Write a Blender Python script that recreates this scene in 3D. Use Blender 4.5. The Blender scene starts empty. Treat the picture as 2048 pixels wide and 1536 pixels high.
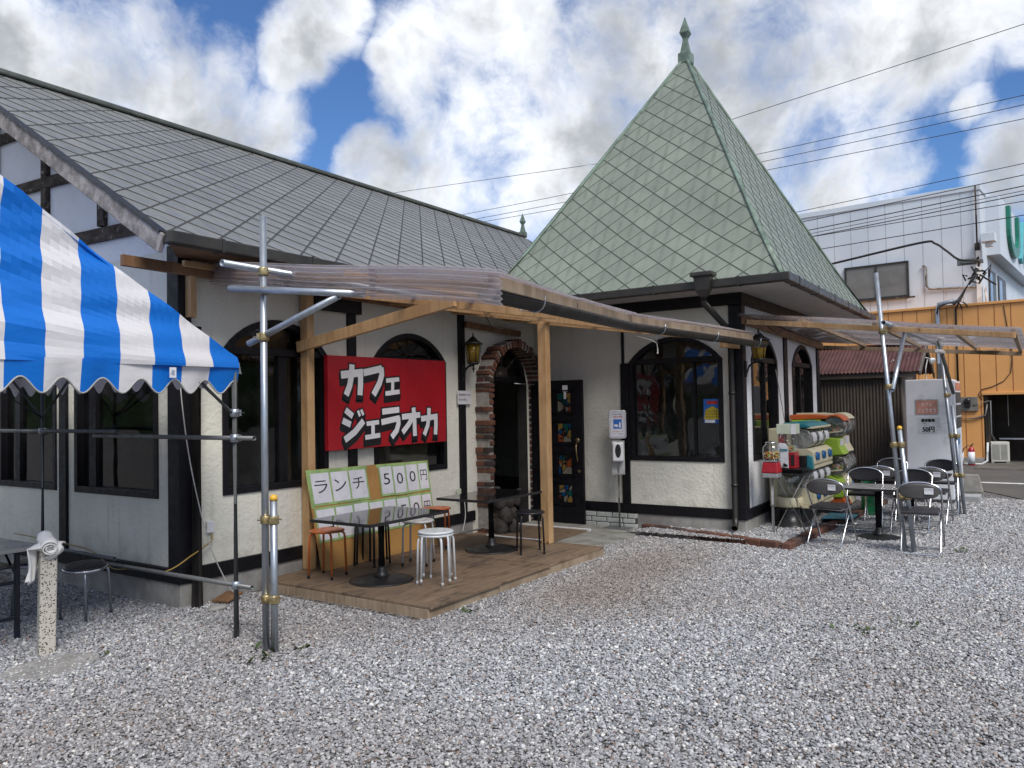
import bpy, bmesh, math, random
import numpy as np
from mathutils import Vector, Matrix, noise as mnoise
R = math.radians
scene = bpy.context.scene
COL = scene.collection
random.seed(7)
NPR = np.random.default_rng(11)

# ------------------------------------------------------------------ camera
F_PX, YAW, PITCH, ROLL = 1566.0, 0.5900, 0.02875, -0.01827
cd = bpy.data.cameras.new("camera"); cam = bpy.data.objects.new("camera", cd); COL.objects.link(cam)
fw = Vector((math.cos(YAW)*math.cos(PITCH), math.sin(YAW)*math.cos(PITCH), math.sin(PITCH)))
rt = Vector((math.sin(YAW), -math.cos(YAW), 0.0)); up = rt.cross(fw)
rt2 = rt*math.cos(ROLL) + up*math.sin(ROLL); up2 = -rt*math.sin(ROLL) + up*math.cos(ROLL)
CAMLOC = Vector((-3.9464, -6.0371, 1.65))
cam.matrix_world = Matrix(((rt2.x, up2.x, -fw.x, CAMLOC.x), (rt2.y, up2.y, -fw.y, CAMLOC.y), (rt2.z, up2.z, -fw.z, CAMLOC.z), (0, 0, 0, 1)))
cd.sensor_width = 36.0; cd.lens = F_PX/2048*36.0; cd.clip_start = 0.05; cd.clip_end = 900
scene.camera = cam

# ------------------------------------------------------------------ light, sky, exposure
scene.view_settings.view_transform = 'Standard'; scene.view_settings.look = 'None'
scene.view_settings.exposure = 0.98; scene.view_settings.gamma = 1.0
SUN_AZ = R(-125.0)      # direction the light comes from, measured from +x towards +y
SUN_EL = R(48.0)
sd = bpy.data.lights.new("sun", 'SUN'); sd.energy = 1.7; sd.angle = R(24); sd.color = (1.0, 0.96, 0.90)
sun = bpy.data.objects.new("sun", sd); COL.objects.link(sun)
to_sun = Vector((math.cos(SUN_EL)*math.cos(SUN_AZ), math.cos(SUN_EL)*math.sin(SUN_AZ), math.sin(SUN_EL)))
sun.rotation_euler = to_sun.to_track_quat('Z', 'Y').to_euler(); sun.location = (0, -12, 30)

w = bpy.data.worlds.new("World"); scene.world = w; w.use_nodes = True
nt = w.node_tree; N = nt.nodes; LK = nt.links
for n in list(N): N.remove(n)
def wn(t, **kw):
    n = N.new(t)
    for k, v in kw.items(): setattr(n, k, v)
    return n
def wlink(a, b): LK.new(a, b)
def wmath(op, a, b=None, clamp=False):
    n = wn('ShaderNodeMath', operation=op, use_clamp=clamp)
    for i, x in enumerate((a, b)):
        if x is None: continue
        if isinstance(x, (int, float)): n.inputs[i].default_value = x
        else: wlink(x, n.inputs[i])
    return n.outputs[0]
def wsmooth(x, lo, hi, a=0.0, b=1.0):
    n = wn('ShaderNodeMapRange', interpolation_type='SMOOTHSTEP')
    wlink(x, n.inputs[0])
    for i, v in enumerate((lo, hi, a, b)): n.inputs[i+1].default_value = v
    return n.outputs[0]
sky = wn('ShaderNodeTexSky', sky_type='NISHITA', sun_disc=False)
sky.sun_elevation = SUN_EL; sky.sun_rotation = math.pi/2 - SUN_AZ
sky.air_density = 1.0; sky.dust_density = 0.4; sky.ozone_density = 3.0
tc = wn('ShaderNodeTexCoord'); gen = tc.outputs['Generated']
def wnoise(vec, scale, detail, rough, off=(0, 0, 0)):
    m = wn('ShaderNodeMapping'); m.inputs['Location'].default_value = off; wlink(vec, m.inputs['Vector'])
    n = wn('ShaderNodeTexNoise'); n.inputs['Scale'].default_value = scale; n.inputs['Detail'].default_value = detail
    n.inputs['Roughness'].default_value = rough; wlink(m.outputs[0], n.inputs['Vector'])
    return n
wv = wnoise(gen, 5.0, 5.0, 0.55)
ws = wn('ShaderNodeVectorMath', operation='SUBTRACT'); wlink(wv.outputs['Color'], ws.inputs[0]); ws.inputs[1].default_value = (0.5, 0.5, 0.5)
wm = wn('ShaderNodeVectorMath', operation='MULTIPLY_ADD'); wlink(ws.outputs[0], wm.inputs[0]); wm.inputs[1].default_value = (0.09, 0.09, 0.09); wlink(gen, wm.inputs[2])
wd = wn('ShaderNodeVectorMath', operation='NORMALIZE'); wlink(wm.outputs[0], wd.inputs[0])
# cloud banks: azimuth and elevation (degrees from +x, above the horizon), angular radius, weight
BANKS = [(66.2, 23.9, 4.4, 1.0), (63.2, 23.4, 3.7, 1.0), (60.3, 22.8, 3.3, 1.0), (57.6, 21.8, 3.1, 1.0), (55.4, 20.5, 3.5, 1.0), (53.2, 18.9, 3.3, 1.0), (50.7, 19.1, 2.6, 1.0), (51.5, 17.4, 2.2, 1.0), (47.3, 25.7, 2.2, 1.0), (48.7, 24.2, 2.0, 1.0), (50.1, 23.2, 1.6, 1.0), (45.2, 26.9, 1.5, 1.0), (39.4, 25.0, 2.9, 1.0), (40.6, 21.9, 2.6, 1.0), (42.8, 16.6, 2.6, 1.0), (35.7, 23.8, 5.5, 1.0), (37.0, 17.0, 5.5, 1.0), (27.6, 23.9, 7.0, 1.0), (30.0, 17.2, 6.2, 1.0), (18.0, 23.1, 7.7, 1.0), (12.4, 20.5, 7.3, 1.0), (9.4, 17.6, 4.4, 1.0), (7.4, 22.3, 4.8, 1.0), (7.0, 15.1, 2.2, 1.0), (10.4, 15.1, 2.6, 1.0), (0.7, 14.6, 2.2, 1.0), (1.2, 13.1, 2.0, 1.0), (2.6, 17.2, 1.1, 1.0), (3.0, 23.1, 3.3, 1.0), (-0.1, 20.2, 1.6, 1.0), (33.0, 13.8, 4.0, 1.0), (43.1, 23.7, 1.1, 1.0)]
cov = None
for az, el, rad, wt in BANKS:
    d = (math.cos(R(el))*math.cos(R(az)), math.cos(R(el))*math.sin(R(az)), math.sin(R(el)))
    dp = wn('ShaderNodeVectorMath', operation='DOT_PRODUCT'); wlink(wd.outputs[0], dp.inputs[0]); dp.inputs[1].default_value = d
    b = wsmooth(dp.outputs['Value'], math.cos(R(rad)*1.75), math.cos(R(rad)*0.1), 0.0, wt)
    cov = b if cov is None else wmath('MAXIMUM', cov, b)
# elsewhere in the sky: broken cloud everywhere
dv = wn('ShaderNodeVectorMath', operation='DOT_PRODUCT'); wlink(gen, dv.inputs[0]); dv.inputs[1].default_value = (math.cos(R(34)), math.sin(R(34)), 0.2)
away = wsmooth(dv.outputs['Value'], 0.70, 0.86, 0.78, 0.0)
cov = wmath('MAXIMUM', cov, away)
fb = wnoise(wd.outputs[0], 6.5, 14.0, 0.60, (3.1, 1.7, 0.4))
dens0 = wmath('ADD', wmath('MULTIPLY', cov, 0.80), wmath('MULTIPLY', wmath('SUBTRACT', fb.outputs['Fac'], 0.5), 2.6))
dens = wsmooth(dens0, 0.20, 0.95)
sh = wnoise(wd.outputs[0], 4.6, 6.0, 0.58, (0.6, 4.2, 2.3))
thick = wsmooth(wmath('ADD', wmath('MULTIPLY', dens0, 0.35), wmath('MULTIPLY', sh.outputs['Fac'], 1.3)), 0.76, 1.16)
cc = wn('ShaderNodeMix', data_type='RGBA'); wlink(thick, cc.inputs['Factor'])
cc.inputs['A'].default_value = (6.6, 6.75, 6.95, 1); cc.inputs['B'].default_value = (2.7, 2.85, 3.05, 1)
mx = wn('ShaderNodeMix', data_type='RGBA'); wlink(dens, mx.inputs['Factor']); hs = wn('ShaderNodeMix', data_type='RGBA', blend_type='MULTIPLY'); hs.inputs['Factor'].default_value = 1.0; wlink(sky.outputs[0], hs.inputs['A']); hs.inputs['B'].default_value = (0.40, 0.55, 0.74, 1); wlink(hs.outputs['Result'], mx.inputs['A']); wlink(cc.outputs['Result'], mx.inputs['B'])
bg = wn('ShaderNodeBackground'); bg.inputs['Strength'].default_value = 0.09; wlink(mx.outputs['Result'], bg.inputs['Color'])
wo = wn('ShaderNodeOutputWorld'); wlink(bg.outputs[0], wo.inputs['Surface'])
scene.cycles.max_bounces = 8; scene.cycles.transparent_max_bounces = 24; scene.cycles.caustics_reflective = False; scene.cycles.caustics_refractive = False

# ------------------------------------------------------------------ object helpers
WL = {}                                   # world location of each parent chain, so that parts can be modelled in world coordinates
def tag(o, label=None, cat=None, group=None, kind=None):
    if label: o['label'] = label
    if cat: o['category'] = cat
    if group: o['group'] = group
    if kind: o['kind'] = kind
    return o
def thing(name, loc, label, cat, group=None):
    o = bpy.data.objects.new(name, None); o.empty_display_size = 0.1; COL.objects.link(o)
    o.location = loc; WL[o.name] = Vector(loc); return tag(o, label, cat, group)
def dup(o, parent=None):
    c = o.copy(); COL.objects.link(c)
    if parent is not None: c.parent = parent
    for ch in list(o.children): dup(ch, c)
    return c

def frame(d, upv=(0, 0, 1)):
    d = Vector(d).normalized(); u0 = Vector(upv)
    if abs(d.dot(u0)) > 0.98: u0 = Vector((1, 0, 0))
    s = d.cross(u0).normalized(); return d, s, s.cross(d).normalized()
class MB:
    def __init__(self): self.v = []; self.f = []; self.m = []; self.uv = {}; self.mi = 0; self.sm = []; self.smooth = False
    def mat(self, i): self.mi = i; return self
    def face(self, idx):
        self.f.append(tuple(idx)); self.m.append(self.mi); self.sm.append(self.smooth)
    def poly(self, pts, uvs=None):
        b = len(self.v); self.v += [tuple(p) for p in pts]; self.face(range(b, b+len(pts)))
        if uvs: self.uv[len(self.f)-1] = uvs
        return self
    def hexa(self, c):
        b = len(self.v); self.v += [tuple(p) for p in c]
        for q in ((0, 3, 2, 1), (4, 5, 6, 7), (0, 1, 5, 4), (1, 2, 6, 5), (2, 3, 7, 6), (3, 0, 4, 7)): self.face([b+i for i in q])
        return self
    def box(self, lo, hi):
        x0, y0, z0 = lo; x1, y1, z1 = hi
        return self.hexa([(x0, y0, z0), (x1, y0, z0), (x1, y1, z0), (x0, y1, z0), (x0, y0, z1), (x1, y0, z1), (x1, y1, z1), (x0, y1, z1)])
    def beam(self, p0, p1, wd, ht, upv=(0, 0, 1)):
        p0, p1 = Vector(p0), Vector(p1); d, s, u = frame(p1-p0, upv); s = s*(wd/2); u = u*(ht/2)
        return self.hexa([p0-s-u, p0+s-u, p0+s+u, p0-s+u, p1-s-u, p1+s-u, p1+s+u, p1-s+u])
    def tube(self, pts, r, n=10, cap=True, hollow=0.0):
        pts = [Vector(p) for p in pts]; rr = r if isinstance(r, (list, tuple)) else [r]*len(pts)
        b = len(self.v); prev = None; k = len(pts)
        for i, p in enumerate(pts):
            d = (pts[min(i+1, k-1)]-pts[max(i-1, 0)]).normalized()
            if prev is None: _, s, u = frame(d)
            else:
                s = prev - d*prev.dot(d)
                s = s.normalized() if s.length > 1e-6 else frame(d)[1]
                u = d.cross(s).normalized()
            prev = s
            for j in range(n):
                a = 2*math.pi*j/n; self.v.append(tuple(p + s*(rr[i]*math.cos(a)) + u*(rr[i]*math.sin(a))))
        sm = self.smooth; self.smooth = True
        for i in range(k-1):
            for j in range(n): self.face((b+i*n+j, b+i*n+(j+1) % n, b+(i+1)*n+(j+1) % n, b+(i+1)*n+j))
        self.smooth = sm
        if cap:
            self.face([b+j for j in reversed(range(n))]); self.face([b+(k-1)*n+j for j in range(n)])
        return self
    def pipe(self, p0, p1, r, n=12, wall=0.003):
        """a straight pipe with open ends"""
        p0, p1 = Vector(p0), Vector(p1); d, s, u = frame(p1-p0); b = len(self.v); ri = r-wall; dd = d*0.25
        rings = [(p0+dd, ri), (p0, ri), (p0, r), (p1, r), (p1, ri), (p1-dd, ri)]
        for p, q in rings:
            for j in range(n):
                a = 2*math.pi*j/n; self.v.append(tuple(p + s*(q*math.cos(a)) + u*(q*math.sin(a))))
        for i in range(5):
            self_sm = self.smooth; self.smooth = i in (0, 2, 4)
            for j in range(n): self.face((b+i*n+j, b+i*n+(j+1) % n, b+(i+1)*n+(j+1) % n, b+(i+1)*n+j))
            self.smooth = self_sm
        return self
    def lathe(self, o, axis, prof, n=20):
        """prof: (radius, height) along axis"""
        d, s, u = frame(axis); o = Vector(o); b = len(self.v); sm = self.smooth
        for r, h in prof:
            for j in range(n):
                a = 2*math.pi*j/n; self.v.append(tuple(o + d*h + s*(r*math.cos(a)) + u*(r*math.sin(a))))
        self.smooth = True
        for i in range(len(prof)-1):
            for j in range(n): self.face((b+i*n+j, b+i*n+(j+1) % n, b+(i+1)*n+(j+1) % n, b+(i+1)*n+j))
        self.smooth = sm
        self.face([b+j for j in reversed(range(n))]); self.face([b+(len(prof)-1)*n+j for j in range(n)])
        return self
    def prism(self, poly, vec):
        """flat polygon (3-D points) pushed along vec"""
        b = len(self.v); k = len(poly); vec = Vector(vec)
        self.v += [tuple(p) for p in poly] + [tuple(Vector(p)+vec) for p in poly]
        self.face(list(reversed(range(b, b+k)))); self.face(range(b+k, b+2*k))
        for i in range(k): j = (i+1) % k; self.face((b+i, b+j, b+k+j, b+k+i))
        return self
    def grid(self, fn, nu, nv, uvfn=None):
        b = len(self.v)
        for i in range(nu+1):
            for j in range(nv+1): self.v.append(tuple(fn(i/nu, j/nv)))
        for i in range(nu):
            for j in range(nv): self.face((b+i*(nv+1)+j, b+(i+1)*(nv+1)+j, b+(i+1)*(nv+1)+j+1, b+i*(nv+1)+j+1))
        return self
    def blob(self, c, rad, seed=0, amp=0.15, sub=2, fr=1.6):
        bm = bmesh.new(); bmesh.ops.create_icosphere(bm, subdivisions=sub, radius=1.0); b = len(self.v); rad = Vector(rad) if not isinstance(rad, (int, float)) else Vector((rad,)*3)
        for v in bm.verts:
            k = 1 + amp*mnoise.noise(v.co*fr + Vector((seed*3.7, seed*1.3, seed)))
            self.v.append((c[0]+v.co.x*rad.x*k, c[1]+v.co.y*rad.y*k, c[2]+v.co.z*rad.z*k))
        sm = self.smooth; self.smooth = True
        for f in bm.faces: self.face([b+v.index for v in f.verts])
        self.smooth = sm; bm.free(); return self
    def build(self, name, mats, parent=None, bevel=0.0, loc=None, recalc=True, solid=0.0):
        me = bpy.data.meshes.new(name); off = Vector((0, 0, 0))
        if parent is not None: off = WL.get(parent.name, off)
        elif loc is not None: off = Vector(loc)
        me.from_pydata([tuple(Vector(p)-off) for p in self.v], [], self.f)
        if not isinstance(mats, (list, tuple)): mats = [mats]
        for m in mats: me.materials.append(m)
        me.polygons.foreach_set('material_index', [min(i, len(mats)-1) for i in self.m]); me.polygons.foreach_set('use_smooth', self.sm)
        if self.uv:
            ul = me.uv_layers.new(name='UVMap')
            for pi, uvs in self.uv.items():
                for k, li in enumerate(me.polygons[pi].loop_indices): ul.data[li].uv = uvs[k]
        if recalc:
            bm = bmesh.new(); bm.from_mesh(me); bmesh.ops.recalc_face_normals(bm, faces=bm.faces); bm.to_mesh(me); bm.free()
        me.update()
        o = bpy.data.objects.new(name, me); COL.objects.link(o)
        if parent is not None: o.parent = parent
        elif loc is not None: o.location = loc
        WL[o.name] = off
        if bevel: mod = o.modifiers.new('bevel', 'BEVEL'); mod.width = bevel; mod.segments = 2; mod.limit_method = 'ANGLE'; mod.angle_limit = R(35)
        if solid: mod = o.modifiers.new('solid', 'SOLIDIFY'); mod.thickness = solid; mod.offset = 0
        return o

# ------------------------------------------------------------------ lettering
def glyph(text, cache={}):
    if text in cache: return cache[text]
    c = bpy.data.curves.new('text', 'FONT'); c.body = text; c.resolution_u = 3; c.fill_mode = 'FRONT'
    o = bpy.data.objects.new('text', c); COL.objects.link(o)
    me = bpy.data.meshes.new_from_object(o.evaluated_get(bpy.context.evaluated_depsgraph_get()))
    vs = [(v.co.x, v.co.y) for v in me.vertices]; fs = [tuple(p.vertices) for p in me.polygons]
    bpy.data.objects.remove(o); bpy.data.curves.remove(c); bpy.data.meshes.remove(me)
    x0 = min(a for a, b in vs); x1 = max(a for a, b in vs); y0 = min(b for a, b in vs); y1 = max(b for a, b in vs)
    cache[text] = ([((a-x0)/(x1-x0), (b-y0)/(y1-y0)) for a, b in vs], fs, (x1-x0)/(y1-y0)); return cache[text]
def write(mb, text, o, uvec, vvec, wd, ht=None):
    """lettering filling a box of width wd (height ht) whose lower left corner is o"""
    vs, fs, asp = glyph(text); o = Vector(o); uvec = Vector(uvec).normalized(); vvec = Vector(vvec).normalized()
    ht = ht or wd/asp; b = len(mb.v)
    mb.v += [tuple(o + uvec*(a*wd) + vvec*(c*ht)) for a, c in vs]
    for f in fs: mb.face([b+i for i in f])
def strokes(pts, wd):
    """outline of a broad pen stroke (2-D, mitred)"""
    P = [Vector(p) for p in pts]; n = len(P); l = []; r = []
    for i in range(n):
        a = (P[i]-P[i-1]).normalized() if i else None; b = (P[i+1]-P[i]).normalized() if i < n-1 else None
        d = a or b
        if a and b: d = (a+b).normalized()
        nrm = Vector((-d.y, d.x)); k = wd/2
        if a and b: k = min(wd, wd/2/max(0.4, nrm.dot(Vector((-a.y, a.x)))))
        l.append(P[i]+nrm*k); r.append(P[i]-nrm*k)
    return [(l[i], l[i+1], r[i+1], r[i]) for i in range(n-1)]
# ------------------------------------------------------------------ materials
class NT:
    def __init__(self, name):
        self.m = bpy.data.materials.new(name); self.m.use_nodes = True; t = self.m.node_tree; self.t = t
        for n in list(t.nodes): t.nodes.remove(n)
        self.out = t.nodes.new('ShaderNodeOutputMaterial'); self.p = t.nodes.new('ShaderNodeBsdfPrincipled'); self.l(self.p.outputs[0], self.out.inputs[0])
        self.tc = t.nodes.new('ShaderNodeTexCoord'); self.obj = self.tc.outputs['Object']; self.uv = self.tc.outputs['UV']
        self.geo = t.nodes.new('ShaderNodeNewGeometry')
    def l(self, a, b): self.t.links.new(a, b)
    def n(self, k, **kw):
        n = self.t.nodes.new(k)
        for a, b in kw.items(): setattr(n, a, b)
        return n
    def inp(self, s, x):
        if hasattr(x, 'links') or hasattr(x, 'is_linked'): self.l(x, s)
        elif isinstance(x, (tuple, list)) and len(x) == 3 and s.type == 'RGBA': s.default_value = (*x, 1)
        else: s.default_value = x
    def math(self, op, a, b=0.0, clamp=False):
        n = self.n('ShaderNodeMath', operation=op, use_clamp=clamp); self.inp(n.inputs[0], a); self.inp(n.inputs[1], b); return n.outputs[0]
    def vmul(self, v, s):
        n = self.n('ShaderNodeVectorMath', operation='MULTIPLY'); self.inp(n.inputs[0], v); n.inputs[1].default_value = s; return n.outputs[0]
    def noise(self, sc=5.0, det=4.0, rough=0.55, vec=None, col=False):
        n = self.n('ShaderNodeTexNoise'); n.inputs['Scale'].default_value = sc; n.inputs['Detail'].default_value = det; n.inputs['Roughness'].default_value = rough
        self.l(vec or self.obj, n.inputs['Vector']); return n.outputs['Color' if col else 'Fac']
    def vor(self, sc=5.0, vec=None, feature='F1', out='Distance', rnd=1.0):
        n = self.n('ShaderNodeTexVoronoi', feature=feature); n.inputs['Scale'].default_value = sc; n.inputs['Randomness'].default_value = rnd
        self.l(vec or self.obj, n.inputs['Vector']); return n.outputs[out]
    def ramp(self, x, lo, hi, a=0.0, b=1.0):
        n = self.n('ShaderNodeMapRange', interpolation_type='SMOOTHSTEP'); self.inp(n.inputs[0], x)
        for i, v in enumerate((lo, hi, a, b)): n.inputs[i+1].default_value = v
        return n.outputs[0]
    def mix(self, f, a, b, blend='MIX'):
        n = self.n('ShaderNodeMix', data_type='RGBA', blend_type=blend); self.inp(n.inputs['Factor'], f); self.inp(n.inputs['A'], a); self.inp(n.inputs['B'], b); return n.outputs['Result']
    def sep(self, v):
        n = self.n('ShaderNodeSeparateXYZ'); self.l(v, n.inputs[0]); return n.outputs
    def bump(self, h, dist=0.01, strength=1.0):
        n = self.n('ShaderNodeBump'); n.inputs['Distance'].default_value = dist; n.inputs['Strength'].default_value = strength
        self.l(h, n.inputs['Height']); self.l(n.outputs[0], self.p.inputs['Normal']); return n
    def set(self, col=None, rough=None, metal=None, spec=None):
        for k, x in (('Base Color', col), ('Roughness', rough), ('Metallic', metal), ('Specular IOR Level', spec)):
            if x is not None: self.inp(self.p.inputs[k], x)
        return self.m
def simple(name, c, rough=0.55, metal=0.0, var=0.18, sc=6.0, bump=0.0, bsc=80.0, spec=0.5, dirt=None):
    k = NT(name); c2 = tuple(min(1, x*(1-var)) for x in c); c3 = tuple(min(1, x*(1+var*0.6)) for x in c)
    col = k.mix(k.ramp(k.noise(sc, 5, 0.6), 0.35, 0.68), c2, c3)
    if dirt: col = k.mix(k.ramp(k.noise(sc*0.45, 7, 0.68), 0.52, 0.75), col, dirt)
    if bump: k.bump(k.noise(bsc, 4, 0.6), bump)
    k.set(col, k.ramp(k.noise(sc*2.3, 3, 0.5), 0.3, 0.7, max(0.03, rough-0.08), min(1, rough+0.08)), metal, spec)
    return k.m

def m_stucco(name, c, dark):
    k = NT(name); n1 = k.noise(1.3, 6, 0.6); n2 = k.noise(9, 5, 0.62)
    x, y, z = k.sep(k.obj)
    col = k.mix(k.ramp(n1, 0.3, 0.72), tuple(v*0.90 for v in c), c)
    col = k.mix(k.math('MULTIPLY', k.ramp(n2, 0.55, 0.75), 0.35), col, tuple(v*0.80 for v in c))
    streak = k.noise(3.0, 5, 0.6, k.vmul(k.obj, (3.5, 3.5, 0.25)))
    col = k.mix(k.math('MULTIPLY', k.ramp(streak, 0.55, 0.78), 0.40), col, dark)
    splash = k.math('MULTIPLY', k.ramp(z, 0.30, 0.75, 1.0, 0.0), k.ramp(k.noise(5, 5, 0.65), 0.42, 0.72))
    col = k.mix(k.math('MULTIPLY', splash, 0.55), col, dark)
    h = k.math('ADD', k.noise(26, 6, 0.65), k.math('MULTIPLY', k.noise(5, 3, 0.5), 1.3)); k.bump(h, 0.012, 0.8)
    return k.set(col, 0.85, 0.0, 0.25)
STUCCO = m_stucco('cream_stucco', (0.78, 0.765, 0.67), (0.42, 0.40, 0.33))
STUCCO_SKYLIT = m_stucco('skylit_white_stucco', (0.82, 0.83, 0.85), (0.50, 0.49, 0.46))  # stucco with cool sky light put into its colour
BLACK = simple('black_timber_paint', (0.0065, 0.006, 0.0085), 0.5, var=0.3, bump=0.003, bsc=30, spec=0.3)
def m_worn():
    k = NT('weathered_timber'); g = k.noise(2.5, 6, 0.7, k.vmul(k.obj, (6, 2, 6)))
    f = k.noise(14, 6, 0.72)
    col = k.mix(k.ramp(g, 0.35, 0.7), (0.035, 0.025, 0.02), (0.10, 0.08, 0.065)); col = k.mix(k.ramp(f, 0.60, 0.66), col, (0.34, 0.30, 0.25))
    k.bump(f, 0.01); return k.set(col, 0.85, 0, 0.3)
WORN = m_worn()
BARGE = simple('weathered_bargeboard', (0.29, 0.265, 0.25), 0.85, var=0.45, sc=9, bump=0.006, dirt=(0.10, 0.075, 0.06))
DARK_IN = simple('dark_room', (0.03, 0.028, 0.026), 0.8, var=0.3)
CONC = simple('concrete', (0.30, 0.29, 0.27), 0.9, var=0.25, sc=4, bump=0.004, dirt=(0.17, 0.16, 0.145))
def m_shingle(name, ca, cb, seam_shade, stain, wd, ht, gl, metal, ea=0.05, du=0.0, dv=0.0):
    k = NT(name); u, v, _ = k.sep(k.uv)
    p = k.math('DIVIDE', k.math('ADD', u, du), wd); q = k.math('DIVIDE', k.math('ADD', v, dv), ht)
    a = k.math('ADD', p, q); b = k.math('SUBTRACT', p, q)
    fa = k.math('FRACT', a); fb_ = k.math('FRACT', b)
    cell = k.n('ShaderNodeCombineXYZ'); k.l(k.math('FLOOR', a), cell.inputs[0]); k.l(k.math('FLOOR', b), cell.inputs[1])
    wn_ = k.n('ShaderNodeTexWhiteNoise', noise_dimensions='2D'); k.l(cell.outputs[0], wn_.inputs['Vector'])
    rnd = wn_.outputs['Value']
    nz = k.noise(1.1, 6, 0.6, k.uv)
    t = k.math('ADD', k.math('MULTIPLY', rnd, 0.24), k.math('MULTIPLY', nz, 0.9))
    col = k.mix(k.ramp(t, 0.3, 0.85), ca, cb)
    mid = k.math('ABSOLUTE', k.math('SUBTRACT', k.math('ADD', fa, fb_), 1.0))
    strk = k.math('MULTIPLY', k.ramp(mid, 0.02, 0.26, 1.0, 0.0), k.ramp(k.noise(3, 4, 0.6, k.uv), 0.3, 0.7))
    col = k.mix(k.math('MULTIPLY', strk, 0.55), col, stain)
    col = k.mix(k.math('MULTIPLY', k.ramp(k.noise(4, 5, 0.6, k.uv), 0.5, 0.8), 0.3), col, stain)
    low = k.math('MINIMUM', k.math('MULTIPLY', fa, 0.05/ea), k.math('SUBTRACT', 1.0, fb_))  # joint lines, widened by ea to paint in the shadow under each overlap
    edge = k.ramp(low, 0.022, 0.052, 1.0, 0.0)
    lip_glint = k.math('MULTIPLY', k.ramp(low, 0.04, 0.075, 0.0, 1.0), k.ramp(low, 0.08, 0.16, 1.0, 0.0))
    col = k.mix(k.math('MULTIPLY', lip_glint, 0.30), col, cb)  # highlight along the shingle lips, painted into the colour
    col = k.mix(k.math('MULTIPLY', edge, 0.85), col, seam_shade)
    hgt = k.math('ADD', k.math('MULTIPLY', k.math('ADD', k.math('SUBTRACT', 1.0, fa), fb_), 0.5), k.math('MULTIPLY', edge, -0.6))
    hgt = k.math('ADD', hgt, k.math('MULTIPLY', k.noise(5, 4, 0.6, k.uv), 0.35)); hgt = k.math('ADD', hgt, k.math('MULTIPLY', rnd, 0.05))
    k.bump(hgt, 0.022, 0.9)
    return k.set(col, k.ramp(k.noise(6, 4, 0.6, k.uv), 0.3, 0.7, gl-0.08, gl+0.1), metal, 0.5)
SLATE = m_shingle('grey_metal_shingles', (0.175, 0.178, 0.172), (0.235, 0.237, 0.227), (0.018, 0.018, 0.018), (0.135, 0.135, 0.13), 0.434, 0.432, 0.42, 0.15, 0.12, 0.0, 0.0)
COPPER = m_shingle('green_copper_shingles', (0.175, 0.20, 0.165), (0.235, 0.267, 0.22), (0.06, 0.075, 0.06), (0.105, 0.12, 0.10), 0.375, 0.345, 0.44, 0.1, 0.045, 0.045, 0.041)
COPPER_P = simple('green_copper', (0.155, 0.215, 0.175), 0.55, 0.1, var=0.35, sc=5, dirt=(0.07, 0.10, 0.08))
RIDGE = simple('ridge_metal', (0.10, 0.112, 0.10), 0.5, 0.2, var=0.3, sc=3)
GUT = simple('brown_gutter', (0.026, 0.023, 0.019), 0.38, 0.0, var=0.35, sc=5, dirt=(0.05, 0.048, 0.04))
PIPE_BR = simple('dark_downpipe', (0.018, 0.0155, 0.013), 0.42, var=0.25)
SOFFIT = simple('soffit_board', (0.62, 0.61, 0.60), 0.85, var=0.08)
def m_lumber(name, ca, cb, knot=(0.10, 0.045, 0.02), rough=0.6, along='len'):
    k = NT(name); v = k.obj
    n1 = k.noise(3.0, 5, 0.55, k.vmul(v, (1, 1, 1))); ring = k.noise(22, 4, 0.6, k.vmul(v, (0.35, 1.2, 0.12)))
    col = k.mix(k.ramp(k.math('ADD', k.math('MULTIPLY', n1, 0.5), k.math('MULTIPLY', ring, 0.5)), 0.36, 0.62), ca, cb)
    kn = k.ramp(k.vor(5.5, k.vmul(v, (1, 1, 0.55))), 0.045, 0.10, 1.0, 0.0)
    col = k.mix(k.math('MULTIPLY', kn, 0.85), col, knot); k.bump(ring, 0.002)
    return k.set(col, rough, 0, 0.4)
PINE = m_lumber('new_pine', (0.40, 0.235, 0.105), (0.56, 0.365, 0.185))
PINE_D = m_lumber('stained_pine', (0.15, 0.075, 0.035), (0.26, 0.145, 0.075))
PINE_G = m_lumber('weathered_pine', (0.22, 0.16, 0.105), (0.37, 0.285, 0.20))
def m_deck():
    k = NT('old_plywood_deck'); v = k.obj
    g = k.noise(6, 6, 0.62, k.vmul(v, (0.5, 9, 4))); w2 = k.noise(1.6, 6, 0.65); w3 = k.noise(5, 7, 0.7, k.vmul(v, (0.6, 1.6, 1)))
    col = k.mix(k.ramp(g, 0.3, 0.7), (0.155, 0.105, 0.068), (0.25, 0.18, 0.12)); col = k.mix(k.math('MULTIPLY', k.ramp(w2, 0.45, 0.72), 0.6), col, (0.105, 0.075, 0.055))
    col = k.mix(k.math('MULTIPLY', k.ramp(w3, 0.50, 0.66), 0.7), col, (0.05, 0.038, 0.03)); k.bump(g, 0.003)
    return k.set(col, k.ramp(w2, 0.3, 0.7, 0.5, 0.75), 0, 0.35)
DECK = m_deck()
def m_galv(name, c, rough, metal=0.85):
    k = NT(name); sp = k.vor(38, k.vmul(k.obj, (1, 1, 0.4)), out='Color'); s = k.sep(sp)[0]; d = k.noise(7, 6, 0.65)
    col = k.mix(s, tuple(x*0.92 for x in c), tuple(min(1, x*1.06) for x in c)); col = k.mix(k.math('MULTIPLY', k.ramp(d, 0.52, 0.75), 0.5), col, tuple(x*0.5 for x in c))
    return k.set(col, k.ramp(d, 0.3, 0.7, rough-0.08, rough+0.14), metal, 0.5)
GALV = m_galv('galvanised_pipe', (0.42, 0.455, 0.50), 0.36)
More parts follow.
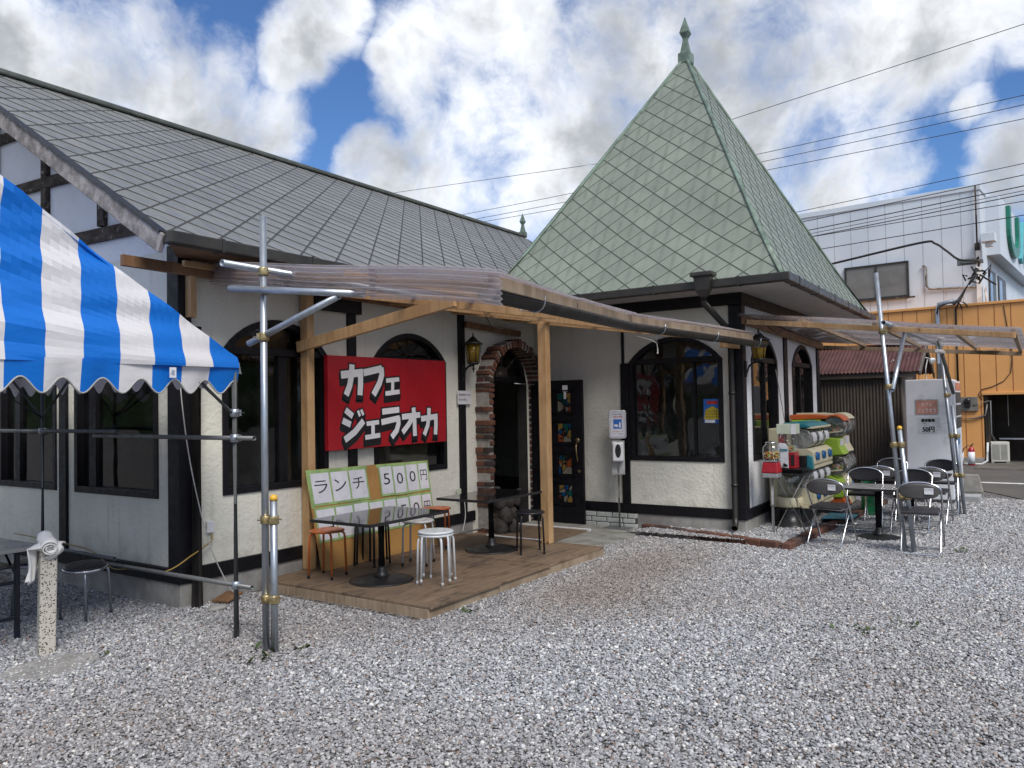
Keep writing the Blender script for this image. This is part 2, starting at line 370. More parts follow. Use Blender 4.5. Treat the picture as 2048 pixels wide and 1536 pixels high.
GALV_D = m_galv('grey_painted_pipe', (0.16, 0.165, 0.165), 0.45, 0.4)
CHROME = m_galv('chrome_tube', (0.72, 0.73, 0.75), 0.16, 1.0)
ALU = m_galv('brushed_aluminium', (0.62, 0.62, 0.62), 0.35, 0.9)
CLAMP = simple('brass_clamp', (0.52, 0.42, 0.22), 0.32, 0.8, var=0.35, sc=25, dirt=(0.25, 0.14, 0.06))
YCAP = simple('yellow_plastic_cap', (0.75, 0.42, 0.04), 0.45, var=0.1)
def m_poly(name, o0, o1):
    k = NT(name); tr = k.n('ShaderNodeBsdfTransparent'); tr.inputs[0].default_value = (0.90, 0.86, 0.855, 1)
    d = k.noise(4, 6, 0.65, k.vmul(k.obj, (1, 0.25, 1)))
    k.set(k.mix(d, (0.50, 0.44, 0.45), (0.74, 0.70, 0.71)), 0.35, 0, 0.5); ts = k.n('ShaderNodeBsdfTranslucent'); ts.inputs[0].default_value = (0.78, 0.72, 0.72, 1)
    m0 = k.n('ShaderNodeMixShader'); m0.inputs[0].default_value = 0.5; k.l(k.p.outputs[0], m0.inputs[1]); k.l(ts.outputs[0], m0.inputs[2])
    mx = k.n('ShaderNodeMixShader'); k.l(k.ramp(d, 0.3, 0.75, o0, o1), mx.inputs[0]); k.l(tr.outputs[0], mx.inputs[1]); k.l(m0.outputs[0], mx.inputs[2])
    gl = k.n('ShaderNodeBsdfGlossy'); gl.inputs['Roughness'].default_value = 0.10; dt = k.n('ShaderNodeVectorMath', operation='DOT_PRODUCT'); k.l(k.geo.outputs['Incoming'], dt.inputs[0]); k.l(k.geo.outputs['Normal'], dt.inputs[1])
    fr = k.math('ADD', 0.07, k.math('MULTIPLY', 0.93, k.math('POWER', k.math('SUBTRACT', 1.0, k.math('ABSOLUTE', dt.outputs['Value']), True), 4.0)))
    m2 = k.n('ShaderNodeMixShader'); k.l(fr, m2.inputs[0]); k.l(mx.outputs[0], m2.inputs[1]); k.l(gl.outputs[0], m2.inputs[2]); k.l(m2.outputs[0], k.out.inputs[0])
    return k.m
POLY = m_poly('corrugated_polycarbonate', 0.10, 0.28)
POLY_S = m_poly('overlapped_polycarbonate', 0.34, 0.60)
def m_glass(name, tint, refl=1.0, dirt=0.03):
    k = NT(name); tr = k.n('ShaderNodeBsdfTransparent'); tr.inputs[0].default_value = (*tint, 1)
    gl = k.n('ShaderNodeBsdfGlossy'); gl.inputs['Roughness'].default_value = 0.015
    dt = k.n('ShaderNodeVectorMath', operation='DOT_PRODUCT'); k.l(k.geo.outputs['Incoming'], dt.inputs[0]); k.l(k.geo.outputs['Normal'], dt.inputs[1])
    fr = k.math('ADD', 0.045, k.math('MULTIPLY', 0.955, k.math('POWER', k.math('SUBTRACT', 1.0, k.math('ABSOLUTE', dt.outputs['Value']), True), 5.0)))
    b = k.n('ShaderNodeBump'); b.inputs['Distance'].default_value = 0.004; k.l(k.noise(2.5, 2, 0.4), b.inputs['Height']); k.l(b.outputs[0], gl.inputs['Normal'])
    mx = k.n('ShaderNodeMixShader'); k.l(k.math('MULTIPLY', fr, 1.7*refl, True), mx.inputs[0]); k.l(tr.outputs[0], mx.inputs[1]); k.l(gl.outputs[0], mx.inputs[2])
    df = k.n('ShaderNodeBsdfDiffuse'); df.inputs[0].default_value = (0.5, 0.5, 0.48, 1)
    m2 = k.n('ShaderNodeMixShader'); k.l(k.math('MULTIPLY', k.ramp(k.noise(3, 6, 0.7), 0.4, 0.8), dirt), m2.inputs[0]); k.l(mx.outputs[0], m2.inputs[1]); k.l(df.outputs[0], m2.inputs[2]); k.l(m2.outputs[0], k.out.inputs[0])
    return k.m
GLASS = m_glass('window_glass', (0.55, 0.58, 0.57))
CLEAR = m_glass('clear_plastic', (0.86, 0.88, 0.87), 1.3, 0.22)
DRUM = m_glass('cloudy_plastic', (0.80, 0.82, 0.80), 1.6, 0.62)
def m_amber():
    k = NT('amber_glass'); n1 = k.noise(18, 4, 0.6); ts = k.n('ShaderNodeBsdfTranslucent'); ts.inputs[0].default_value = (0.60, 0.42, 0.07, 1)
    k.set(k.mix(n1, (0.30, 0.20, 0.03), (0.50, 0.36, 0.07)), 0.12, 0, 0.5); mx = k.n('ShaderNodeMixShader'); mx.inputs[0].default_value = 0.5; k.l(k.p.outputs[0], mx.inputs[1]); k.l(ts.outputs[0], mx.inputs[2]); k.l(mx.outputs[0], k.out.inputs[0]); return k.m
AMBER = m_amber()
def m_isl(name, ca, cb, cc, rough=0.85, bsc=30, bd=0.01):
    """colour differs from piece to piece of one mesh"""
    k = NT(name); r = k.geo.outputs['Random Per Island']; col = k.mix(k.ramp(r, 0.0, 0.5), ca, cb); col = k.mix(k.ramp(r, 0.55, 0.85), col, cc)
    f = k.noise(bsc, 6, 0.7); col = k.mix(k.math('MULTIPLY', k.ramp(f, 0.45, 0.78), 0.55), col, tuple(x*0.4 for x in ca)); k.bump(f, bd)
    return k.set(col, rough, 0, 0.3)
BRICK = m_isl('old_red_brick', (0.165, 0.072, 0.045), (0.12, 0.055, 0.04), (0.05, 0.038, 0.035))
KERB_B = m_isl('kerb_brick', (0.17, 0.075, 0.05), (0.12, 0.06, 0.045), (0.07, 0.055, 0.05))
MORTAR = simple('pale_mortar', (0.36, 0.34, 0.31), 0.9, var=0.2, sc=20, bump=0.006)
WBRICK = m_isl('white_painted_brick', (0.46, 0.49, 0.46), (0.52, 0.54, 0.51), (0.42, 0.45, 0.42))
ROCK = simple('dark_rock', (0.055, 0.047, 0.042), 0.9, var=0.4, sc=10, bump=0.03, bsc=14)
WPAINT = simple('white_paint', (0.74, 0.75, 0.74), 0.5, var=0.1, dirt=(0.45, 0.43, 0.38))
def m_tent(name, c):
    k = NT(name); n1 = k.noise(1.6, 5, 0.55, k.vmul(k.obj, (1.0, 1.0, 2.2))); n2 = k.noise(13, 5, 0.6)
    col = k.mix(k.math('MULTIPLY', k.ramp(n2, 0.55, 0.8), 0.3), c, tuple(x*0.75 for x in c)); k.bump(n1, 0.02, 0.8)
    ts = k.n('ShaderNodeBsdfTranslucent'); ts.inputs[0].default_value = (*c, 1); k.set(col, 0.42, 0, 0.45)
    mx = k.n('ShaderNodeMixShader'); mx.inputs[0].default_value = 0.18; k.l(k.p.outputs[0], mx.inputs[1]); k.l(ts.outputs[0], mx.inputs[2]); k.l(mx.outputs[0], k.out.inputs[0])
    return k.m
TBLUE = m_tent('blue_tent_vinyl', (0.004, 0.17, 0.66)); TWHITE = m_tent('white_tent_vinyl', (0.76, 0.745, 0.76)); TEDGE = simple('tent_hem', (0.36, 0.36, 0.34), 0.7)
SIGNRED = simple('red_sign_board', (0.40, 0.013, 0.022), 0.26, var=0.02, sc=0.6); INKW = simple('white_lettering', (0.78, 0.78, 0.80), 0.4, var=0.03); INKB = simple('black_lettering', (0.010, 0.010, 0.012), 0.45, var=0.1)
INKD = simple('printed_black', (0.035, 0.035, 0.04), 0.6, var=0.1); INKR = simple('printed_red', (0.55, 0.035, 0.03), 0.6, var=0.05); INKBL = simple('printed_blue', (0.02, 0.14, 0.50), 0.5, var=0.05)
def m_paper():
    k = NT('laminated_paper'); n1 = k.noise(7, 5, 0.6); k.bump(n1, 0.012); return k.set(k.mix(k.ramp(n1, 0.3, 0.7), (0.63, 0.63, 0.68), (0.74, 0.74, 0.77)), 0.3, 0, 0.5)
PAPER = m_paper()
TAPE = simple('green_masking_tape', (0.30, 0.45, 0.17), 0.7, var=0.22, sc=9); BOARD = simple('ochre_board', (0.42, 0.225, 0.065), 0.55, var=0.15, sc=3)
ORANGE = simple('orange_stool_paint', (0.52, 0.135, 0.035), 0.38, var=0.15, sc=7); WSTOOL = simple('white_stool_paint', (0.72, 0.76, 0.77), 0.35, var=0.07); WSTOOL_D = simple('worn_white_stool_paint', (0.60, 0.60, 0.60), 0.45, var=0.12, dirt=(0.38, 0.35, 0.30)); BSTOOL = simple('black_stool_paint', (0.014, 0.015, 0.020), 0.38, var=0.2)
BTOP = simple('black_gloss_tabletop', (0.012, 0.012, 0.013), 0.05, var=0.1, sc=0.5, spec=0.8); IRON = simple('black_iron', (0.016, 0.016, 0.017), 0.42, var=0.2, bump=0.003, bsc=60)
VINYL = simple('dark_chair_vinyl', (0.022, 0.020, 0.023), 0.42, var=0.2, sc=12); GREYP = simple('grey_chair_shell', (0.085, 0.08, 0.08), 0.42, var=0.15)
CREAMTOP = simple('cream_laminate', (0.50, 0.48, 0.43), 0.35, var=0.06); NAVY = simple('dark_blue_steel', (0.010, 0.011, 0.022), 0.4, var=0.2)
def m_terrazzo():
    k = NT('speckled_concrete'); a = k.ramp(k.vor(75), 0.30, 0.42, 1.0, 0.0); b = k.ramp(k.vor(52), 0.22, 0.32, 1.0, 0.0)
    sel = k.ramp(k.noise(40, 3, 0.5), 0.48, 0.56)
    col = k.mix(k.math('MAXIMUM', k.math('MULTIPLY', a, sel), b), (0.50, 0.47, 0.41), (0.05, 0.048, 0.045)); k.bump(k.noise(60, 4, 0.6), 0.004); return k.set(col, 0.85, 0, 0.3)
TERRAZZO = m_terrazzo()
CLOTH = simple('white_cotton_cloth', (0.82, 0.81, 0.79), 0.9, var=0.08, bump=0.003, bsc=150)
TPANELS = [simple('stained_glass_orange', (0.20, 0.055, 0.02), 0.15, var=0.2), simple('stained_glass_blue', (0.008, 0.055, 0.14), 0.15, var=0.2), simple('stained_glass_amber', (0.20, 0.13, 0.035), 0.15, var=0.2), simple('stained_glass_teal', (0.01, 0.07, 0.065), 0.15, var=0.2), simple('stained_glass_cream', (0.18, 0.165, 0.13), 0.15, var=0.2)]
BRASS = simple('old_brass', (0.33, 0.24, 0.13), 0.35, 0.8, var=0.3)
ORWALL = simple('orange_panel', (0.74, 0.36, 0.12), 0.5, var=0.06, sc=1.2)
def m_cladding():
    k = NT('white_metal_cladding'); x, y, z = k.sep(k.obj)
    rust = k.math('MULTIPLY', k.ramp(k.noise(1.7, 6, 0.65, k.vmul(k.obj, (2.2, 2.2, 0.35))), 0.56, 0.72), k.math('MULTIPLY', k.ramp(z, 3.9, 4.6), k.ramp(z, 4.62, 4.75, 1.0, 0.0)))
    col = k.mix(k.ramp(k.noise(0.7, 4, 0.5), 0.3, 0.7), (0.54, 0.60, 0.67), (0.62, 0.68, 0.75)); col = k.mix(k.math('MULTIPLY', rust, 0.6), col, (0.42, 0.30, 0.16)); return k.set(col, 0.45, 0, 0.5)
CLAD = m_cladding()
JOINT = simple('panel_joint', (0.34, 0.37, 0.41), 0.6); ORJOINT = simple('orange_panel_joint', (0.30, 0.10, 0.03), 0.6)
def m_rust():
    k = NT('rust_red_metal'); x, y, z = k.sep(k.obj); n1 = k.noise(3, 6, 0.65)
    col = k.mix(k.ramp(n1, 0.3, 0.7), (0.060, 0.022, 0.019), (0.10, 0.042, 0.036))
    fl = k.math('MULTIPLY', k.ramp(k.vor(9), 0.10, 0.15, 1.0, 0.0), k.math('MULTIPLY', k.ramp(y, -0.9, -0.45, 1.0, 0.0), k.ramp(k.noise(2.2, 3, 0.5), 0.48, 0.58)))
    return k.set(k.mix(fl, col, (0.62, 0.60, 0.58)), 0.65, 0, 0.3)
RUSTROOF = m_rust(); BRCLAD = simple('brown_corrugated_metal', (0.065, 0.052, 0.044), 0.55, var=0.15); BRFLAT = simple('brown_wall_board', (0.115, 0.098, 0.085), 0.8, var=0.12)
VEND = simple('white_enamel', (0.72, 0.745, 0.79), 0.35, var=0.04, dirt=(0.45, 0.46, 0.48)); GREENL = simple('green_sign_plastic', (0.01, 0.17, 0.115), 0.35, var=0.06); TEALL = simple('teal_sign_plastic', (0.10, 0.42, 0.46), 0.35, var=0.06)
ACW = simple('ac_white', (0.56, 0.55, 0.50), 0.5, var=0.05); ACD = simple('ac_dark', (0.05, 0.05, 0.05), 0.6); PLY = simple('dark_plywood', (0.05, 0.036, 0.028), 0.8, var=0.3, sc=2)
CABLE = simple('black_cable', (0.02, 0.02, 0.022), 0.5); CABLE_Y = simple('yellow_cable', (0.34, 0.22, 0.05), 0.5); CABLE_W = simple('white_cable', (0.55, 0.54, 0.52), 0.5)
REDP = simple('red_enamel', (0.34, 0.012, 0.02), 0.28, var=0.1); LIME = simple('lime_plastic', (0.30, 0.46, 0.045), 0.4, var=0.08); CREAMP = simple('cream_plastic', (0.60, 0.55, 0.38), 0.42, var=0.08); ORP = simple('orange_plastic', (0.50, 0.10, 0.02), 0.4, var=0.08); TEALP = simple('teal_plastic', (0.02, 0.20, 0.24), 0.38, var=0.1); BLUEP = simple('blue_plastic', (0.02, 0.13, 0.33), 0.4, var=0.1); BLKP = simple('black_plastic', (0.014, 0.014, 0.015), 0.35, var=0.15); PALEG = simple('pale_green_box', (0.52, 0.56, 0.44), 0.5, var=0.06); WPLAS = simple('white_plastic', (0.75, 0.76, 0.78), 0.3, var=0.03)
def m_candy():
    k = NT('candy_balls'); r = k.geo.outputs['Random Per Island']; col = k.mix(k.ramp(r, 0.15, 0.2), (0.55, 0.03, 0.02), (0.75, 0.42, 0.03)); col = k.mix(k.ramp(r, 0.45, 0.5), col, (0.62, 0.60, 0.48)); col = k.mix(k.ramp(r, 0.65, 0.7), col, (0.16, 0.42, 0.05)); col = k.mix(k.ramp(r, 0.8, 0.85), col, (0.70, 0.16, 0.02)); return k.set(col, 0.25)
CANDY = m_candy()
LEAF = m_isl('weed_leaf', (0.045, 0.085, 0.02), (0.07, 0.11, 0.03), (0.05, 0.07, 0.02), 0.6)
# ------------------------------------------------------------------ the setting: ground, asphalt, hills
L, T, S, SY = 5.65, 3.02, 4.11, 2.78
def m_ground():
    k = NT('gravel_bed'); c = k.vor(38, out='Color'); r, g, b = k.sep(c); d = k.vor(38)
    col = k.mix(r, (0.13, 0.125, 0.125), (0.36, 0.355, 0.36)); col = k.mix(k.ramp(g, 0.80, 0.95), col, (0.22, 0.15, 0.11)); col = k.mix(k.ramp(d, 0.40, 0.75), col, (0.05, 0.045, 0.04))
    col = k.mix(k.math('MULTIPLY', k.ramp(k.noise(0.8, 5, 0.6), 0.5, 0.75), 0.35), col, (0.16, 0.13, 0.10))
    k.bump(k.math('MULTIPLY', d, -1.0), 0.02); return k.set(col, 0.9, 0, 0.25)
g = MB(); g.poly([(-160, -160, 0), (160, -160, 0), (160, 160, 0), (-160, 160, 0)])
tag(g.build('ground', m_ground()), kind='structure')
def m_asphalt():
    k = NT('old_asphalt'); n1 = k.noise(90, 3, 0.6); n2 = k.noise(0.7, 6, 0.62); col = k.mix(k.ramp(n1, 0.3, 0.7), (0.07, 0.066, 0.064), (0.125, 0.12, 0.115)); col = k.mix(k.math('MULTIPLY', k.ramp(n2, 0.4, 0.7), 0.5), col, (0.15, 0.135, 0.12)); k.bump(n1, 0.004); return k.set(col, 0.9, 0, 0.3)
a = MB(); edge = [(12.9, 3.0), (12.75, -4.0), (12.35, -5.1), (11.75, -5.45), (11.1, -5.8), (10.9, -6.6), (11.0, -9), (11.4, -14), (11.0, -60)]
a.poly([(x, y, 0.012) for x, y in edge] + [(60, -60, 0.012), (60, 3, 0.012)])
tag(a.build('asphalt', m_asphalt()), kind='structure')
a = MB(); a.poly([(13.62, -14, 0.018), (13.82, -14, 0.018), (13.82, -3.2, 0.018), (13.62, -3.2, 0.018)])
tag(a.build('road_marking', WPAINT), kind='structure')
def m_hill():
    k = NT('wooded_hill'); n1 = k.noise(0.35, 6, 0.68); n2 = k.noise(0.06, 3, 0.5); col = k.mix(k.ramp(n1, 0.35, 0.7), (0.018, 0.032, 0.014), (0.05, 0.075, 0.028)); col = k.mix(k.ramp(n2, 0.4, 0.65), col, (0.035, 0.06, 0.03)); k.bump(n1, 2.0); return k.set(col, 0.95, 0, 0.1)
h = MB(); h.smooth = True
def hill(u, v):
    ang = R(95 + 254*u); rad = 75 + 60*v; p = Vector((math.cos(ang)*rad, math.sin(ang)*rad, 0))
    e = math.sin(math.pi*min(1, v*1.0))**0.7 * (9 + 5*mnoise.noise(p*0.03) + 4*mnoise.noise(p*0.11) + 1.6*mnoise.noise(p*0.45))
    return (p.x, p.y, max(-0.5, e*min(1, 9*u, 9*(1-u))) - 0.3)
h.grid(hill, 220, 26); tag(h.build('hills', m_hill(), recalc=False), kind='structure')

# gravel: every pebble is real, scattered over the ground one can see
def gravel_points():
    n = 2300000; P = NPR.random((n, 2))*np.array([18.5, 12.0]) + np.array([-4.6, -9.6])
    d = np.hypot(P[:, 0]-CAMLOC.x, P[:, 1]-CAMLOC.y); rel = P - np.array([CAMLOC.x, CAMLOC.y])
    along = rel@np.array([math.cos(YAW), math.sin(YAW)]); side = rel@np.array([math.sin(YAW), -math.cos(YAW)])
    keep = (along > 2.3) & (np.abs(side) < along*0.70+0.35) & (d < 15)
    dens = np.where(d < 7.5, 1.0, np.clip(1.0-(d-7.5)/9.0, 0.34, 1.0))
    keep &= NPR.random(n) < dens*0.62
    x, y = P[:, 0], P[:, 1]
    keep &= ~((x > 0) & (y > 0)) & ~((x > L) & (y > -T)) & ~((x > 0.70) & (x < 3.76) & (y > -2.0)) & ~((x > 3.7) & (x < L) & (y > -0.9-0.55*(x-3.7)))
    keep &= ~((x > 12.3)) & ~((x > 11.05) & (y < -5.2))
    P, d = P[keep], d[keep]; n = len(P)
    s = np.exp(NPR.normal(0, 0.26, n))*0.0078*np.where(d < 7.5, 1.0, np.clip(1+(d-7.5)*0.075, 1, 1.6))
    sc = np.stack([s*NPR.uniform(0.85, 1.35, n), s*NPR.uniform(0.7, 1.05, n), s*NPR.uniform(0.45, 0.8, n)], 1)
    z = NPR.uniform(-0.002, 0.010, n)
    inb = (P[:, 0] > 5.1) & (P[:, 0] < 9.6) & (P[:, 1] > -3.62)
    z = z + np.where(inb, 0.055, 0)
    rot = np.stack([NPR.normal(0, 0.35, n), NPR.normal(0, 0.35, n), NPR.uniform(0, 6.283, n)], 1)
    base = np.clip(NPR.normal(0.365, 0.10, n), 0.09, 0.66); warm = NPR.random(n)
    patch = np.array([mnoise.noise(Vector((a*0.55, b*0.55, 0.3))) for a, b in P])
    dirt = np.clip(np.exp(-((P[:, 0]-3.2)**2/3.5+(P[:, 1]+2.65)**2/0.5))*0.95 + np.exp(-((P[:, 0]-0.2)**2/1.2+(P[:, 1]+1.2)**2/1.0))*0.45 + 0.55*np.clip(patch, 0, 1) + 0.30*np.clip(np.sin((P[:, 0]*0.55+P[:, 1]*1.0)*2.1+patch*2.5)-0.55, 0, 1), 0, 0.92)
    col = base[:, None]*np.array([0.98, 0.99, 1.03])
    br = warm > 0.955; col[br] = (base[br]*0.75)[:, None]*np.array([1.05, 0.80, 0.68])
    bl = warm < 0.16; col[bl] = (base[bl]*0.62)[:, None]*np.array([0.92, 0.98, 1.10])
    wh = (warm > 0.30) & (warm < 0.36); col[wh] = np.array([0.70, 0.69, 0.66])
    col = col*(1-dirt[:, None]*0.75) + dirt[:, None]*0.75*np.array([0.20, 0.155, 0.12])*(0.6+base[:, None])
    return np.c_[P, z], sc, rot, np.clip(col, 0.02, 0.8)
gp, gs, gr, gc = gravel_points()
me = bpy.data.meshes.new('gravel'); me.vertices.add(len(gp)); me.vertices.foreach_set('co', gp.astype(np.float32).ravel())
for nm, arr in (('psize', gs), ('prot', gr), ('pcol', gc)):
    at = me.attributes.new(nm, 'FLOAT_VECTOR', 'POINT'); at.data.foreach_set('vector', arr.astype(np.float32).ravel())
k = NT('pebble_stone'); at = k.n('ShaderNodeAttribute', attribute_name='pcol', attribute_type='INSTANCER')
PEB = k.set(k.mix(k.math('MULTIPLY', k.ramp(k.noise(1.7, 4, 0.6), 0.45, 0.75), 0.35), at.outputs['Vector'], (0.11, 0.105, 0.10)), 0.75, 0, 0.35)
tree = bpy.data.node_groups.new('gravel_scatter', 'GeometryNodeTree')
tree.interface.new_socket('Geometry', in_out='INPUT', socket_type='NodeSocketGeometry'); tree.interface.new_socket('Geometry', in_out='OUTPUT', socket_type='NodeSocketGeometry')
gn = tree.nodes; gl_ = tree.links
gi = gn.new('NodeGroupInput'); go = gn.new('NodeGroupOutput'); ico = gn.new('GeometryNodeMeshIcoSphere'); ico.inputs['Subdivisions'].default_value = 2; ico.inputs['Radius'].default_value = 1
sp = gn.new('GeometryNodeSetPosition'); ns = gn.new('ShaderNodeTexNoise'); ns.inputs['Scale'].default_value = 0.8; vm = gn.new('ShaderNodeVectorMath'); vm.operation = 'MULTIPLY_ADD'; vm.inputs[1].default_value = (0.8, 0.8, 0.8); vm.inputs[2].default_value = (-0.4, -0.4, -0.4)
gl_.new(ns.outputs['Color'], vm.inputs[0]); gl_.new(ico.outputs['Mesh'], sp.inputs['Geometry']); gl_.new(vm.outputs[0], sp.inputs['Offset'])
ss = gn.new('GeometryNodeSetShadeSmooth'); gl_.new(sp.outputs[0], ss.inputs[0]); smn = gn.new('GeometryNodeSetMaterial'); smn.inputs['Material'].default_value = PEB; gl_.new(ss.outputs[0], smn.inputs[0])
iop = gn.new('GeometryNodeInstanceOnPoints'); gl_.new(gi.outputs[0], iop.inputs['Points']); gl_.new(smn.outputs[0], iop.inputs['Instance'])
for nm, sk in (('prot', 'Rotation'), ('psize', 'Scale')):
    na = gn.new('GeometryNodeInputNamedAttribute'); na.data_type = 'FLOAT_VECTOR'; na.inputs['Name'].default_value = nm
    gl_.new([s for s in na.outputs if s.enabled][0], iop.inputs[sk])
gl_.new(iop.outputs[0], go.inputs[0])
go_ = bpy.data.objects.new('gravel', me); COL.objects.link(go_); md = go_.modifiers.new('scatter', 'NODES'); md.node_group = tree
tag(go_, 'loose grey and white pebbles covering the yard', 'gravel', kind='stuff')
# ------------------------------------------------------------------ the cafe building
CAFE = thing('cafe_building', (0, 0, 0), 'white half timbered building with grey shingle roof and pointed green tower roof', 'building')
RISE = 0.588
def roof_z(y): return 3.022 + RISE*(y+0.55) if y <= 3.893 else 5.634 - RISE*(y-3.893)
def arch_top(o, x):
    c = (o['a']+o['b'])/2; h = (o['b']-o['a'])/2; r = (h*h+o['rise']**2)/(2*o['rise']); return o['spring'] + math.sqrt(max(0, r*r-(x-c)**2)) - (r-o['rise'])
def wall(mb, fn, x0, x1, z0, top, opens, thick, inner=1):
    """wall in the plane fn(x, z, depth) with arched openings"""
    cuts = {x0, x1}
    for o in opens:
        for i in range(17): cuts.add(o['a']+(o['b']-o['a'])*i/16)
    if callable(top): cuts |= {x for x in getattr(top, 'cuts', [])}
    cuts = sorted(c for c in cuts if x0-1e-9 <= c <= x1+1e-9); tp = top if callable(top) else (lambda x: top)
    for d, m in ((0.0, 0), (thick, inner)):
        mb.mat(m)
        for a, b in zip(cuts, cuts[1:]):
            mid = (a+b)/2; o = next((q for q in opens if q['a'] < mid < q['b']), None)
            if o is None: mb.poly([fn(a, z0, d), fn(b, z0, d), fn(b, tp(b), d), fn(a, tp(a), d)])
            else:
                if o['sill'] > z0+0.01: mb.poly([fn(a, z0, d), fn(b, z0, d), fn(b, o['sill'], d), fn(a, o['sill'], d)])
                mb.poly([fn(a, arch_top(o, a), d), fn(b, arch_top(o, b), d), fn(b, tp(b), d), fn(a, tp(a), d)])
    mb.mat(inner)
    for o in opens:
        out = outline(o); n = len(out)
        for i in range(n):
            (xa, za), (xb, zb) = out[i], out[(i+1) % n]; mb.poly([fn(xa, za, 0), fn(xb, zb, 0), fn(xb, zb, thick), fn(xa, za, thick)])
    mb.mat(0)
def outline(o, ins=0.0, n=16):
    a, b = o['a']+ins, o['b']-ins; pts = [(a, o['sill']+ins), (b, o['sill']+ins)]
    q = dict(o, a=a, b=b, rise=max(0.05, o['rise']-ins*0.4), spring=o['spring']-ins*0.6)
    return pts + [(b+(a-b)*i/n, arch_top(q, b+(a-b)*i/n)) for i in range(n+1)]
def window(fn, o, fr=0.06, mull=(), transom=True, fan=0, glass=GLASS):
    """frame (part) with its panes and bars (sub-parts); depth grows into the wall"""
    f = MB(); A = outline(o, 0.0); B = outline(o, fr); n = len(A)
    for i in range(n):
        j = (i+1) % n; p, q, r, s = A[i], A[j], B[j], B[i]
        f.hexa([fn(*p, -0.015), fn(*q, -0.015), fn(*r, -0.015), fn(*s, -0.015), fn(*p, 0.09), fn(*q, 0.09), fn(*r, 0.09), fn(*s, 0.09)])
    zt = o['spring']-0.03
    if transom: f.hexa([fn(o['a']+fr, zt, 0.0), fn(o['b']-fr, zt, 0.0), fn(o['b']-fr, zt+0.07, 0.0), fn(o['a']+fr, zt+0.07, 0.0), fn(o['a']+fr, zt, 0.08), fn(o['b']-fr, zt, 0.08), fn(o['b']-fr, zt+0.07, 0.08), fn(o['a']+fr, zt+0.07, 0.08)])
    W = f.build('window', BLACK, CAFE, bevel=0.004)
    for m, wd in mull:
        b = MB(); zs = o['sill']+fr; b.hexa([fn(m-wd/2, zs, 0.015), fn(m+wd/2, zs, 0.015), fn(m+wd/2, zt-0.003, 0.015), fn(m-wd/2, zt-0.003, 0.015), fn(m-wd/2, zs, 0.075), fn(m+wd/2, zs, 0.075), fn(m+wd/2, zt-0.003, 0.075), fn(m-wd/2, zt-0.003, 0.075)])
        b.build('mullion', BLACK, W)
    for i in range(fan):
        c = (o['a']+o['b'])/2; ang = math.pi*(i+1)/(fan+1); b = MB(); L1 = 0.5
        x1, z1 = c+math.cos(ang)*0.46, zt+0.07+math.sin(ang)*0.24
        b.tube([fn(c+math.cos(ang)*0.08, zt+0.09, 0.045), fn(x1, z1, 0.045)], 0.007, 6); b.build('glazing_bar', BARGE, W)
    g = MB(); zz = o['spring']+0.0
    B2 = outline(o, fr-0.01); lowp = [p for p in B2]
    g.poly([fn(x, z, 0.05) for x, z in lowp]); g.build('pane', glass, W, recalc=False)
    return W
def opn(a, b, sill=0.905, spring=2.205, rise=0.315): return dict(a=a, b=b, sill=sill, spring=spring, rise=rise)
FRONT = lambda x, z, d: (x, d, z)
GABLE = lambda y, z, d: (d, y, z)
TFRONT = lambda v, z, d: (L+d, -v, z)          # v runs from the inner corner towards the yard
TSIDE = lambda x, z, d: (x, -T+d, z)
W1, W2 = opn(0.415, 1.665), opn(2.333, 3.60)
DOOR = dict(a=4.34, b=5.44, sill=0.0, spring=1.98, rise=0.50)
W3 = opn(1.50, 2.785); W4, W5 = opn(6.04, 7.24), opn(8.05, 9.28)
GA, GB = opn(0.308, 1.698), opn(2.05, 3.26)
m = MB()
wall(m, FRONT, 0, L, 0.0, 3.22, [W1, W2, DOOR], 0.16)
gt = lambda y: roof_z(y)-0.09
gt.cuts = [3.893]
wall(m, GABLE, 0, 7.78, 0.0, gt, [GA, GB], 0.16)
m.mat(0); m.poly([(0, 7.78, 0), (11, 7.78, 0), (11, 7.78, 3.2), (0, 7.78, 3.2)]); m.poly([(11, 0, 0), (11, 7.78, 0), (11, 7.78, 3.2), (11, 3.89, 5.5), (11, 0, 3.2)])
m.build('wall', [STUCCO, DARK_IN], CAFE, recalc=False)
# upper gable: bluish sky light painted into the stucco colour above the first beam
m = MB(); m.poly([(-0.004, 0.15, 3.05), (-0.004, 7.6, 3.05), (-0.004, 7.6, 3.16), (-0.004, 3.893, gt(3.893)), (-0.004, 0.15, gt(0.15))]); m.build('gable_panel', STUCCO_SKYLIT, CAFE, recalc=False)
m = MB()
wall(m, TFRONT, 0, T, 0.0, 3.0, [W3], 0.16)
m.build('tower_wall', [STUCCO, DARK_IN], CAFE, recalc=False)
m = MB(); m.poly([(L+S, -T, 0), (L+S, 0.4, 0), (L+S, 0.4, 3.0), (L+S, -T, 3.0)]); m.build('tower_wall', [STUCCO, DARK_IN], CAFE, recalc=False)
m = MB(); wall(m, TSIDE, L, L+S, 0.0, 3.0, [W4, W5], 0.16); m.build('tower_wall', [STUCCO_SKYLIT, DARK_IN], CAFE, recalc=False)  # side wall stucco also has the bluish sky light in its colour
m = MB(); m.box((0.17, 0.17, 0.02), (10.9, 7.7, 0.06)); m.box((L+0.17, -T+0.17, 0.02), (L+S-0.1, 0.165, 0.06)); m.box((3.2, 3.2, 0.061), (3.3, 7.6, 2.9)); m.box((0.2, 4.6, 0.061), (3.2, 4.7, 2.9)); m.box((0.17, 0.17, 2.93), (10.9, 7.7, 2.96)); m.box((L+0.17, -T+0.17, 2.93), (L+S-0.1, 0.165, 2.96)); m.build('interior', DARK_IN, CAFE)
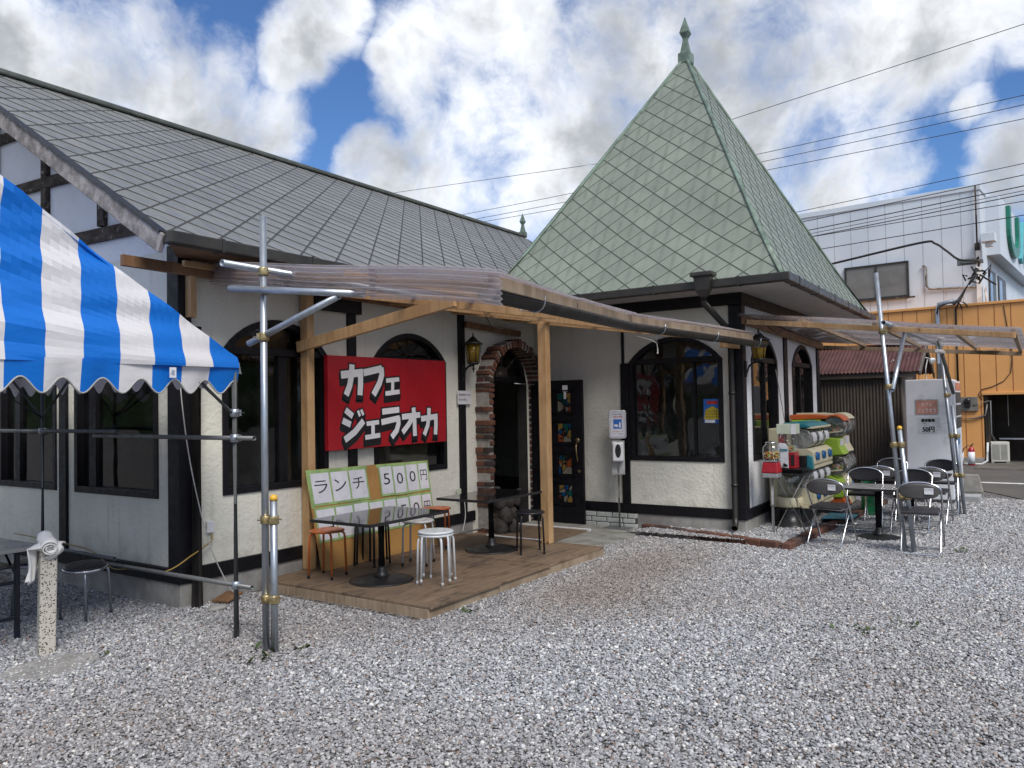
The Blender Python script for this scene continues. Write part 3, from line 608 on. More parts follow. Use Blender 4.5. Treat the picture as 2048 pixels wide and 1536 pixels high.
# plinth and black sole plates
m = MB(); m.box((-0.012, -0.012, -0.1), (4.1, 0.1, 0.205)); m.box((-0.012, 0.1, -0.1), (0.1, 7.7, 0.205)); m.box((L-0.012, -T-0.012, -0.1), (L+0.1, -0.1, 0.205)); m.box((L+0.1, -T-0.012, -0.1), (L+S, -T+0.1, 0.205)); m.build('plinth', CONC, CAFE, bevel=0.006)
for nm, lo, hi in (('sill_beam', (-0.03, -0.03, 0.206), (4.14, 0.05, 0.33)), ('sill_beam', (-0.03, 0.05, 0.206), (0.05, 7.7, 0.33)), ('sill_beam', (L-0.03, -T-0.03, 0.206), (L+0.05, -0.06, 0.33)), ('sill_beam', (L+0.05, -T-0.03, 0.206), (L+S, -T+0.05, 0.33)),
        ('timber_post', (-0.028, -0.03, 0.331), (0.10, 0.135, 3.08)), ('timber_post', (-0.028, 1.825, 0.331), (0.05, 1.962, 3.16)), ('timber_post', (1.942, -0.028, 0.331), (2.064, 0.05, 2.95)), ('timber_post', (3.851, -0.028, 0.331), (3.976, 0.05, 2.95)),
        ('timber_post', (L-0.028, -1.496, 0.331), (L+0.05, -1.383, 2.2)), ('timber_post', (L-0.03, -T-0.03, 0.331), (L+0.11, -T+0.14, 2.86)), ('timber_post', (7.58, -T-0.022, 0.331), (7.76, -T+0.05, 2.86)), ('timber_post', (L+S-0.16, -T-0.024, 0.331), (L+S, -T+0.1, 2.86)),
        ('wall_plate', (L-0.035, -T-0.035, 2.862), (L+0.1, 0.0, 3.01)), ('wall_plate', (L+0.1, -T-0.035, 2.862), (L+S, -T+0.1, 3.01)), ('corbel', (1.46, -0.06, 2.66), (2.12, -0.0285, 2.83)),
        ('door_post', (L-0.02, -1.44, 2.201), (L+0.03, -1.40, 2.86))):
    m = MB(); m.box(lo, hi); m.build(nm, BLACK, CAFE, bevel=0.006)
for y0, z0, y1, z1, wd in ((0.30, 3.30, 3.9, 3.385, 0.125), (1.25, 3.955, 3.9, 4.05, 0.11), (2.2, 4.58, 3.9, 4.66, 0.10)):
    m = MB(); m.beam((-0.03, y0, z0), (-0.03, y1, z1), wd, 0.05, (1, 0, 0)); m.build('gable_beam', WORN, CAFE, bevel=0.006)
for y, z0, z1 in ((1.155, 3.40, 3.78), (2.215, 3.44, 4.42), (3.3, 3.44, 5.05)):
    m = MB(); m.box((-0.052, y-0.055, z0), (-0.005, y+0.055, z1)); m.box((-0.10, y-0.075, z1-0.10), (-0.053, y+0.075, z1-0.01)); m.build('gable_stud', WORN, CAFE, bevel=0.008)
# roof of the long wing
XA, XB = -0.467, 11.5
m = MB()
ev, rg = Vector((0, -0.55, 3.022)), Vector((0, 3.893, 5.634)); sl = (rg-ev).length
m.poly([(XA, -0.55, 3.022), (XB, -0.55, 3.022), (XB, 3.893, 5.634), (XA, 3.893, 5.634)], [(0, 0), (XB-XA, 0), (XB-XA, sl), (0, sl)])
m.poly([(XB, 8.336, 3.022), (XA, 8.336, 3.022), (XA, 3.893, 5.634), (XB, 3.893, 5.634)], [(0, 0), (XB-XA, 0), (XB-XA, sl), (0, sl)])
ROOF = m.build('roof', SLATE, CAFE, recalc=False)
m = MB()
m.poly([(XA, -0.52, 2.975), (XB, -0.52, 2.975), (XB, 3.893, 5.575), (XA, 3.893, 5.575)]); m.poly([(XB, 8.3, 2.975), (XA, 8.3, 2.975), (XA, 3.893, 5.575), (XB, 3.893, 5.575)]); m.poly([(XA, -0.55, 2.965), (XB, -0.55, 2.965), (XB, 0, 2.965), (XA+0.46, 0, 2.965)])
m.build('roof_underside', PINE_D, CAFE, recalc=False)
for a_, b_ in ((ev, rg), (Vector((0, 8.336, 3.022)), rg)):
    d = (b_-a_).normalized()
    m = MB(); m.beam((XA-0.025, *(a_-Vector((0, 0, 0.085)))[1:]), (XA-0.025, *(b_-Vector((0, 0, 0.085)))[1:]), 0.045, 0.15); BB = m.build('bargeboard', BARGE, CAFE, bevel=0.008)
    m = MB(); m.beam((XA-0.02, *(a_+Vector((0, 0, 0.004)))[1:]), (XA-0.02, *(b_+Vector((0, 0, 0.004)))[1:]), 0.075, 0.02); m.build('edge_trim', PIPE_BR, BB)
def lips(fn, inside, wd, ht, du, dv, umin, umax, vmax, nrm, name, par, mt, kink=None, hgt=0.007, wl=0.007):
    """raised lower edges of the diamond shingles, clipped to the roof face"""
    for fam in (1, -1):
        m = MB(); n0 = int((umin/wd if fam > 0 else umin/wd-vmax/ht))-2; n1 = int((umax/wd+vmax/ht if fam > 0 else umax/wd))+3
        for i in range(n0, n1):
            run = []
            for j in range(161):
                v = vmax*j/160; u = wd*(i-fam*(v+dv)/ht)-du
                if inside(u, v): run.append((u, v))
            if len(run) < 2: continue
            ks = [run[0], run[-1]]
            if kink and run[0][1] < kink < run[-1][1]: ks.insert(1, min(run, key=lambda q: abs(q[1]-kink)))
            for a_, b_ in zip(ks, ks[1:]): m.beam(Vector(fn(*a_))+nrm*hgt*0.4, Vector(fn(*b_))+nrm*hgt*0.4, wl*(1.9 if fam > 0 and kink is None else 1.0), hgt, nrm)
        if m.f: m.build(name, mt, par, recalc=False)
LIP_SHADE_G = simple('slate_lip_shade', (0.07, 0.07, 0.07), 0.5); SEAM_C = simple('copper_seam', (0.10, 0.13, 0.105), 0.5)  # slate lips coloured dark to stand in for the shadow under the overlaps
nr_ = Vector((0, -RISE, 1)).normalized()
lips(lambda u, v: (XA+u, -0.55+v*(rg-ev).normalized().y, 3.022+v*(rg-ev).normalized().z), lambda u, v: 0.01 < u < XB-XA-0.01 and 0.0 <= v < sl, 0.434, 0.432, 0, 0, 0, XB-XA, sl, nr_, 'shingle_edges', ROOF, LIP_SHADE_G)
m = MB(); m.beam((XA-0.03, 3.893, 5.655), (XB+0.02, 3.893, 5.655), 0.15, 0.07); m.build('ridge_cap', RIDGE, ROOF, bevel=0.02)
def finial(x, y, z, k, rotz=0.0):
    m = MB(); q = k
    def ring(h, r): return [(x+r*math.cos(rotz+math.pi/4+i*math.pi/2)*1.414, y+r*math.sin(rotz+math.pi/4+i*math.pi/2)*1.414, z+h) for i in range(4)]
    lv = [(0, .105), (.02, .115), (.20, .115), (.22, .085), (.255, .075), (.46, .042), (.50, .042), (.60, .088), (.61, .088), (.92, .003)]
    b = len(m.v)
    for hh, r in lv: m.v += ring(hh*q, r*q)
    for i in range(len(lv)-1):
        for j in range(4): m.face((b+i*4+j, b+i*4+(j+1) % 4, b+(i+1)*4+(j+1) % 4, b+(i+1)*4+j))
    m.face([b+j for j in range(4)]); m.face([b+(len(lv)-1)*4+j for j in range(4)])
    return m
finial(11.46, 3.893, 5.62, 0.62).build('finial', COPPER_P, ROOF)
# tower roof
o = 0.71; ze = 3.05; ap = Vector((7.705, -1.63, 7.09)); c = [Vector((L-o, -T-o, ze)), Vector((L+S+o, -T-o, ze)), Vector((L+S+o, -T+SY+o, ze)), Vector((L-o, -T+SY+o, ze))]
# the copper sheets kick out a little towards the eaves
m = MB()
for i in range(4):
    p, q = c[i], c[(i+1) % 4]; mid = (p+q)/2; uu = (q-p).normalized(); sl = (ap-mid).length; k2 = 0.22
    pm = p.lerp(ap, k2) - Vector((0, 0, 0.07)); qm = q.lerp(ap, k2) - Vector((0, 0, 0.07))
    def uvp(x): return ((x-mid).dot(uu), sl*(x.z-ze)/(ap.z-ze))
    up_ = lambda x: uvp(x+Vector((0, 0, 0.07))); m.poly([p, q, qm, pm], [uvp(p), uvp(q), up_(qm), up_(pm)]); m.poly([pm, qm, ap], [up_(pm), up_(qm), uvp(ap)])
TROOF = m.build('tower_roof', COPPER, CAFE, recalc=False)
for i in range(4):
    p = c[i]; pm = p.lerp(ap, 0.22) - Vector((0, 0, 0.07)); m = MB(); m.tube([p+Vector((0, 0, 0.01)), pm+Vector((0, 0, 0.012)), ap], 0.028, 8); m.build('hip_cap', COPPER_P, TROOF)
finial(ap.x, ap.y, ap.z-0.13, 0.82).build('finial', COPPER_P, TROOF)
for i in (0, 3):
    p, q = c[i], c[(i+1) % 4]; mid = (p+q)/2; uu = (q-p).normalized(); sl2 = (ap-mid).length; hl = (q-p).length/2; nn = (q-p).cross(ap-p).normalized()
    def tf(u, v, mid=mid, uu=uu, sl2=sl2): t_ = v/sl2; return mid + uu*u + (ap-mid)*t_ - Vector((0, 0, 0.07*min(t_/0.22, (1-t_)/0.78)))
    lips(tf, lambda u, v, hl=hl, sl2=sl2: abs(u) < hl*(1-v/sl2)-0.005, 0.375, 0.345, 0.045, 0.041, -hl, hl, sl2*0.985, nn, 'shingle_edges', TROOF, SEAM_C, kink=sl2*0.22, hgt=0.005, wl=0.005)
m = MB(); m.poly([c[0]+Vector((0.03, 0.03, -0.04)), c[1]+Vector((-0.03, 0.03, -0.04)), c[2]+Vector((-0.03, -0.03, -0.04)), c[3]+Vector((0.03, -0.03, -0.04))]); m.build('soffit', SOFFIT, CAFE, recalc=False)
# flashing where the wing meets the tower roof
m = MB(); m.grid(lambda u, v: (5.35+0.75*u, -0.30+0.55*v, roof_z(-0.30+0.55*v)+0.02+0.10*u*u), 6, 4); m.build('flashing', SLATE, ROOF, recalc=False, solid=0.006)
def halfpipe(mb, pts, r, n=8, upv=(0, 0, 1)):
    pts = [Vector(p) for p in pts]; b = len(mb.v); rows = []
    for i, p in enumerate(pts):
        d = (pts[min(i+1, len(pts)-1)]-pts[max(i-1, 0)]).normalized(); s = d.cross(Vector(upv)).normalized(); u = s.cross(d)
        for j in range(n+1):
            a = math.pi + math.pi*j/n; mb.v.append(tuple(p + s*(r*math.cos(a)) + u*(r*math.sin(a))))
    mb.smooth = True
    for i in range(len(pts)-1):
        for j in range(n): mb.face((b+i*(n+1)+j, b+(i+1)*(n+1)+j, b+(i+1)*(n+1)+j+1, b+i*(n+1)+j+1))
    mb.smooth = False
def box_gutter(name, pts, par):
    m = MB()
    for a_, b_ in zip(pts, pts[1:]): m.beam(a_, b_, 0.10, 0.10)
    G = m.build(name, GUT, par, bevel=0.012); ln = (Vector(pts[1])-Vector(pts[0])).length; n = int(ln/0.9)
    for a_, b_ in zip(pts, pts[1:]):
        ln = (Vector(b_)-Vector(a_)).length; n = max(1, int(ln/0.85)); d, s, u = frame(Vector(b_)-Vector(a_))
        for i in range(n):
            c_ = Vector(a_).lerp(Vector(b_), (i+0.5)/n); q = MB(); q.beam(c_-d*0.012, c_+d*0.012, 0.108, 0.108); q.build('gutter_clip', GUT, G)
    return G
box_gutter('gutter', [(XA-0.03, -0.60, 2.985), (5.15, -0.60, 2.975)], CAFE)
g0, g1, g2 = (L-o-0.05, 0.35, ze-0.03), (L-o-0.05, -T-o-0.05, ze-0.02), (L+S+o, -T-o-0.05, ze-0.03)
box_gutter('gutter', [g0, g1], CAFE); box_gutter('gutter', [(g1[0]-0.05, g1[1], g1[2]), g2], CAFE)
# rain head and downpipes
m = MB(); x, y = L-o-0.11, -2.86; b = len(m.v)
for h_, wx, wy in ((0.12, 0.075, 0.125), (0.10, 0.08, 0.135), (0.07, 0.08, 0.135), (0.06, 0.06, 0.10), (-0.09, 0.052, 0.085), (-0.17, 0.035, 0.04)): m.v += [(x-wx, y-wy, ze+h_), (x+wx, y-wy, ze+h_), (x+wx, y+wy, ze+h_), (x-wx, y+wy, ze+h_)]
for i in range(5):
    for j in range(4): m.face((b+i*4+j, b+i*4+(j+1) % 4, b+(i+1)*4+(j+1) % 4, b+(i+1)*4+j))
m.face((b, b+1, b+2, b+3)); m.build('rain_head', GUT, CAFE, bevel=0.006)
m = MB(); m.tube([(x, y, ze-0.15), (x, y, ze-0.24), (L-0.075, y-0.04, 2.55), (L-0.07, y-0.06, 2.42), (L-0.07, y-0.06, 0.25), (L-0.10, y-0.07, 0.16), (L-0.17, y-0.08, 0.12)], 0.038, 12, cap=False); DP = m.build('downpipe', PIPE_BR, CAFE)
for z in (0.62, 1.75): q = MB(); q.lathe((L-0.07, y-0.06, z), (0, 0, 1), [(0.046, 0), (0.046, 0.03)], 12); q.build('pipe_bracket', PIPE_BR, DP)
m = MB(); m.tube([(0.10, -0.085, 2.38), (0.10, -0.085, 0.0)], 0.048, 12, cap=False); m.build('downpipe', PIPE_BR, CAFE)
for wfn, oo, kw in ((FRONT, W1, dict(mull=((1.11, 0.10),))), (FRONT, W2, dict(fan=5)), (TFRONT, W3, dict(mull=((2.40, 0.03),))), (TSIDE, W4, dict(mull=((6.72, 0.05),))), (TSIDE, W5, dict(mull=((8.6, 0.05),))), (GABLE, GA, dict(mull=((1.42, 0.12),))), (GABLE, GB, dict(mull=((2.9, 0.10),)))): window(wfn, oo, **kw)
m = MB(); m.box((2.50, 0.12, 0.97), (3.38, 0.14, 1.60)); m.build('blind_panel', simple('brown_card', (0.25, 0.20, 0.135), 0.8, var=0.1), CAFE)
# sky-lit things standing inside, seen faintly through the panes
m = MB(); m.box((L+1.2, -1.2, 0.06), (L+1.25, -0.7, 2.4)); m.box((L+0.9, -2.5, 0.06), (L+1.3, -2.0, 0.9)); m.build('interior_screen', simple('pale_curtain', (0.30, 0.31, 0.28), 0.9), CAFE)
# door way
m = MB(); f = lambda x, z, d: (x, 0.02+d, z)
m.hexa([f(DOOR['a'], 1.99, 0), f(DOOR['b'], 1.99, 0), f(DOOR['b'], 2.06, 0), f(DOOR['a'], 2.06, 0), f(DOOR['a'], 1.99, 0.1), f(DOOR['b'], 1.99, 0.1), f(DOOR['b'], 2.06, 0.1), f(DOOR['a'], 2.06, 0.1)]); FL = m.build('fanlight', BLACK, CAFE)
for i in range(3):
    a_ = R(45+45*i); q = MB(); q.beam((4.89+0.13*math.cos(a_), 0.06, 2.06+0.13*math.sin(a_)), (4.89+0.5*math.cos(a_), 0.06, 2.06+0.40*math.sin(a_)), 0.03, 0.03); q.build('glazing_bar', WORN, FL)
q = MB(); q.prism([(4.89+0.15*math.cos(math.pi*i/8), 0.05, 2.061+0.15*math.sin(math.pi*i/8)) for i in range(9)], (0, 0.03, 0)); q.build('half_disc', WORN, FL)
q = MB(); q.poly([(x, 0.07, z) for x, z in [(DOOR['a'], 2.06), (DOOR['b'], 2.06)] + outline(DOOR)[2:]]); q.build('pane', GLASS, FL, recalc=False)
# brick arch round the doorway, each brick its own block
m = MB(); mo = MB(); cx, ro, ri, sp_ = 4.90, 0.69, 0.585, 1.86
def arch_block(t0, t1, dep, jit):
    pts = []
    def P(t, r):      # t: arc length parameter, 0..H up the left leg, then round, then down
        H = sp_
        if t < H: return (cx-r, t)
        if t < H+math.pi: a_ = math.pi-(t-H); return (cx+r*math.cos(a_), sp_+r*math.sin(a_)*1.0)
        return (cx+r, H-(t-H-math.pi))
    a0, a1, b1, b0 = P(t0, ri), P(t1, ri), P(t1, ro+jit), P(t0, ro+jit)
    return [(*a0, 0), (*a1, 0), (*b1, 0), (*b0, 0)]
t = 0.02
while t < 2*sp_+math.pi-0.05:
    rad = sp_ <= t < sp_+math.pi; stp = (random.uniform(0.075, 0.10) if not rad else random.uniform(0.105, 0.135)); gap = random.uniform(0.02, 0.03) * (1 if not rad else 1.2)
    q4 = arch_block(t+gap*0.5, min(t+stp, 2*sp_+math.pi)-gap*0.5, 0, random.uniform(-0.022, 0.022)); dy = random.uniform(-0.022, 0.016)
    for s0, s1 in ((0.0, 0.12), (0.125, 0.225)):
        fr_ = [(x, -s1-dy*(s1 > 0.2), z) for x, z, _ in q4]; bk = [(x, -s0, z) for x, z, _ in q4]; m.hexa(fr_+bk)
    t += stp
BA = m.build('brick_arch', BRICK, CAFE, bevel=0.008)
nseg = 60; tt = [0.0+(2*sp_+math.pi)*i/nseg for i in range(nseg+1)]
for i in range(nseg):
    ri, ro = 0.592, 0.676; q4 = arch_block(tt[i], tt[i+1], 0, 0); mo.hexa([(x, -0.205, z) for x, z, _ in q4]+[(x, -0.001, z) for x, z, _ in q4])
ri, ro = 0.585, 0.69
mo.build('mortar', MORTAR, BA)
# open door leaf, folded back against the tower
DX = 5.48; m = MB(); y0, y1, z0, z1 = -0.06, -0.885, 0.03, 2.0
m.box((DX-0.02, y1, z0), (DX+0.025, y0, z1)); DL = m.build('door', BLACK, CAFE, bevel=0.004)
rows = ((1.57, 1.82), (1.15, 1.40), (0.71, 0.96), (0.32, 0.55))
for ci, (ya, yb) in enumerate(((-0.21, -0.39), (-0.50, -0.70))):
    for ri_, (za, zb) in enumerate(rows):
        q = MB(); e = 0.045; xx = DX-0.028
        for p, q2, a_, b_ in ((ya+e, yb-e, za-e, za-e+0.02), (ya+e, yb-e, zb+e-0.02, zb+e), (ya+e, ya+e-0.02, za-e, zb+e), (yb-e+0.02, yb-e, za-e, zb+e)): q.box((xx, min(p, q2), a_), (DX-0.0205, max(p, q2), b_))
        q.build('door_moulding', BLACK, DL)
        # leaded glass: a few irregular cells
        q = MB(); rs = random.Random(ci*10+ri_); pts = [(rs.uniform(ya, yb), rs.uniform(za, zb)) for _ in range(11)]; n = 14
        cells = {}
        for i in range(n):
            for j in range(n):
                yy = ya+(yb-ya)*(i+.5)/n; zz = za+(zb-za)*(j+.5)/n; ds = sorted((math.hypot(yy-a_, zz-b_), k_) for k_, (a_, b_) in enumerate(pts)); k_ = ds[0][1]; lead = ds[1][0]-ds[0][0] < 0.011
                q.mat(5 if lead else rs.Random(k_).randrange(5) if False else (k_*7+ci*3+ri_*2) % 5)
                a0, a1 = ya+(yb-ya)*i/n, ya+(yb-ya)*(i+1)/n; b0, b1 = za+(zb-za)*j/n, za+(zb-za)*(j+1)/n
                q.poly([(DX-0.0225, a0, b0), (DX-0.0225, a1, b0), (DX-0.0225, a1, b1), (DX-0.0225, a0, b1)])
        q.build('stained_glass', TPANELS+[BLACK], DL, recalc=False)
q = MB(); q.lathe((DX-0.021, -0.80, 1.17), (-1, 0, 0), [(0.035, 0), (0.035, 0.008), (0.02, 0.012)], 14); q.tube([(DX-0.03, -0.80, 1.15), (DX-0.07, -0.80, 1.10), (DX-0.075, -0.81, 1.0), (DX-0.06, -0.815, 0.90), (DX-0.03, -0.815, 0.87)], 0.009, 8); q.lathe((DX-0.021, -0.82, 0.75), (-1, 0, 0), [(0.022, 0), (0.022, 0.01)], 12); q.build('door_handle', BRASS, DL)
q = MB(); q.box((DX-0.026, -0.66, 1.84), (DX-0.0205, -0.58, 1.93)); q.box((DX-0.026, -0.635, 1.74), (DX-0.0205, -0.60, 1.84)); q.build('paper_strip', PAPER, DL)
q = MB(); q.tube([(DX-0.04, -0.13, 1.955), (DX-0.12, -0.02, 1.965), (DX-0.32, 0.03, 1.97)], 0.008, 6); q.build('door_closer', ALU, DL)
# threshold: old step with white edging, brown mat floor, whitewashed paving
m = MB(); m.box((4.0, -1.18, -0.05), (4.98, 0.25, 0.045)); m.build('entrance_step', DECK, CAFE); 
for lo, hi in (((3.98, -1.22, -0.05), (4.02, -0.3, 0.065)), ((4.98, -1.22, -0.05), (5.02, 0.0, 0.06))): m = MB(); m.box(lo, hi); m.build('white_edging', WPAINT, CAFE, bevel=0.006)
m = MB()
def m_paving():
    k = NT('whitewashed_paving'); x, y, z = k.sep(k.obj); rib = k.math('SINE', k.math('MULTIPLY', k.math('ADD', x, k.math('MULTIPLY', k.noise(3, 3, 0.5), 0.05)), 120.0)); n1 = k.noise(5, 6, 0.65)
    col = k.mix(k.ramp(n1, 0.35, 0.7), (0.42, 0.42, 0.38), (0.25, 0.24, 0.21)); col = k.mix(k.math('MULTIPLY', k.ramp(rib, 0.2, 0.9), 0.35), col, (0.14, 0.13, 0.12)); k.bump(rib, 0.01); return k.set(col, 0.85, 0, 0.3)
m.poly([(5.02, -0.05, 0.02), (5.02, -1.2, 0.02), (4.0, -1.22, 0.018), (3.8, -1.30, 0.016), (3.95, -1.60, 0.014), (4.45, -1.83, 0.012), (4.95, -1.86, 0.012), (5.45, -1.66, 0.014), (5.64, -1.60, 0.016), (5.64, -0.05, 0.02)])
PV = m.build('paving', m_paving(), recalc=False, solid=0.02); tag(PV, kind='structure')
m = MB()
for r_ in range(3):
    yy = -0.80 + (0.09 if r_ % 2 else 0)*0
    xs = [-0.80]
    while xs[-1] > -1.58: xs.append(max(-1.60, xs[-1]-random.uniform(0.17, 0.24)*(0.6 if len(xs) == 1 and r_ % 2 else 1)))
    for a_, b_ in zip(xs, xs[1:]): m.box((L-0.085, b_+0.006, 0.005+0.068*r_), (L-0.013, a_-0.006, 0.064+0.068*r_))
WB = m.build('brick_footing', WBRICK, CAFE, bevel=0.008)
m = MB(); m.box((L-0.075, -1.59, 0.0), (L-0.0125, -0.80, 0.203)); m.build('mortar', simple('dark_joint', (0.06, 0.06, 0.055), 0.9), WB)
# dark rockwork heaped at the foot of the left jamb
m = MB(); rs = random.Random(3)
for (x, y, z, r_) in ((4.28, -0.30, 0.10, .13), (4.42, -0.42, 0.09, .11), (4.33, -0.36, 0.26, .115), (4.45, -0.38, 0.27, .09), (4.30, -0.30, 0.42, .10), (4.42, -0.36, 0.42, .085), (4.52, -0.40, 0.43, .07), (4.55, -0.42, 0.53, .06), (4.27, -0.28, 0.55, .075)): m.blob((x, y, z), (r_*0.85, r_*0.85, r_*1.1), rs.random()*30, 0.35, 2, 2.2)
RK = m.build('rockwork', ROCK, loc=(4.4, -0.35, 0)); tag(RK, 'pile of dark rough rocks at the foot of the brick arch', 'rocks')
# ------------------------------------------------------------------ lean-to canopies of corrugated plastic on poles
def clampset(m, p, along=(1, 0, 0), r=0.03):
    """a pipe clamp: two bands with bolts"""
    p = Vector(p); a = Vector(along).normalized(); m.lathe(p-Vector((0, 0, 0.03)), (0, 0, 1), [(r+0.004, 0), (r+0.012, 0.006), (r+0.012, 0.054), (r+0.004, 0.06)], 12)
    s = a.cross(Vector((0, 0, 1))).normalized() if abs(a.z) < 0.9 else Vector((1, 0, 0))
    m.box(tuple(p+a*(r+0.012)-Vector((0.014, 0.014, 0.022))), tuple(p+a*(r+0.012)+Vector((0.014, 0.014, 0.022)))); m.tube([p+s*(r+0.02)-a*0.03, p+s*(r+0.02)+a*0.05], 0.006, 6)
def wavy(fn, s0, s1, pitch=0.0318, nv=6, amp=0.008, per=6):
    """corrugated sheet: fn(s, t) -> point, waves run along s"""
    m = MB(); m.smooth = True; n = int((s1-s0)/pitch*per)
    def f(u, v):
        s = s0+(s1-s0)*u; p = Vector(fn(s, v)); return p + Vector((0, 0, amp*math.sin(2*math.pi*s/pitch)))
    m.grid(f, n, nv); return m
C1 = thing('lean_to_canopy', (1.34, -0.1, 0), 'long corrugated plastic lean-to canopy over the wooden deck and entrance, with half round gutter', 'canopy')
OUT1 = [(-0.56, -3.66, 2.365), (2.47, -3.05, 2.455), (5.28, -3.30, 2.455)]
S0, S1 = 0.27, 5.36
def outer1(x):
    x = -0.56 + (x-S0)*(5.28+0.56)/(S1-S0)
    for a_, b_ in zip(OUT1, OUT1[1:]):
        if x <= b_[0] or b_ is OUT1[-1]: t_ = (x-a_[0])/(b_[0]-a_[0]); return tuple(a_[i]+(b_[i]-a_[i])*t_ for i in range(3))
WALLZ = 2.955
def sheet1(x, v):
    v = v*1.018 if v > 0.985 else v
    q = outer1(x); y0 = -0.06; sag = 0.012*math.sin(v*9+x*1.3); return (x+(q[0]-x)*v, y0+(q[1]-y0)*v, WALLZ+(q[2]-WALLZ)*v+sag*v)
xs = [0.27, 1.55, 2.9, 4.2, 5.36]
for i, (a_, b_) in enumerate(zip(xs, xs[1:])):
    zoff = 0.006*(i % 2)
    wavy(lambda s, v, zo=zoff: (sheet1(s, v)[0], sheet1(s, v)[1], sheet1(s, v)[2]+zo), a_-0.05*(i > 0), b_, nv=14).build('corrugated_sheet', POLY, C1, recalc=False)
# strip closing the left side: waves run along the strip
for i, (v0, v1, dx) in enumerate(((0.0, 0.37, 0.0), (0.345, 0.71, -0.006), (0.685, 1.0, 0.0))):
    m = MB(); m.smooth = True
    def f(u, v, v0=v0, v1=v1, dx=dx):
        t_ = v0+(v1-v0)*u; q = sheet1(S0, t_); return (q[0]-0.012+dx+0.012*math.sin(v*2*math.pi*6.5)+0.012*math.sin(u*3+i*2), q[1]-0.002, q[2]+0.016-(0.205+0.012*math.sin(u*2.6+i))*v)
    m.grid(f, 10, 64); m.build('side_strip', POLY_S, C1, recalc=False)
def inv1(x, y):
    """sheet parameters over the point (x, y)"""
    s_ = x
    for _ in range(12):
        q = outer1(s_); v = (y+0.06)/(q[1]+0.06); s_ += x-(s_+(q[0]-s_)*v)
    return s_, v
def under1(x, y, dz): s_, v = inv1(x, y); return (x, y, sheet1(s_, v)[2]-dz)
m = MB(); m.beam((-0.55, -0.085, 2.86), (3.3, -0.085, 2.83), 0.045, 0.09); m.build('ledger', PINE_D, C1, bevel=0.004)
m = MB(); m.beam((3.95, -0.06, 2.70), (5.2, -0.06, 2.66), 0.045, 0.075); m.build('ledger', PINE_D, C1, bevel=0.004)
m = MB(); m.beam((0.07, -0.065, 2.46), (0.07, -0.065, 2.93), 0.075, 0.06, (1, 0, 0)); m.build('wall_block', PINE, C1, bevel=0.004)
m = MB(); m.beam((-0.05, -0.14, 2.90), (0.34, -0.14, 2.90), 0.04, 0.05); m.build('ledger', PINE, C1, bevel=0.004)
for y, x0, x1, mt in ((-0.75, 0.14, 5.3, PINE), (-2.15, -0.16, 5.3, PINE), (-0.40, 0.24, 5.3, PINE_D)):
    m = MB(); m.beam(under1(x0, y, 0.032), under1(x1, y, 0.032), 0.045, 0.042); m.build('purlin', mt, C1, bevel=0.003)
m = MB()
for a_, b_ in zip(OUT1, OUT1[1:]): m.beam(Vector(a_)+Vector((0.02, 0.025, -0.045)), Vector(b_)+Vector((-0.02, 0.025, -0.045)), 0.035, 0.072)
m.build('fascia', PINE_G, C1, bevel=0.003)
# screwed battens seen through the side strip
m = MB(); m.beam(Vector(sheet1(S0, 0.02))+Vector((0.03, 0, -0.075)), Vector(sheet1(S0, 0.98))+Vector((0.03, 0, -0.075)), 0.03, 0.05); m.build('side_batten', PINE, C1, bevel=0.003)
for x in (1.34, 2.5, 3.66, 4.75):
    m = MB(); m.beam(under1(x, -0.08, 0.10), under1(x, -2.92, 0.10), 0.045, 0.09); m.build('rafter', PINE, C1, bevel=0.004)
m = MB(); m.beam((1.34, -0.075, 0.1), (1.34, -0.075, 2.82), 0.10, 0.09, (1, 0, 0)); m.build('wooden_post', PINE, C1, bevel=0.005)
m = MB(); m.beam((3.66, -1.39, 0.1), (3.66, -1.39, 2.60), 0.105, 0.10, (1, 0, 0)); m.build('wooden_post', PINE, C1, bevel=0.005)
m = MB(); m.beam((1.27, -0.02, 2.27), (1.27, -1.98, 2.555), 0.042, 0.105); m.build('knee_brace', PINE, C1, bevel=0.004)
m = MB(); m.beam((5.20, -2.93, 2.36), (5.62, -3.0, 2.36), 0.05, 0.10); m.build('end_block', PINE, C1, bevel=0.004)
m = MB(); m.beam((5.15, -3.20, 2.39), (3.0, -2.99, 2.395), 0.04, 0.05); m.build('fascia_rail', PINE, C1, bevel=0.004)
m = MB(); G = [(-0.46, -3.55, 2.29), (2.45, -3.02, 2.375), (5.58, -3.32, 2.365)]; halfpipe(m, G, 0.062, 10); G1 = m.build('gutter', GUT, C1, recalc=False, solid=0.004)
for t_ in (0.24, 1.18, 1.55, 1.92):
    i = int(t_); a_, b_ = Vector(G[i]), Vector(G[i+1]); p = a_.lerp(b_, t_-i); d, s, u = frame(b_-a_); q = MB(); q.tube([p+s*(0.067*math.cos(math.pi+math.pi*j/8))+u*(0.067*math.sin(math.pi+math.pi*j/8)) for j in range(9)] + [p+s*0.067+u*0.03], 0.0055, 6); q.tube([p-u*0.067, p-u*0.06-s*0.10+Vector((0, 0, 0.01)), p-s*0.16+u*0.06], 0.0045, 6); q.build('gutter_hook', GALV, G1)
m = MB(); m.tube([(3.9, -2.80, 2.42), (4.15, -2.55, 2.38), (4.4, -2.45, 2.345), (4.55, -2.3, 2.40), (4.62, -2.1, 2.46)], 0.006, 6); m.tube([(4.4, -2.45, 2.345), (4.42, -2.45, 2.28), (4.40, -2.46, 2.22), (4.36, -2.47, 2.23)], 0.006, 6); m.build('wire_hanger', CABLE_W, C1)
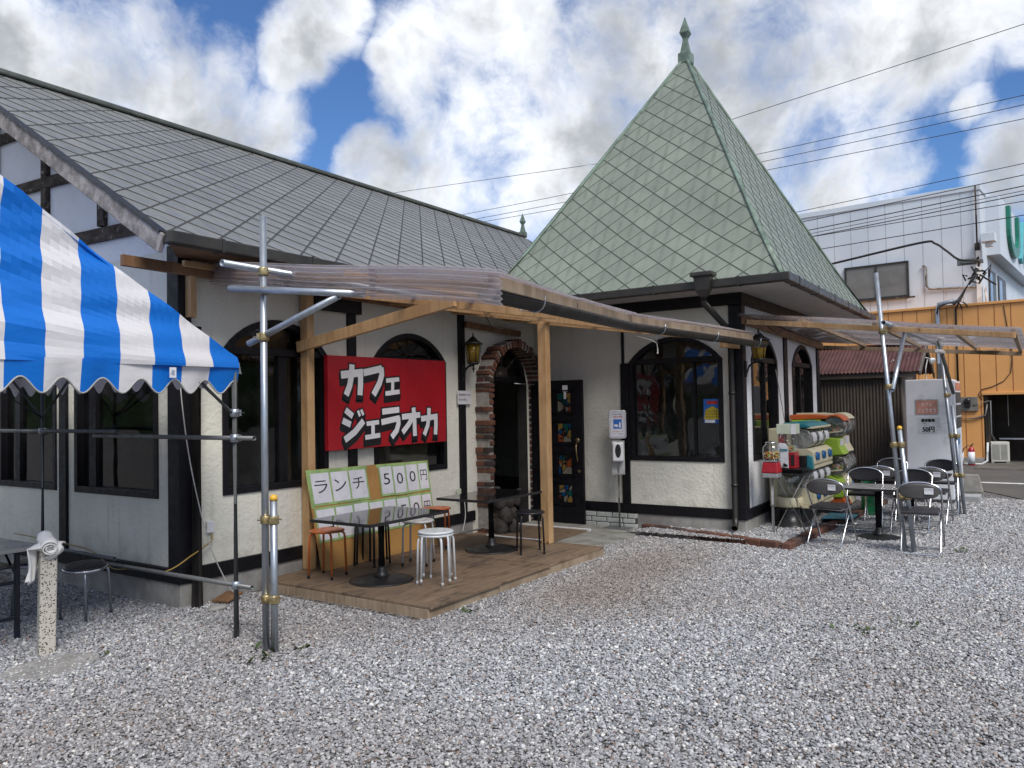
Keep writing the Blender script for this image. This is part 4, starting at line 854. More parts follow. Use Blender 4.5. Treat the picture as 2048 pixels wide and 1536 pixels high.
m = MB(); m.tube([(4.3, -2.9, 2.43), (4.6, -2.95, 2.36), (5.0, -3.05, 2.355), (5.2, -3.15, 2.40)], 0.004, 5); m.build('hanging_wire', CABLE, C1)
m = MB(); m.tube([(2.4, -1.45, 2.63), (2.75, -1.3, 2.50), (3.0, -1.25, 2.49), (3.2, -1.3, 2.53), (3.4, -1.4, 2.60)], 0.004, 5); m.build('hanging_wire', CABLE, C1)
# steel tube frame
m = MB(); m.pipe((-0.66, -1.5, 2.655), (5.50, -1.5, 2.635), 0.0243, 14); m.build('support_pipe', GALV, C1, recalc=False)
m = MB(); m.pipe((-0.43, -1.27, 2.53), (-0.26, -2.42, 2.40), 0.0243, 14); m.build('support_pipe', GALV, C1, recalc=False)
m = MB(); m.pipe((-0.37, -1.40, 2.13), (-0.28, -2.21, 2.405), 0.0243, 14); m.build('brace_pipe', GALV, C1, recalc=False)
m = MB(); m.pipe((-0.405, -1.60, -0.1), (-0.335, -1.52, 3.03), 0.0243, 14); P1 = m.build('scaffold_pole', GALV, C1, recalc=False)
m = MB(); m.pipe((-0.385, -1.665, -0.1), (-0.375, -1.655, 1.04), 0.0243, 14); P2 = m.build('stub_pole', GALV, C1, recalc=False)
m = MB(); m.lathe((-0.375, -1.655, 1.035), (0, 0, 1), [(0.027, 0), (0.027, 0.02), (0.02, 0.035), (0.008, 0.04)], 12); m.build('end_cap', YCAP, P2)
for p, al in (((-0.39, -1.59, 0.36), (0, -1, 0)), ((-0.385, -1.585, 0.90), (0, -1, 0)), ((-0.345, -1.53, 2.635), (0, 1, 0)), ((-0.347, -1.53, 2.50), (-1, 0, 0)), ((-0.357, -1.545, 2.17), (-1, 0, 0))):
    m = MB(); clampset(m, p, al, 0.026)
    if p[2] < 1: clampset(m, (p[0]+0.01, p[1]-0.066, p[2]), (0, 1, 0), 0.026)
    m.build('pipe_clamp', CLAMP, C1, bevel=0.002)
# second canopy, beside the tower
C2 = thing('side_canopy', (L, -T, 0), 'smaller corrugated plastic canopy over the folding chairs beside the tower', 'canopy')
def sheet2(x, v):
    t_ = (x-5.55)/4.25; y0, y1 = -T-0.01, -5.93+0.0*t_; z0, z1 = 2.73-0.10*t_, 2.355+0.01*t_
    return (x, y0+(y1-y0)*v, z0+(z1-z0)*v+0.012*math.sin(v*7+x)*v)
for i, (a_, b_) in enumerate(((5.55, 7.0), (6.95, 8.4), (8.35, 9.8))):
    wavy(lambda s, v, zo=0.006*(i % 2): (sheet2(s, v)[0], sheet2(s, v)[1], sheet2(s, v)[2]+zo), a_, b_, nv=12).build('corrugated_sheet', POLY, C2, recalc=False)
m = MB(); m.smooth = True; m.grid(lambda u, v: (5.54+0.008*math.sin(v*2*math.pi*3), sheet2(5.55, u*0.985)[1], sheet2(5.55, u)[2]+0.014-0.05*v), 10, 30); m.build('side_strip', POLY, C2, recalc=False)
def under2(x, y, dz): v = (y+T+0.01)/(-5.93+T+0.01); return (x, y, sheet2(x, v)[2]-dz)
m = MB(); m.beam((5.60, -T-0.055, 2.66), (9.80, -T-0.055, 2.555), 0.05, 0.10); m.build('ledger', PINE_D, C2, bevel=0.004)
for y in (-3.75, -4.55, -5.3): m = MB(); m.beam(under2(5.6, y, 0.032), under2(9.75, y, 0.032), 0.045, 0.042); m.build('purlin', PINE_G, C2, bevel=0.003)
m = MB(); m.beam(under2(5.6, -5.86, 0.03), under2(9.75, -5.86, 0.03), 0.045, 0.042); m.build('purlin', PINE_G, C2, bevel=0.003)
for x in (5.6, 9.72): m = MB(); m.beam(under2(x, -T-0.1, 0.085), under2(x, -5.88, 0.075), 0.04, 0.06); m.build('rafter', PINE_G if x > 5.7 else PINE, C2, bevel=0.004)
m = MB(); m.beam((9.2, -5.55, 2.33), (9.75, -5.45, 2.36), 0.30, 0.012); m.build('patch_board', PINE_G, C2)
m = MB(); m.pipe((5.20, -4.70, 2.475), (9.0, -4.91, 2.41), 0.0243, 14); m.build('support_pipe', GALV, C2, recalc=False)
m = MB(); m.pipe((5.45, -4.815, -0.1), (5.45, -4.605, 3.05), 0.0243, 14); q1 = m.build('scaffold_pole', GALV, C2, recalc=False)
m = MB(); m.pipe((5.44, -4.905, -0.1), (5.45, -4.79, 1.33), 0.0243, 14); q2 = m.build('stub_pole', GALV, C2, recalc=False)
m = MB(); m.lathe((5.45, -4.79, 1.325), (0, 0, 1), [(0.027, 0), (0.027, 0.02), (0.02, 0.035), (0.008, 0.04)], 12); m.build('end_cap', YCAP, q2)
m = MB(); m.pipe((5.40, -4.74, 1.75), (6.35, -4.76, 2.45), 0.0243, 14); m.build('brace_pipe', GALV, C2, recalc=False)
m = MB(); m.pipe((8.8, -5.09, -0.1), (8.8, -4.91, 2.43), 0.0243, 14); m.build('scaffold_pole', GALV, C2, recalc=False)
m = MB(); m.pipe((8.83, -5.15, -0.1), (8.83, -5.03, 1.55), 0.0243, 14); m.build('stub_pole', GALV, C2, recalc=False)
m = MB(); m.pipe((8.84, -5.05, 1.72), (8.30, -4.93, 2.46), 0.0243, 14); m.build('brace_pipe', GALV_D, C2, recalc=False)
for p, al in (((5.45, -4.65, 2.40), (0, -1, 0)), ((5.45, -4.695, 1.79), (0, -1, 0)), ((5.45, -4.73, 1.16), (0, -1, 0)), ((5.45, -4.775, 0.60), (0, -1, 0)), ((8.8, -4.93, 2.33), (0, -1, 0)), ((8.8, -4.97, 1.70), (0, -1, 0)), ((8.8, -5.01, 1.12), (0, -1, 0)), ((8.8, -5.05, 0.56), (0, -1, 0))):
    m = MB(); clampset(m, p, al, 0.026)
    if p[2] < 1.3: clampset(m, (p[0]+0.0, p[1]-0.075, p[2]), (0, 1, 0), 0.026)
    m.build('pipe_clamp', CLAMP, C2, bevel=0.002)
m = MB(); m.box((7.9, -5.00, 2.27), (8.5, -4.92, 2.31)); m.build('tube_light', WPLAS, C2, bevel=0.006)
m = MB(); m.tube([(5.9, -3.25, 2.62), (6.1, -3.35, 2.5), (6.25, -3.4, 2.6)], 0.005, 5); m.build('hanging_wire', CABLE, C2)

# ------------------------------------------------------------------ striped tent
TENT = thing('striped_tent', (-0.3, -1.17, 0), 'blue and white striped event tent with scalloped valance on a steel tube frame', 'tent')
TX1, TX0, TY0, TY1, TE, TK = -0.28, -3.88, -1.17, 2.45, 2.03, 0.63     # right, left, near, far edges; eave height; slope rise per metre
edges = [TX1]; x = TX1
stp = 0.225
while x > TX0+0.01: x -= stp; edges.append(x)
APX = (TX0+TX1)/2
def rake(x): return TE + TK*min(TX1-x, x-TX0) + 0.02
m = MB(); m.smooth = True; NV = 20
def gpt(x, f):
    z0 = TE-0.06; z1 = max(rake(x), z0+0.012); z = z0+(z1-z0)*f; k_ = z-TE
    return (x+0.030*k_, TY0+0.11*min(1, max(0, k_)/0.6)+0.012*math.sin(z*16+x*3)+0.010*math.sin(x*6+z*5)+0.008*math.sin(z*31), z)
for i, (a_, b_) in enumerate(zip(edges, edges[1:])):
    m.mat(i % 2)
    for k_ in range(4):
        x0, x1 = a_+(b_-a_)*k_/4, a_+(b_-a_)*(k_+1)/4
        for j in range(NV): f0, f1 = j/NV, (j+1)/NV; m.poly([gpt(x0, f0), gpt(x1, f0), gpt(x1, f1), gpt(x0, f1)])
m.build('gable_panel', [TBLUE, TWHITE], TENT, recalc=False)
for sx in (1, -1):
    m = MB(); n = 16
    for i in range(n):
        m.mat(i % 2); y0, y1 = TY0+0.10+(TY1-TY0-0.10)*i/n, TY0+0.10+(TY1-TY0-0.10)*(i+1)/n; xe = TX1 if sx > 0 else TX0
        m.poly([(xe, y0, TE), (xe, y1, TE), (APX, y1, rake(APX)-0.01), (APX, y0, rake(APX)-0.01)])
    m.build('tent_roof', [TBLUE, TWHITE], TENT, recalc=False)
m = MB(); m.poly([(TX1, TY1, TE), (TX0, TY1, TE), (APX, TY1, rake(APX))]); m.build('gable_panel', [TWHITE], TENT, recalc=False)
def valance(name, p0, p1, per, z, drop, amp, mats, seg=None, hem=True):
    p0, p1 = Vector(p0), Vector(p1); ln = (p1-p0).length; n = int(ln/0.02); m = MB(); m.smooth = True; hm = []
    d = (p1-p0).normalized(); nr = Vector((d.y, -d.x, 0))
    for i in range(n):
        s0, s1 = ln*i/n, ln*(i+1)/n
        m.mat(int(s0/(seg or stp)) % 2 if len(mats) > 1 else 0)
        lo = lambda s: z-drop+amp*math.cos(2*math.pi*(s-per*0.08)/per)
        off = lambda s, k_: nr*(0.012*math.sin(s*7)*k_+0.02*k_)
        for k_ in range(4):
            f0, f1 = k_/4, (k_+1)/4; P = lambda s, f: tuple(p0+d*s+off(s, f)+Vector((0, 0, z+(lo(s)-z)*f)))
            m.poly([P(s0, f0), P(s1, f0), P(s1, f1), P(s0, f1)])
        hm.append(tuple(p0+d*s0+off(s0, 1)+Vector((0, 0, lo(s0)))))
    V = m.build(name, mats, TENT, recalc=False)
    if hem: q = MB(); q.tube(hm, 0.006, 6); q.build('hem', TEDGE, V)
valance('valance', (TX1, TY0, 0), (TX0, TY0, 0), 0.245, TE-0.035, 0.165, 0.048, [TBLUE, TWHITE])
valance('valance', (TX1, TY1, 0), (TX0, TY1, 0), 0.30, TE-0.02, 0.19, 0.06, [TWHITE], hem=False)
valance('valance', (TX1, TY0, 0), (TX1, TY1, 0), 0.30, TE-0.02, 0.13, 0.05, [TWHITE], hem=False)
for (x, y) in ((-0.30, -1.14), (-0.30, 1.70), (-3.86, -1.14), (-3.86, 2.4)):
    m = MB(); m.tube([(x, y, -0.05), (x, y, TE-0.03)], 0.021, 12); m.build('tent_leg', GALV_D, TENT)
for a_, b_ in (((-0.30, -1.36, 1.455), (-0.30, 0.80, 1.462)), ((-0.315, 0.40, 1.50), (-0.315, 3.0, 1.505)), ((-0.30, -1.32, 0.385), (-0.30, 0.65, 0.375)), ((-0.315, 0.45, 0.43), (-0.315, 2.6, 0.43))):
    m = MB(); m.pipe(a_, b_, 0.017, 12); m.build('tent_rail', GALV_D, TENT, recalc=False)
for a_, b_ in (((-0.30, -1.14, 1.62), (-0.75, -1.13, 1.99)), ((-0.30, -1.14, 1.62), (-0.32, -0.55, 2.02)), ((-0.30, 1.70, 1.62), (-0.85, 1.7, 2.0)), ((-0.30, 1.70, 1.62), (-0.32, 1.1, 2.02)), ((-0.30, 1.70, 1.62), (-0.32, 2.3, 2.02)), ((-0.3, -1.14, 2.0), (-3.86, -1.14, 2.0)), ((-0.3, -1.14, 2.02), (-0.3, 2.4, 2.02)), ((-0.3, 2.42, 2.0), (-3.86, 2.42, 2.0)), ((-0.36, -0.93, 2.0), (-2.08, -0.93, 3.08)), ((-3.8, -0.93, 2.0), (-2.08, -0.93, 3.08)), ((-2.08, -0.95, 3.09), (-2.08, 2.4, 3.13))):
    m = MB(); m.tube([a_, b_], 0.012, 8); m.build('tent_strut', GALV_D, TENT)
for p in ((-0.30, -1.14, 1.455), (-0.30, -1.14, 0.385), (-0.30, 1.7, 1.5), (-0.30, -1.14, 1.64)): m = MB(); clampset(m, p, (1, 0, 0), 0.022); m.build('pipe_clamp', GALV, TENT)
m = MB(); m.poly([(-0.865, -1.213, 1.885), (-0.815, -1.213, 1.885), (-0.815, -1.213, 1.955), (-0.865, -1.213, 1.955)]); m.mat(1); m.poly([(-0.855, -1.215, 1.91), (-0.83, -1.215, 1.90), (-0.825, -1.215, 1.935), (-0.848, -1.215, 1.94)]); m.build('maker_tag', [PAPER, simple('tag_print', (0.3, 0.38, 0.5), 0.5)], TENT, recalc=False)
# ------------------------------------------------------------------ deck and its furniture
DK = thing('wooden_deck', (2.2, -1.0, 0), 'low wooden deck of three weathered plywood panels in front of the cafe entrance', 'deck')
dx = (0.78, 1.755, 2.622, 3.77)
for di, (a_, b_) in enumerate(zip(dx, dx[1:])):
    m = MB(); m.box((a_+0.007, -2.06+0.012*(di-1), 0.078), (b_-0.007, -0.06, 0.10-0.004*(di == 1))); PN = m.build('deck_panel', DECK, DK, bevel=0.003)
    m = MB(); m.box((a_+0.004, -2.045, -0.03), (b_-0.004, -2.0, 0.077)); m.build('front_board', PINE_G, PN, bevel=0.003)
    for x in (a_+0.006, b_-0.044): q = MB(); q.box((x, -1.998, -0.03), (x+0.038, -0.06, 0.077)); q.build('side_board', PINE_G, PN, bevel=0.003)
ZD = 0.10
def stool(seatmat, legmat, nm='round_stool', holes=True, padded=False, r=0.16, h=0.44):
    t = thing(nm, (0, 0, 0), 'x', 'stool'); m = MB()
    if padded:
        m.lathe((0, 0, h-0.035), (0, 0, 1), [(r-0.01, 0), (r, 0.004), (r, 0.018), (r-0.004, 0.022)], 28); se = m.build('seat_rim', CHROME, t); m = MB(); m.lathe((0, 0, h-0.014), (0, 0, 1), [(r-0.006, 0), (r-0.012, 0.014), (r-0.04, 0.018), (0.001, 0.02)], 28); m.build('seat', seatmat, t)
    else:
        m.lathe((0, 0, h-0.022), (0, 0, 1), [(r-0.008, -0.002), (r, 0.002), (r, 0.012), (r-0.006, 0.018), (r-0.03, 0.0195), (0.001, 0.019)], 30); se = m.build('seat', seatmat, t)
        if holes:
            for i in range(6): a_ = i*math.pi/3; q = MB(); q.lathe((0.09*math.cos(a_), 0.09*math.sin(a_), h-0.0035), (0, 0, 1), [(0.016, 0), (0.016, 0.0012)], 12); q.build('seat_hole', HOLE.get(seatmat.name, legmat), se)
    for i in range(4):
        a_ = math.pi/4+i*math.pi/2; c_, s_ = math.cos(a_), math.sin(a_); m = MB()
        P = [(0.05, h-0.030), (0.115, h-0.031), (0.142, h-0.036), (0.158, h-0.052), (0.164, h-0.08), (0.176, 0.016)]
        m.tube([(q*c_*r/0.16, q*s_*r/0.16, z) for q, z in P], 0.0105, 10); lg = m.build('leg', legmat, t); q = MB(); q.lathe((0.176*c_*r/0.16, 0.176*s_*r/0.16, 0), (0, 0, 1), [(0.0125, 0), (0.0125, 0.028), (0.0108, 0.03)], 10); q.build('leg_cap', BLKP if legmat is not WSTOOL else WSTOOL_D, lg)
    return t
HOLE = {'white_stool_paint': simple('stool_dimple_white', (0.52, 0.54, 0.56), 0.5), 'worn_white_stool_paint': simple('stool_dimple_worn', (0.25, 0.24, 0.23), 0.6), 'orange_stool_paint': simple('stool_dimple_orange', (0.36, 0.09, 0.025), 0.5), 'black_stool_paint': BSTOOL}
def place(t, x, y, z, rz, label, group=None):
    t.location = (x, y, z); t.rotation_euler = (0, 0, rz); t['label'] = label
    if group: t['group'] = group
    return t
GS = 'round metal stools on the deck'
so = stool(ORANGE, ORANGE); place(so, 1.18, -0.50, ZD, 0.25, 'orange metal stool at the left end of the deck, in front of the wooden post', GS)
place(dup(so), 2.88, -0.42, ZD, 0.5, 'orange metal stool behind the two tables, beside the lunch board', GS)
sb = stool(BSTOOL, BSTOOL, holes=False); place(sb, 1.80, -0.47, ZD, 0.1, 'black metal stool under the left table, lower of a stacked pair', GS)
place(dup(sb), 1.80, -0.47, ZD+0.024, 0.55, 'black metal stool under the left table, upper of a stacked pair', GS)
place(dup(sb), 3.08, -1.53, ZD, 0.75, 'black metal stool standing alone right of the bare black table', GS)
sw = stool(WSTOOL, WSTOOL); place(sw, 1.49, -1.55, ZD, 0.2, 'white metal stool nearest the deck edge, lower of a stacked pair', GS)
place(dup(sw), 1.49, -1.55, ZD+0.024, 0.62, 'white metal stool with six dimples, on top of another white stool', GS)
s2 = stool(WSTOOL_D, WSTOOL_D); place(s2, 2.05, -0.86, ZD, 0.4, 'worn white metal stool behind the stacked white pair, speckled seat', GS)
GC = 'chrome stools by the tent'
sc_ = stool(VINYL, GALV, 'chrome_stool', padded=True, r=0.165, h=0.435); place(sc_, -0.56, 0.44, 0, 0.3, 'chrome legged stool with black padded seat near the building corner', GC); sc_.rotation_euler = (0.05, -0.07, 0.3)
place(dup(sc_), -0.72, 0.98, 0, 1.0, 'chrome legged stool half hidden behind the concrete post', GC)
def pedestal_table(x, y, z0, zt, wx, wy, label, rz=0.0, nm='pedestal_table', br=0.29, topmat=None):
    t = thing(nm, (0, 0, 0), label, 'table'); t.location = (x, y, z0); t.rotation_euler = (0, 0, rz)
    m = MB(); m.box((-wx/2, -wy/2, zt-0.024), (wx/2, wy/2, zt)); tt = m.build('tabletop', topmat or BTOP, t, bevel=0.004)
    m = MB()
    for a_, b_ in (((-wx/2-0.004, -wy/2-0.004), (wx/2+0.004, -wy/2)), ((-wx/2-0.004, wy/2), (wx/2+0.004, wy/2+0.004)), ((-wx/2-0.004, -wy/2), (-wx/2, wy/2)), ((wx/2, -wy/2), (wx/2+0.004, wy/2))): m.box((*a_, zt-0.026), (*b_, zt-0.002))
    m.build('edge_band', IRON, tt)
    m = MB(); m.tube([(0, 0, 0.05), (0, 0, zt-0.03)], 0.036, 16); m.lathe((0, 0, 0.03), (0, 0, 1), [(0.075, 0), (0.055, 0.03), (0.042, 0.07), (0.036, 0.10)], 16); m.build('column', IRON, t)
    m = MB(); m.lathe((0, 0, 0), (0, 0, 1), [(br, 0), (br, 0.008), (br-0.03, 0.018), (0.09, 0.034), (0.07, 0.036)], 36); m.build('base', IRON, t)
    m = MB(); m.box((-0.2, -0.025, zt-0.045), (0.2, 0.025, zt-0.026)); m.box((-0.025, -0.2, zt-0.045), (0.025, 0.2, zt-0.026)); m.build('bracket', IRON, t)
    return t
pedestal_table(1.31, -1.06, ZD, 0.592, 1.02, 0.72, 'black pedestal table on the left of the deck, pale reflection on its top')
pedestal_table(3.03, -1.06, ZD, 0.60, 1.04, 0.66, 'bare black pedestal table on the deck in front of the doorway')
# lunch price board leaning on the wall
BO = thing('menu_board', (2.2, -0.15, ZD), 'ochre board with taped paper letters announcing lunch for 500 yen, leaning against the wall', 'sign')
bl, br_, tl, tr = Vector((1.30, -0.30, ZD)), Vector((3.0, -0.33, ZD)), Vector((1.235, -0.145, 1.07)), Vector((3.065, -0.145, 1.045))
def bp(u, v, d=0.0):
    p = bl.lerp(br_, u).lerp(tl.lerp(tr, u), v); nrm = (br_-bl).cross(tl-bl).normalized(); return p + nrm*d
m = MB(); m.prism([bp(0, 0, -0.012), bp(1, 0, -0.012), bp(1, 1, -0.012), bp(0, 1, -0.012)], bp(0, 0, 0)-bp(0, 0, -0.012)); m.build('board', BOARD, BO)
LOW = MB()
def brect(m, u0, u1, v0, v1, d): m.poly([bp(u0, v0, d), bp(u1, v0, d), bp(u1, v1, d), bp(u0, v1, d)])
r1 = [(0.025, 0.155), (0.168, 0.295), (0.308, 0.435), None, (0.555, 0.655), (0.668, 0.772), (0.785, 0.888), (0.90, 0.985)]
r2 = [(0.025, 0.155), (0.168, 0.295), (0.308, 0.42), (0.433, 0.54), (0.555, 0.655), (0.668, 0.772), (0.785, 0.888), (0.90, 0.985)]
ch1 = ['ラ', 'ン', 'チ', None, '5', '0', '0', '円']; ch2 = ['コ', 'ー', None, None, None, '5', '0', '円']
for row, chs, v0, v1 in ((r1, ch1, 0.665, 0.965), (r2, ch2, 0.30, 0.60)):
    for c_, chh in zip(row, chs):
        if c_ is None: continue
        u0, u1 = c_; jit = random.uniform(-0.006, 0.006); m = MB(); brect(m, u0-0.012, u1+0.012, v0-0.024+jit, v1+0.024+jit, 0.0015+random.uniform(0, 0.0008)); tp = m.build('tape', TAPE, BO, recalc=False)
        m = MB(); brect(m, u0, u1, v0+jit, v1+jit, 0.0032); pp = m.build('paper', PAPER, BO, recalc=False)
        if chh:
            m = MB(); uc = (u0+u1)/2; vc = (v0+v1)/2 + jit + (0.012 if chh not in 'ー' else 0); hw = (u1-u0)*(0.36 if not chh.isdigit() else 0.27); hh = 0.062 if chh not in 'ー' else 0.010
            if chh == 'ー': vc = v0+(v1-v0)*0.52
            o_ = bp(uc-hw, vc-hh, 0.0045); write(m, chh, o_, bp(uc+hw, vc-hh, 0.0045)-o_, bp(uc-hw, vc+hh, 0.0045)-o_, (bp(uc+hw, vc-hh)-bp(uc-hw, vc-hh)).length, (bp(uc-hw, vc+hh)-bp(uc-hw, vc-hh)).length); m.build('letter', INKD, pp, recalc=False)
m = MB(); brect(m, 0.0, 0.455, 0.965, 0.998, 0.001); brect(m, 0.53, 0.998, 0.965, 0.998, 0.001); brect(m, 0.0, 0.022, 0.62, 0.964, 0.001); brect(m, 0.987, 0.999, 0.30, 0.964, 0.001); m.build('edge_tape', TAPE, BO, recalc=False)
# big red sign with cut lettering
SG = thing('cafe_sign', (2.5, -0.09, 1.23), 'large red board with white katakana lettering fixed across the front wall', 'sign')
s00, s10, s01, s11 = Vector((1.59, -0.09, 1.235)), Vector((3.485, -0.09, 1.245)), Vector((1.59, -0.09, 2.205)), Vector((3.485, -0.09, 2.215))
m = MB(); m.hexa([s00, s10, s11, s01] + [p+Vector((0, 0.055, 0)) for p in (s00, s10, s11, s01)]); m.build('board', SIGNRED, SG, bevel=0.003)
SGC = [(0.042, [(0.0957, 0.7957), (0.2631, 0.8285)]), (0.0395, [(0.2432, 0.8443), (0.2432, 0.7117), (0.2374, 0.5796)]), (0.0395, [(0.1789, 0.912), (0.1734, 0.792), (0.16, 0.6856), (0.1322, 0.5801)]), (0.0395, [(0.2678, 0.8254), (0.4156, 0.8795)]), (0.0395, [(0.4107, 0.893), (0.4148, 0.8092), (0.3951, 0.7148), (0.3446, 0.5825)]), (0.0255, [(0.4505, 0.7434), (0.563, 0.7621)]), (0.0255, [(0.5068, 0.7518), (0.5037, 0.6044)]), (0.0268, [(0.4424, 0.5958), (0.565, 0.6184)]), (0.0344, [(0.1254, 0.4225), (0.1802, 0.3525)]), (0.0344, [(0.1035, 0.3115), (0.1636, 0.263)]), (0.0369, [(0.1176, 0.1035), (0.1936, 0.1817), (0.263, 0.2992)]), (0.0178, [(0.2197, 0.4127), (0.2354, 0.3499)]), (0.0178, [(0.2442, 0.4216), (0.2624, 0.3617)]), (0.0255, [(0.2863, 0.2649), (0.3866, 0.2771)]), (0.028, [(0.3377, 0.27), (0.3362, 0.1206)]), (0.0268, [(0.2742, 0.1146), (0.3948, 0.1304)]), (0.0344, [(0.4138, 0.3921), (0.5596, 0.4109)]), (0.0344, [(0.4063, 0.2742), (0.5609, 0.3135)]), (0.0357, [(0.5493, 0.3262), (0.5509, 0.2482), (0.5343, 0.1717), (0.4909, 0.0982)]), (0.0344, [(0.5821, 0.3246), (0.7482, 0.3433)]), (0.0344, [(0.6872, 0.4314), (0.6944, 0.2747), (0.6971, 0.0937)]), (0.0344, [(0.6787, 0.3198), (0.6408, 0.2338), (0.5862, 0.1451)]), (0.0344, [(0.7558, 0.2927), (0.9147, 0.3174)]), (0.0344, [(0.8972, 0.333), (0.8979, 0.208), (0.8914, 0.0948)]), (0.0331, [(0.8318, 0.4216), (0.8301, 0.3215), (0.8182, 0.2132), (0.7835, 0.0986)])]
def sgp(u, v, d): p = s00.lerp(s10, u).lerp(s01.lerp(s11, u), v); return p + Vector((0, -d, 0))
SW, SH = 1.895, 0.97
mb_, mw_ = [], []
for si, (wd, pts) in enumerate(SGC):
    P2 = [(u*SW, v*SH) for u, v in pts]
    black = MB()
    for j in range(7):
        for qd in strokes(P2, wd*SW+0.034):
            # the outline stroke also grows a little past both ends
            k_ = j/6.0; black.poly([(s00.x + a_-0.010*k_, -0.0905-0.0004-0.00005*j-0.000012*si, s00.z + b_+0.0045*(a_/SW*2)-0.062*k_) for a_, b_ in qd])
    ends = [Vector(P2[0]), Vector(P2[-1])]; dirs = [(Vector(P2[0])-Vector(P2[1])).normalized(), (Vector(P2[-1])-Vector(P2[-2])).normalized()]
    for e_, d_ in zip(ends, dirs):
        nrm = Vector((-d_.y, d_.x))*(wd*SW/2+0.017); q4 = [e_-nrm, e_+nrm, e_+nrm+d_*0.017, e_-nrm+d_*0.017]
        for j in range(7): k_ = j/6.0; black.poly([(s00.x+a_[0]-0.010*k_, -0.0905-0.00045-0.00005*j-0.000012*si, s00.z+a_[1]+0.009*a_[0]/SW-0.062*k_) for a_ in q4])
    black.build('letter_shadow', INKB, SG, recalc=False)
    white = MB()
    for jq, qd in enumerate(strokes(P2, wd*SW)): white.poly([(s00.x+a_, -0.0918-0.00002*jq-0.00003*si, s00.z+b_+0.009*a_/SW) for a_, b_ in qd])
    white.build('letter', INKW, SG, recalc=False)
# opening hours notice
NO = MB(); NO.box((3.795, -0.036, 1.69), (4.07, -0.031, 1.86)); NO = NO.build('hours_notice', PAPER, loc=(3.93, -0.03, 1.69)); tag(NO, 'small white notice of opening hours taped over the black post by the door', 'notice')
for tx, x, z, wd, ht in (('営業時間', 3.815, 1.795, 0.125, 0.028), ('11時-17時', 3.955, 1.795, 0.10, 0.026), ('定休日火曜日', 3.815, 1.735, 0.155, 0.028)):
    m = MB(); write(m, tx, (x, -0.0375, z), (1, 0, 0), (0, 0, 1), wd, ht); m.build('printed_line', INKD, NO, recalc=False)
# lanterns
def lantern(x, y, z, label, face):
    t = thing('wall_lantern', (x, y, z), label, 'lantern', 'amber wall lanterns'); ax, ay = face; c_ = Vector((x+ax*0.17, y+ay*0.17, z))
    m = MB(); m.lathe(c_+Vector((0, 0, -0.12)), (0, 0, 1), [(0.072, 0), (0.098, 0.225)], 6); m.smooth = False; m.build('shade', AMBER, t)
    m = MB(); m.lathe(c_+Vector((0, 0, 0.106)), (0, 0, 1), [(0.135, 0), (0.138, 0.01), (0.075, 0.045), (0.03, 0.09), (0.012, 0.10), (0.012, 0.12), (0.003, 0.15)], 6); m.build('lantern_roof', IRON, t)
    m = MB(); m.lathe(c_+Vector((0, 0, -0.15)), (0, 0, 1), [(0.05, 0), (0.075, 0.015), (0.078, 0.03)], 12); m.lathe(c_+Vector((0, 0, -0.25)), (0, 0, 1), [(0.003, 0), (0.008, 0.03), (0.02, 0.05), (0.008, 0.07), (0.012, 0.10)], 8); m.build('holder', IRON, t)
    for i in range(6):
        a_ = i*math.pi/3; q = MB(); q.tube([c_+Vector((0.074*math.cos(a_), 0.074*math.sin(a_), -0.12)), c_+Vector((0.10*math.cos(a_), 0.10*math.sin(a_), 0.105))], 0.005, 5); q.build('frame_bar', IRON, t)
    m = MB(); w_ = Vector((x, y, z)); f_ = Vector((ax, ay, 0)); m.tube([w_+f_*0.01+Vector((0, 0, -0.30)), w_+f_*0.05+Vector((0, 0, -0.20)), w_+f_*0.10+Vector((0, 0, -0.165)), w_+f_*0.17+Vector((0, 0, -0.15))], 0.014, 8); m.build('bracket', IRON, t)
    m = MB(); m.beam(w_+f_*0.008+Vector((0, 0, -0.34)), w_+f_*0.008+Vector((0, 0, -0.14)), 0.05, 0.016, f_); m.build('wall_plate', IRON, t, bevel=0.003)
    q = MB(); q.blob(c_+Vector((0, 0, -0.04)), (0.03, 0.03, 0.045), 1, 0.02); q.build('bulb', INKW, t)
lantern(3.915, -0.028, 2.33, 'amber glass lantern with black roof on the black post left of the doorway', (0, -1))
lantern(5.72, -T-0.03, 2.30, 'amber glass lantern on the tower corner, just under the gutter end', (0, -1))
# hand sanitiser stand
DS = thing('sanitiser_stand', (5.48, -1.40, 0.03), 'white hand sanitiser dispenser on a thin pole stand with framed notice', 'sanitiser stand')
dxx, dyy, dz = 5.48, -1.40, 0.02
m = MB(); m.box((dxx-0.19, dyy-0.17, dz), (dxx+0.13, dyy+0.19, dz+0.008)); m.build('base_plate', simple('grey_steel_plate', (0.12, 0.125, 0.13), 0.5), DS, bevel=0.002)
m = MB(); m.tube([(dxx, dyy, dz+0.008), (dxx, dyy, 0.80)], 0.0135, 12); m.tube([(dxx, dyy, 0.80), (dxx, dyy, 1.36)], 0.011, 12); m.build('pole', ALU, DS)
DV = Vector((-0.90, -0.436, 0)); DU = Vector((-DV.y, DV.x, 0))*1; DU = Vector((0.436, -0.90, 0))
def dp(a_, b_, c_): return Vector((dxx, dyy, 0)) + DU*a_ + DV*b_ + Vector((0, 0, c_))
def dbox(m, a0, a1, b0, b1, c0, c1): m.hexa([dp(a0, b0, c0), dp(a1, b0, c0), dp(a1, b1, c0), dp(a0, b1, c0), dp(a0, b0, c1), dp(a1, b0, c1), dp(a1, b1, c1), dp(a0, b1, c1)])
m = MB(); dbox(m, -0.085, 0.085, -0.018, 0.0, 0.735, 1.17); m.build('back_plate', simple('dull_white_plate', (0.50, 0.50, 0.48), 0.5), DS, bevel=0.004)
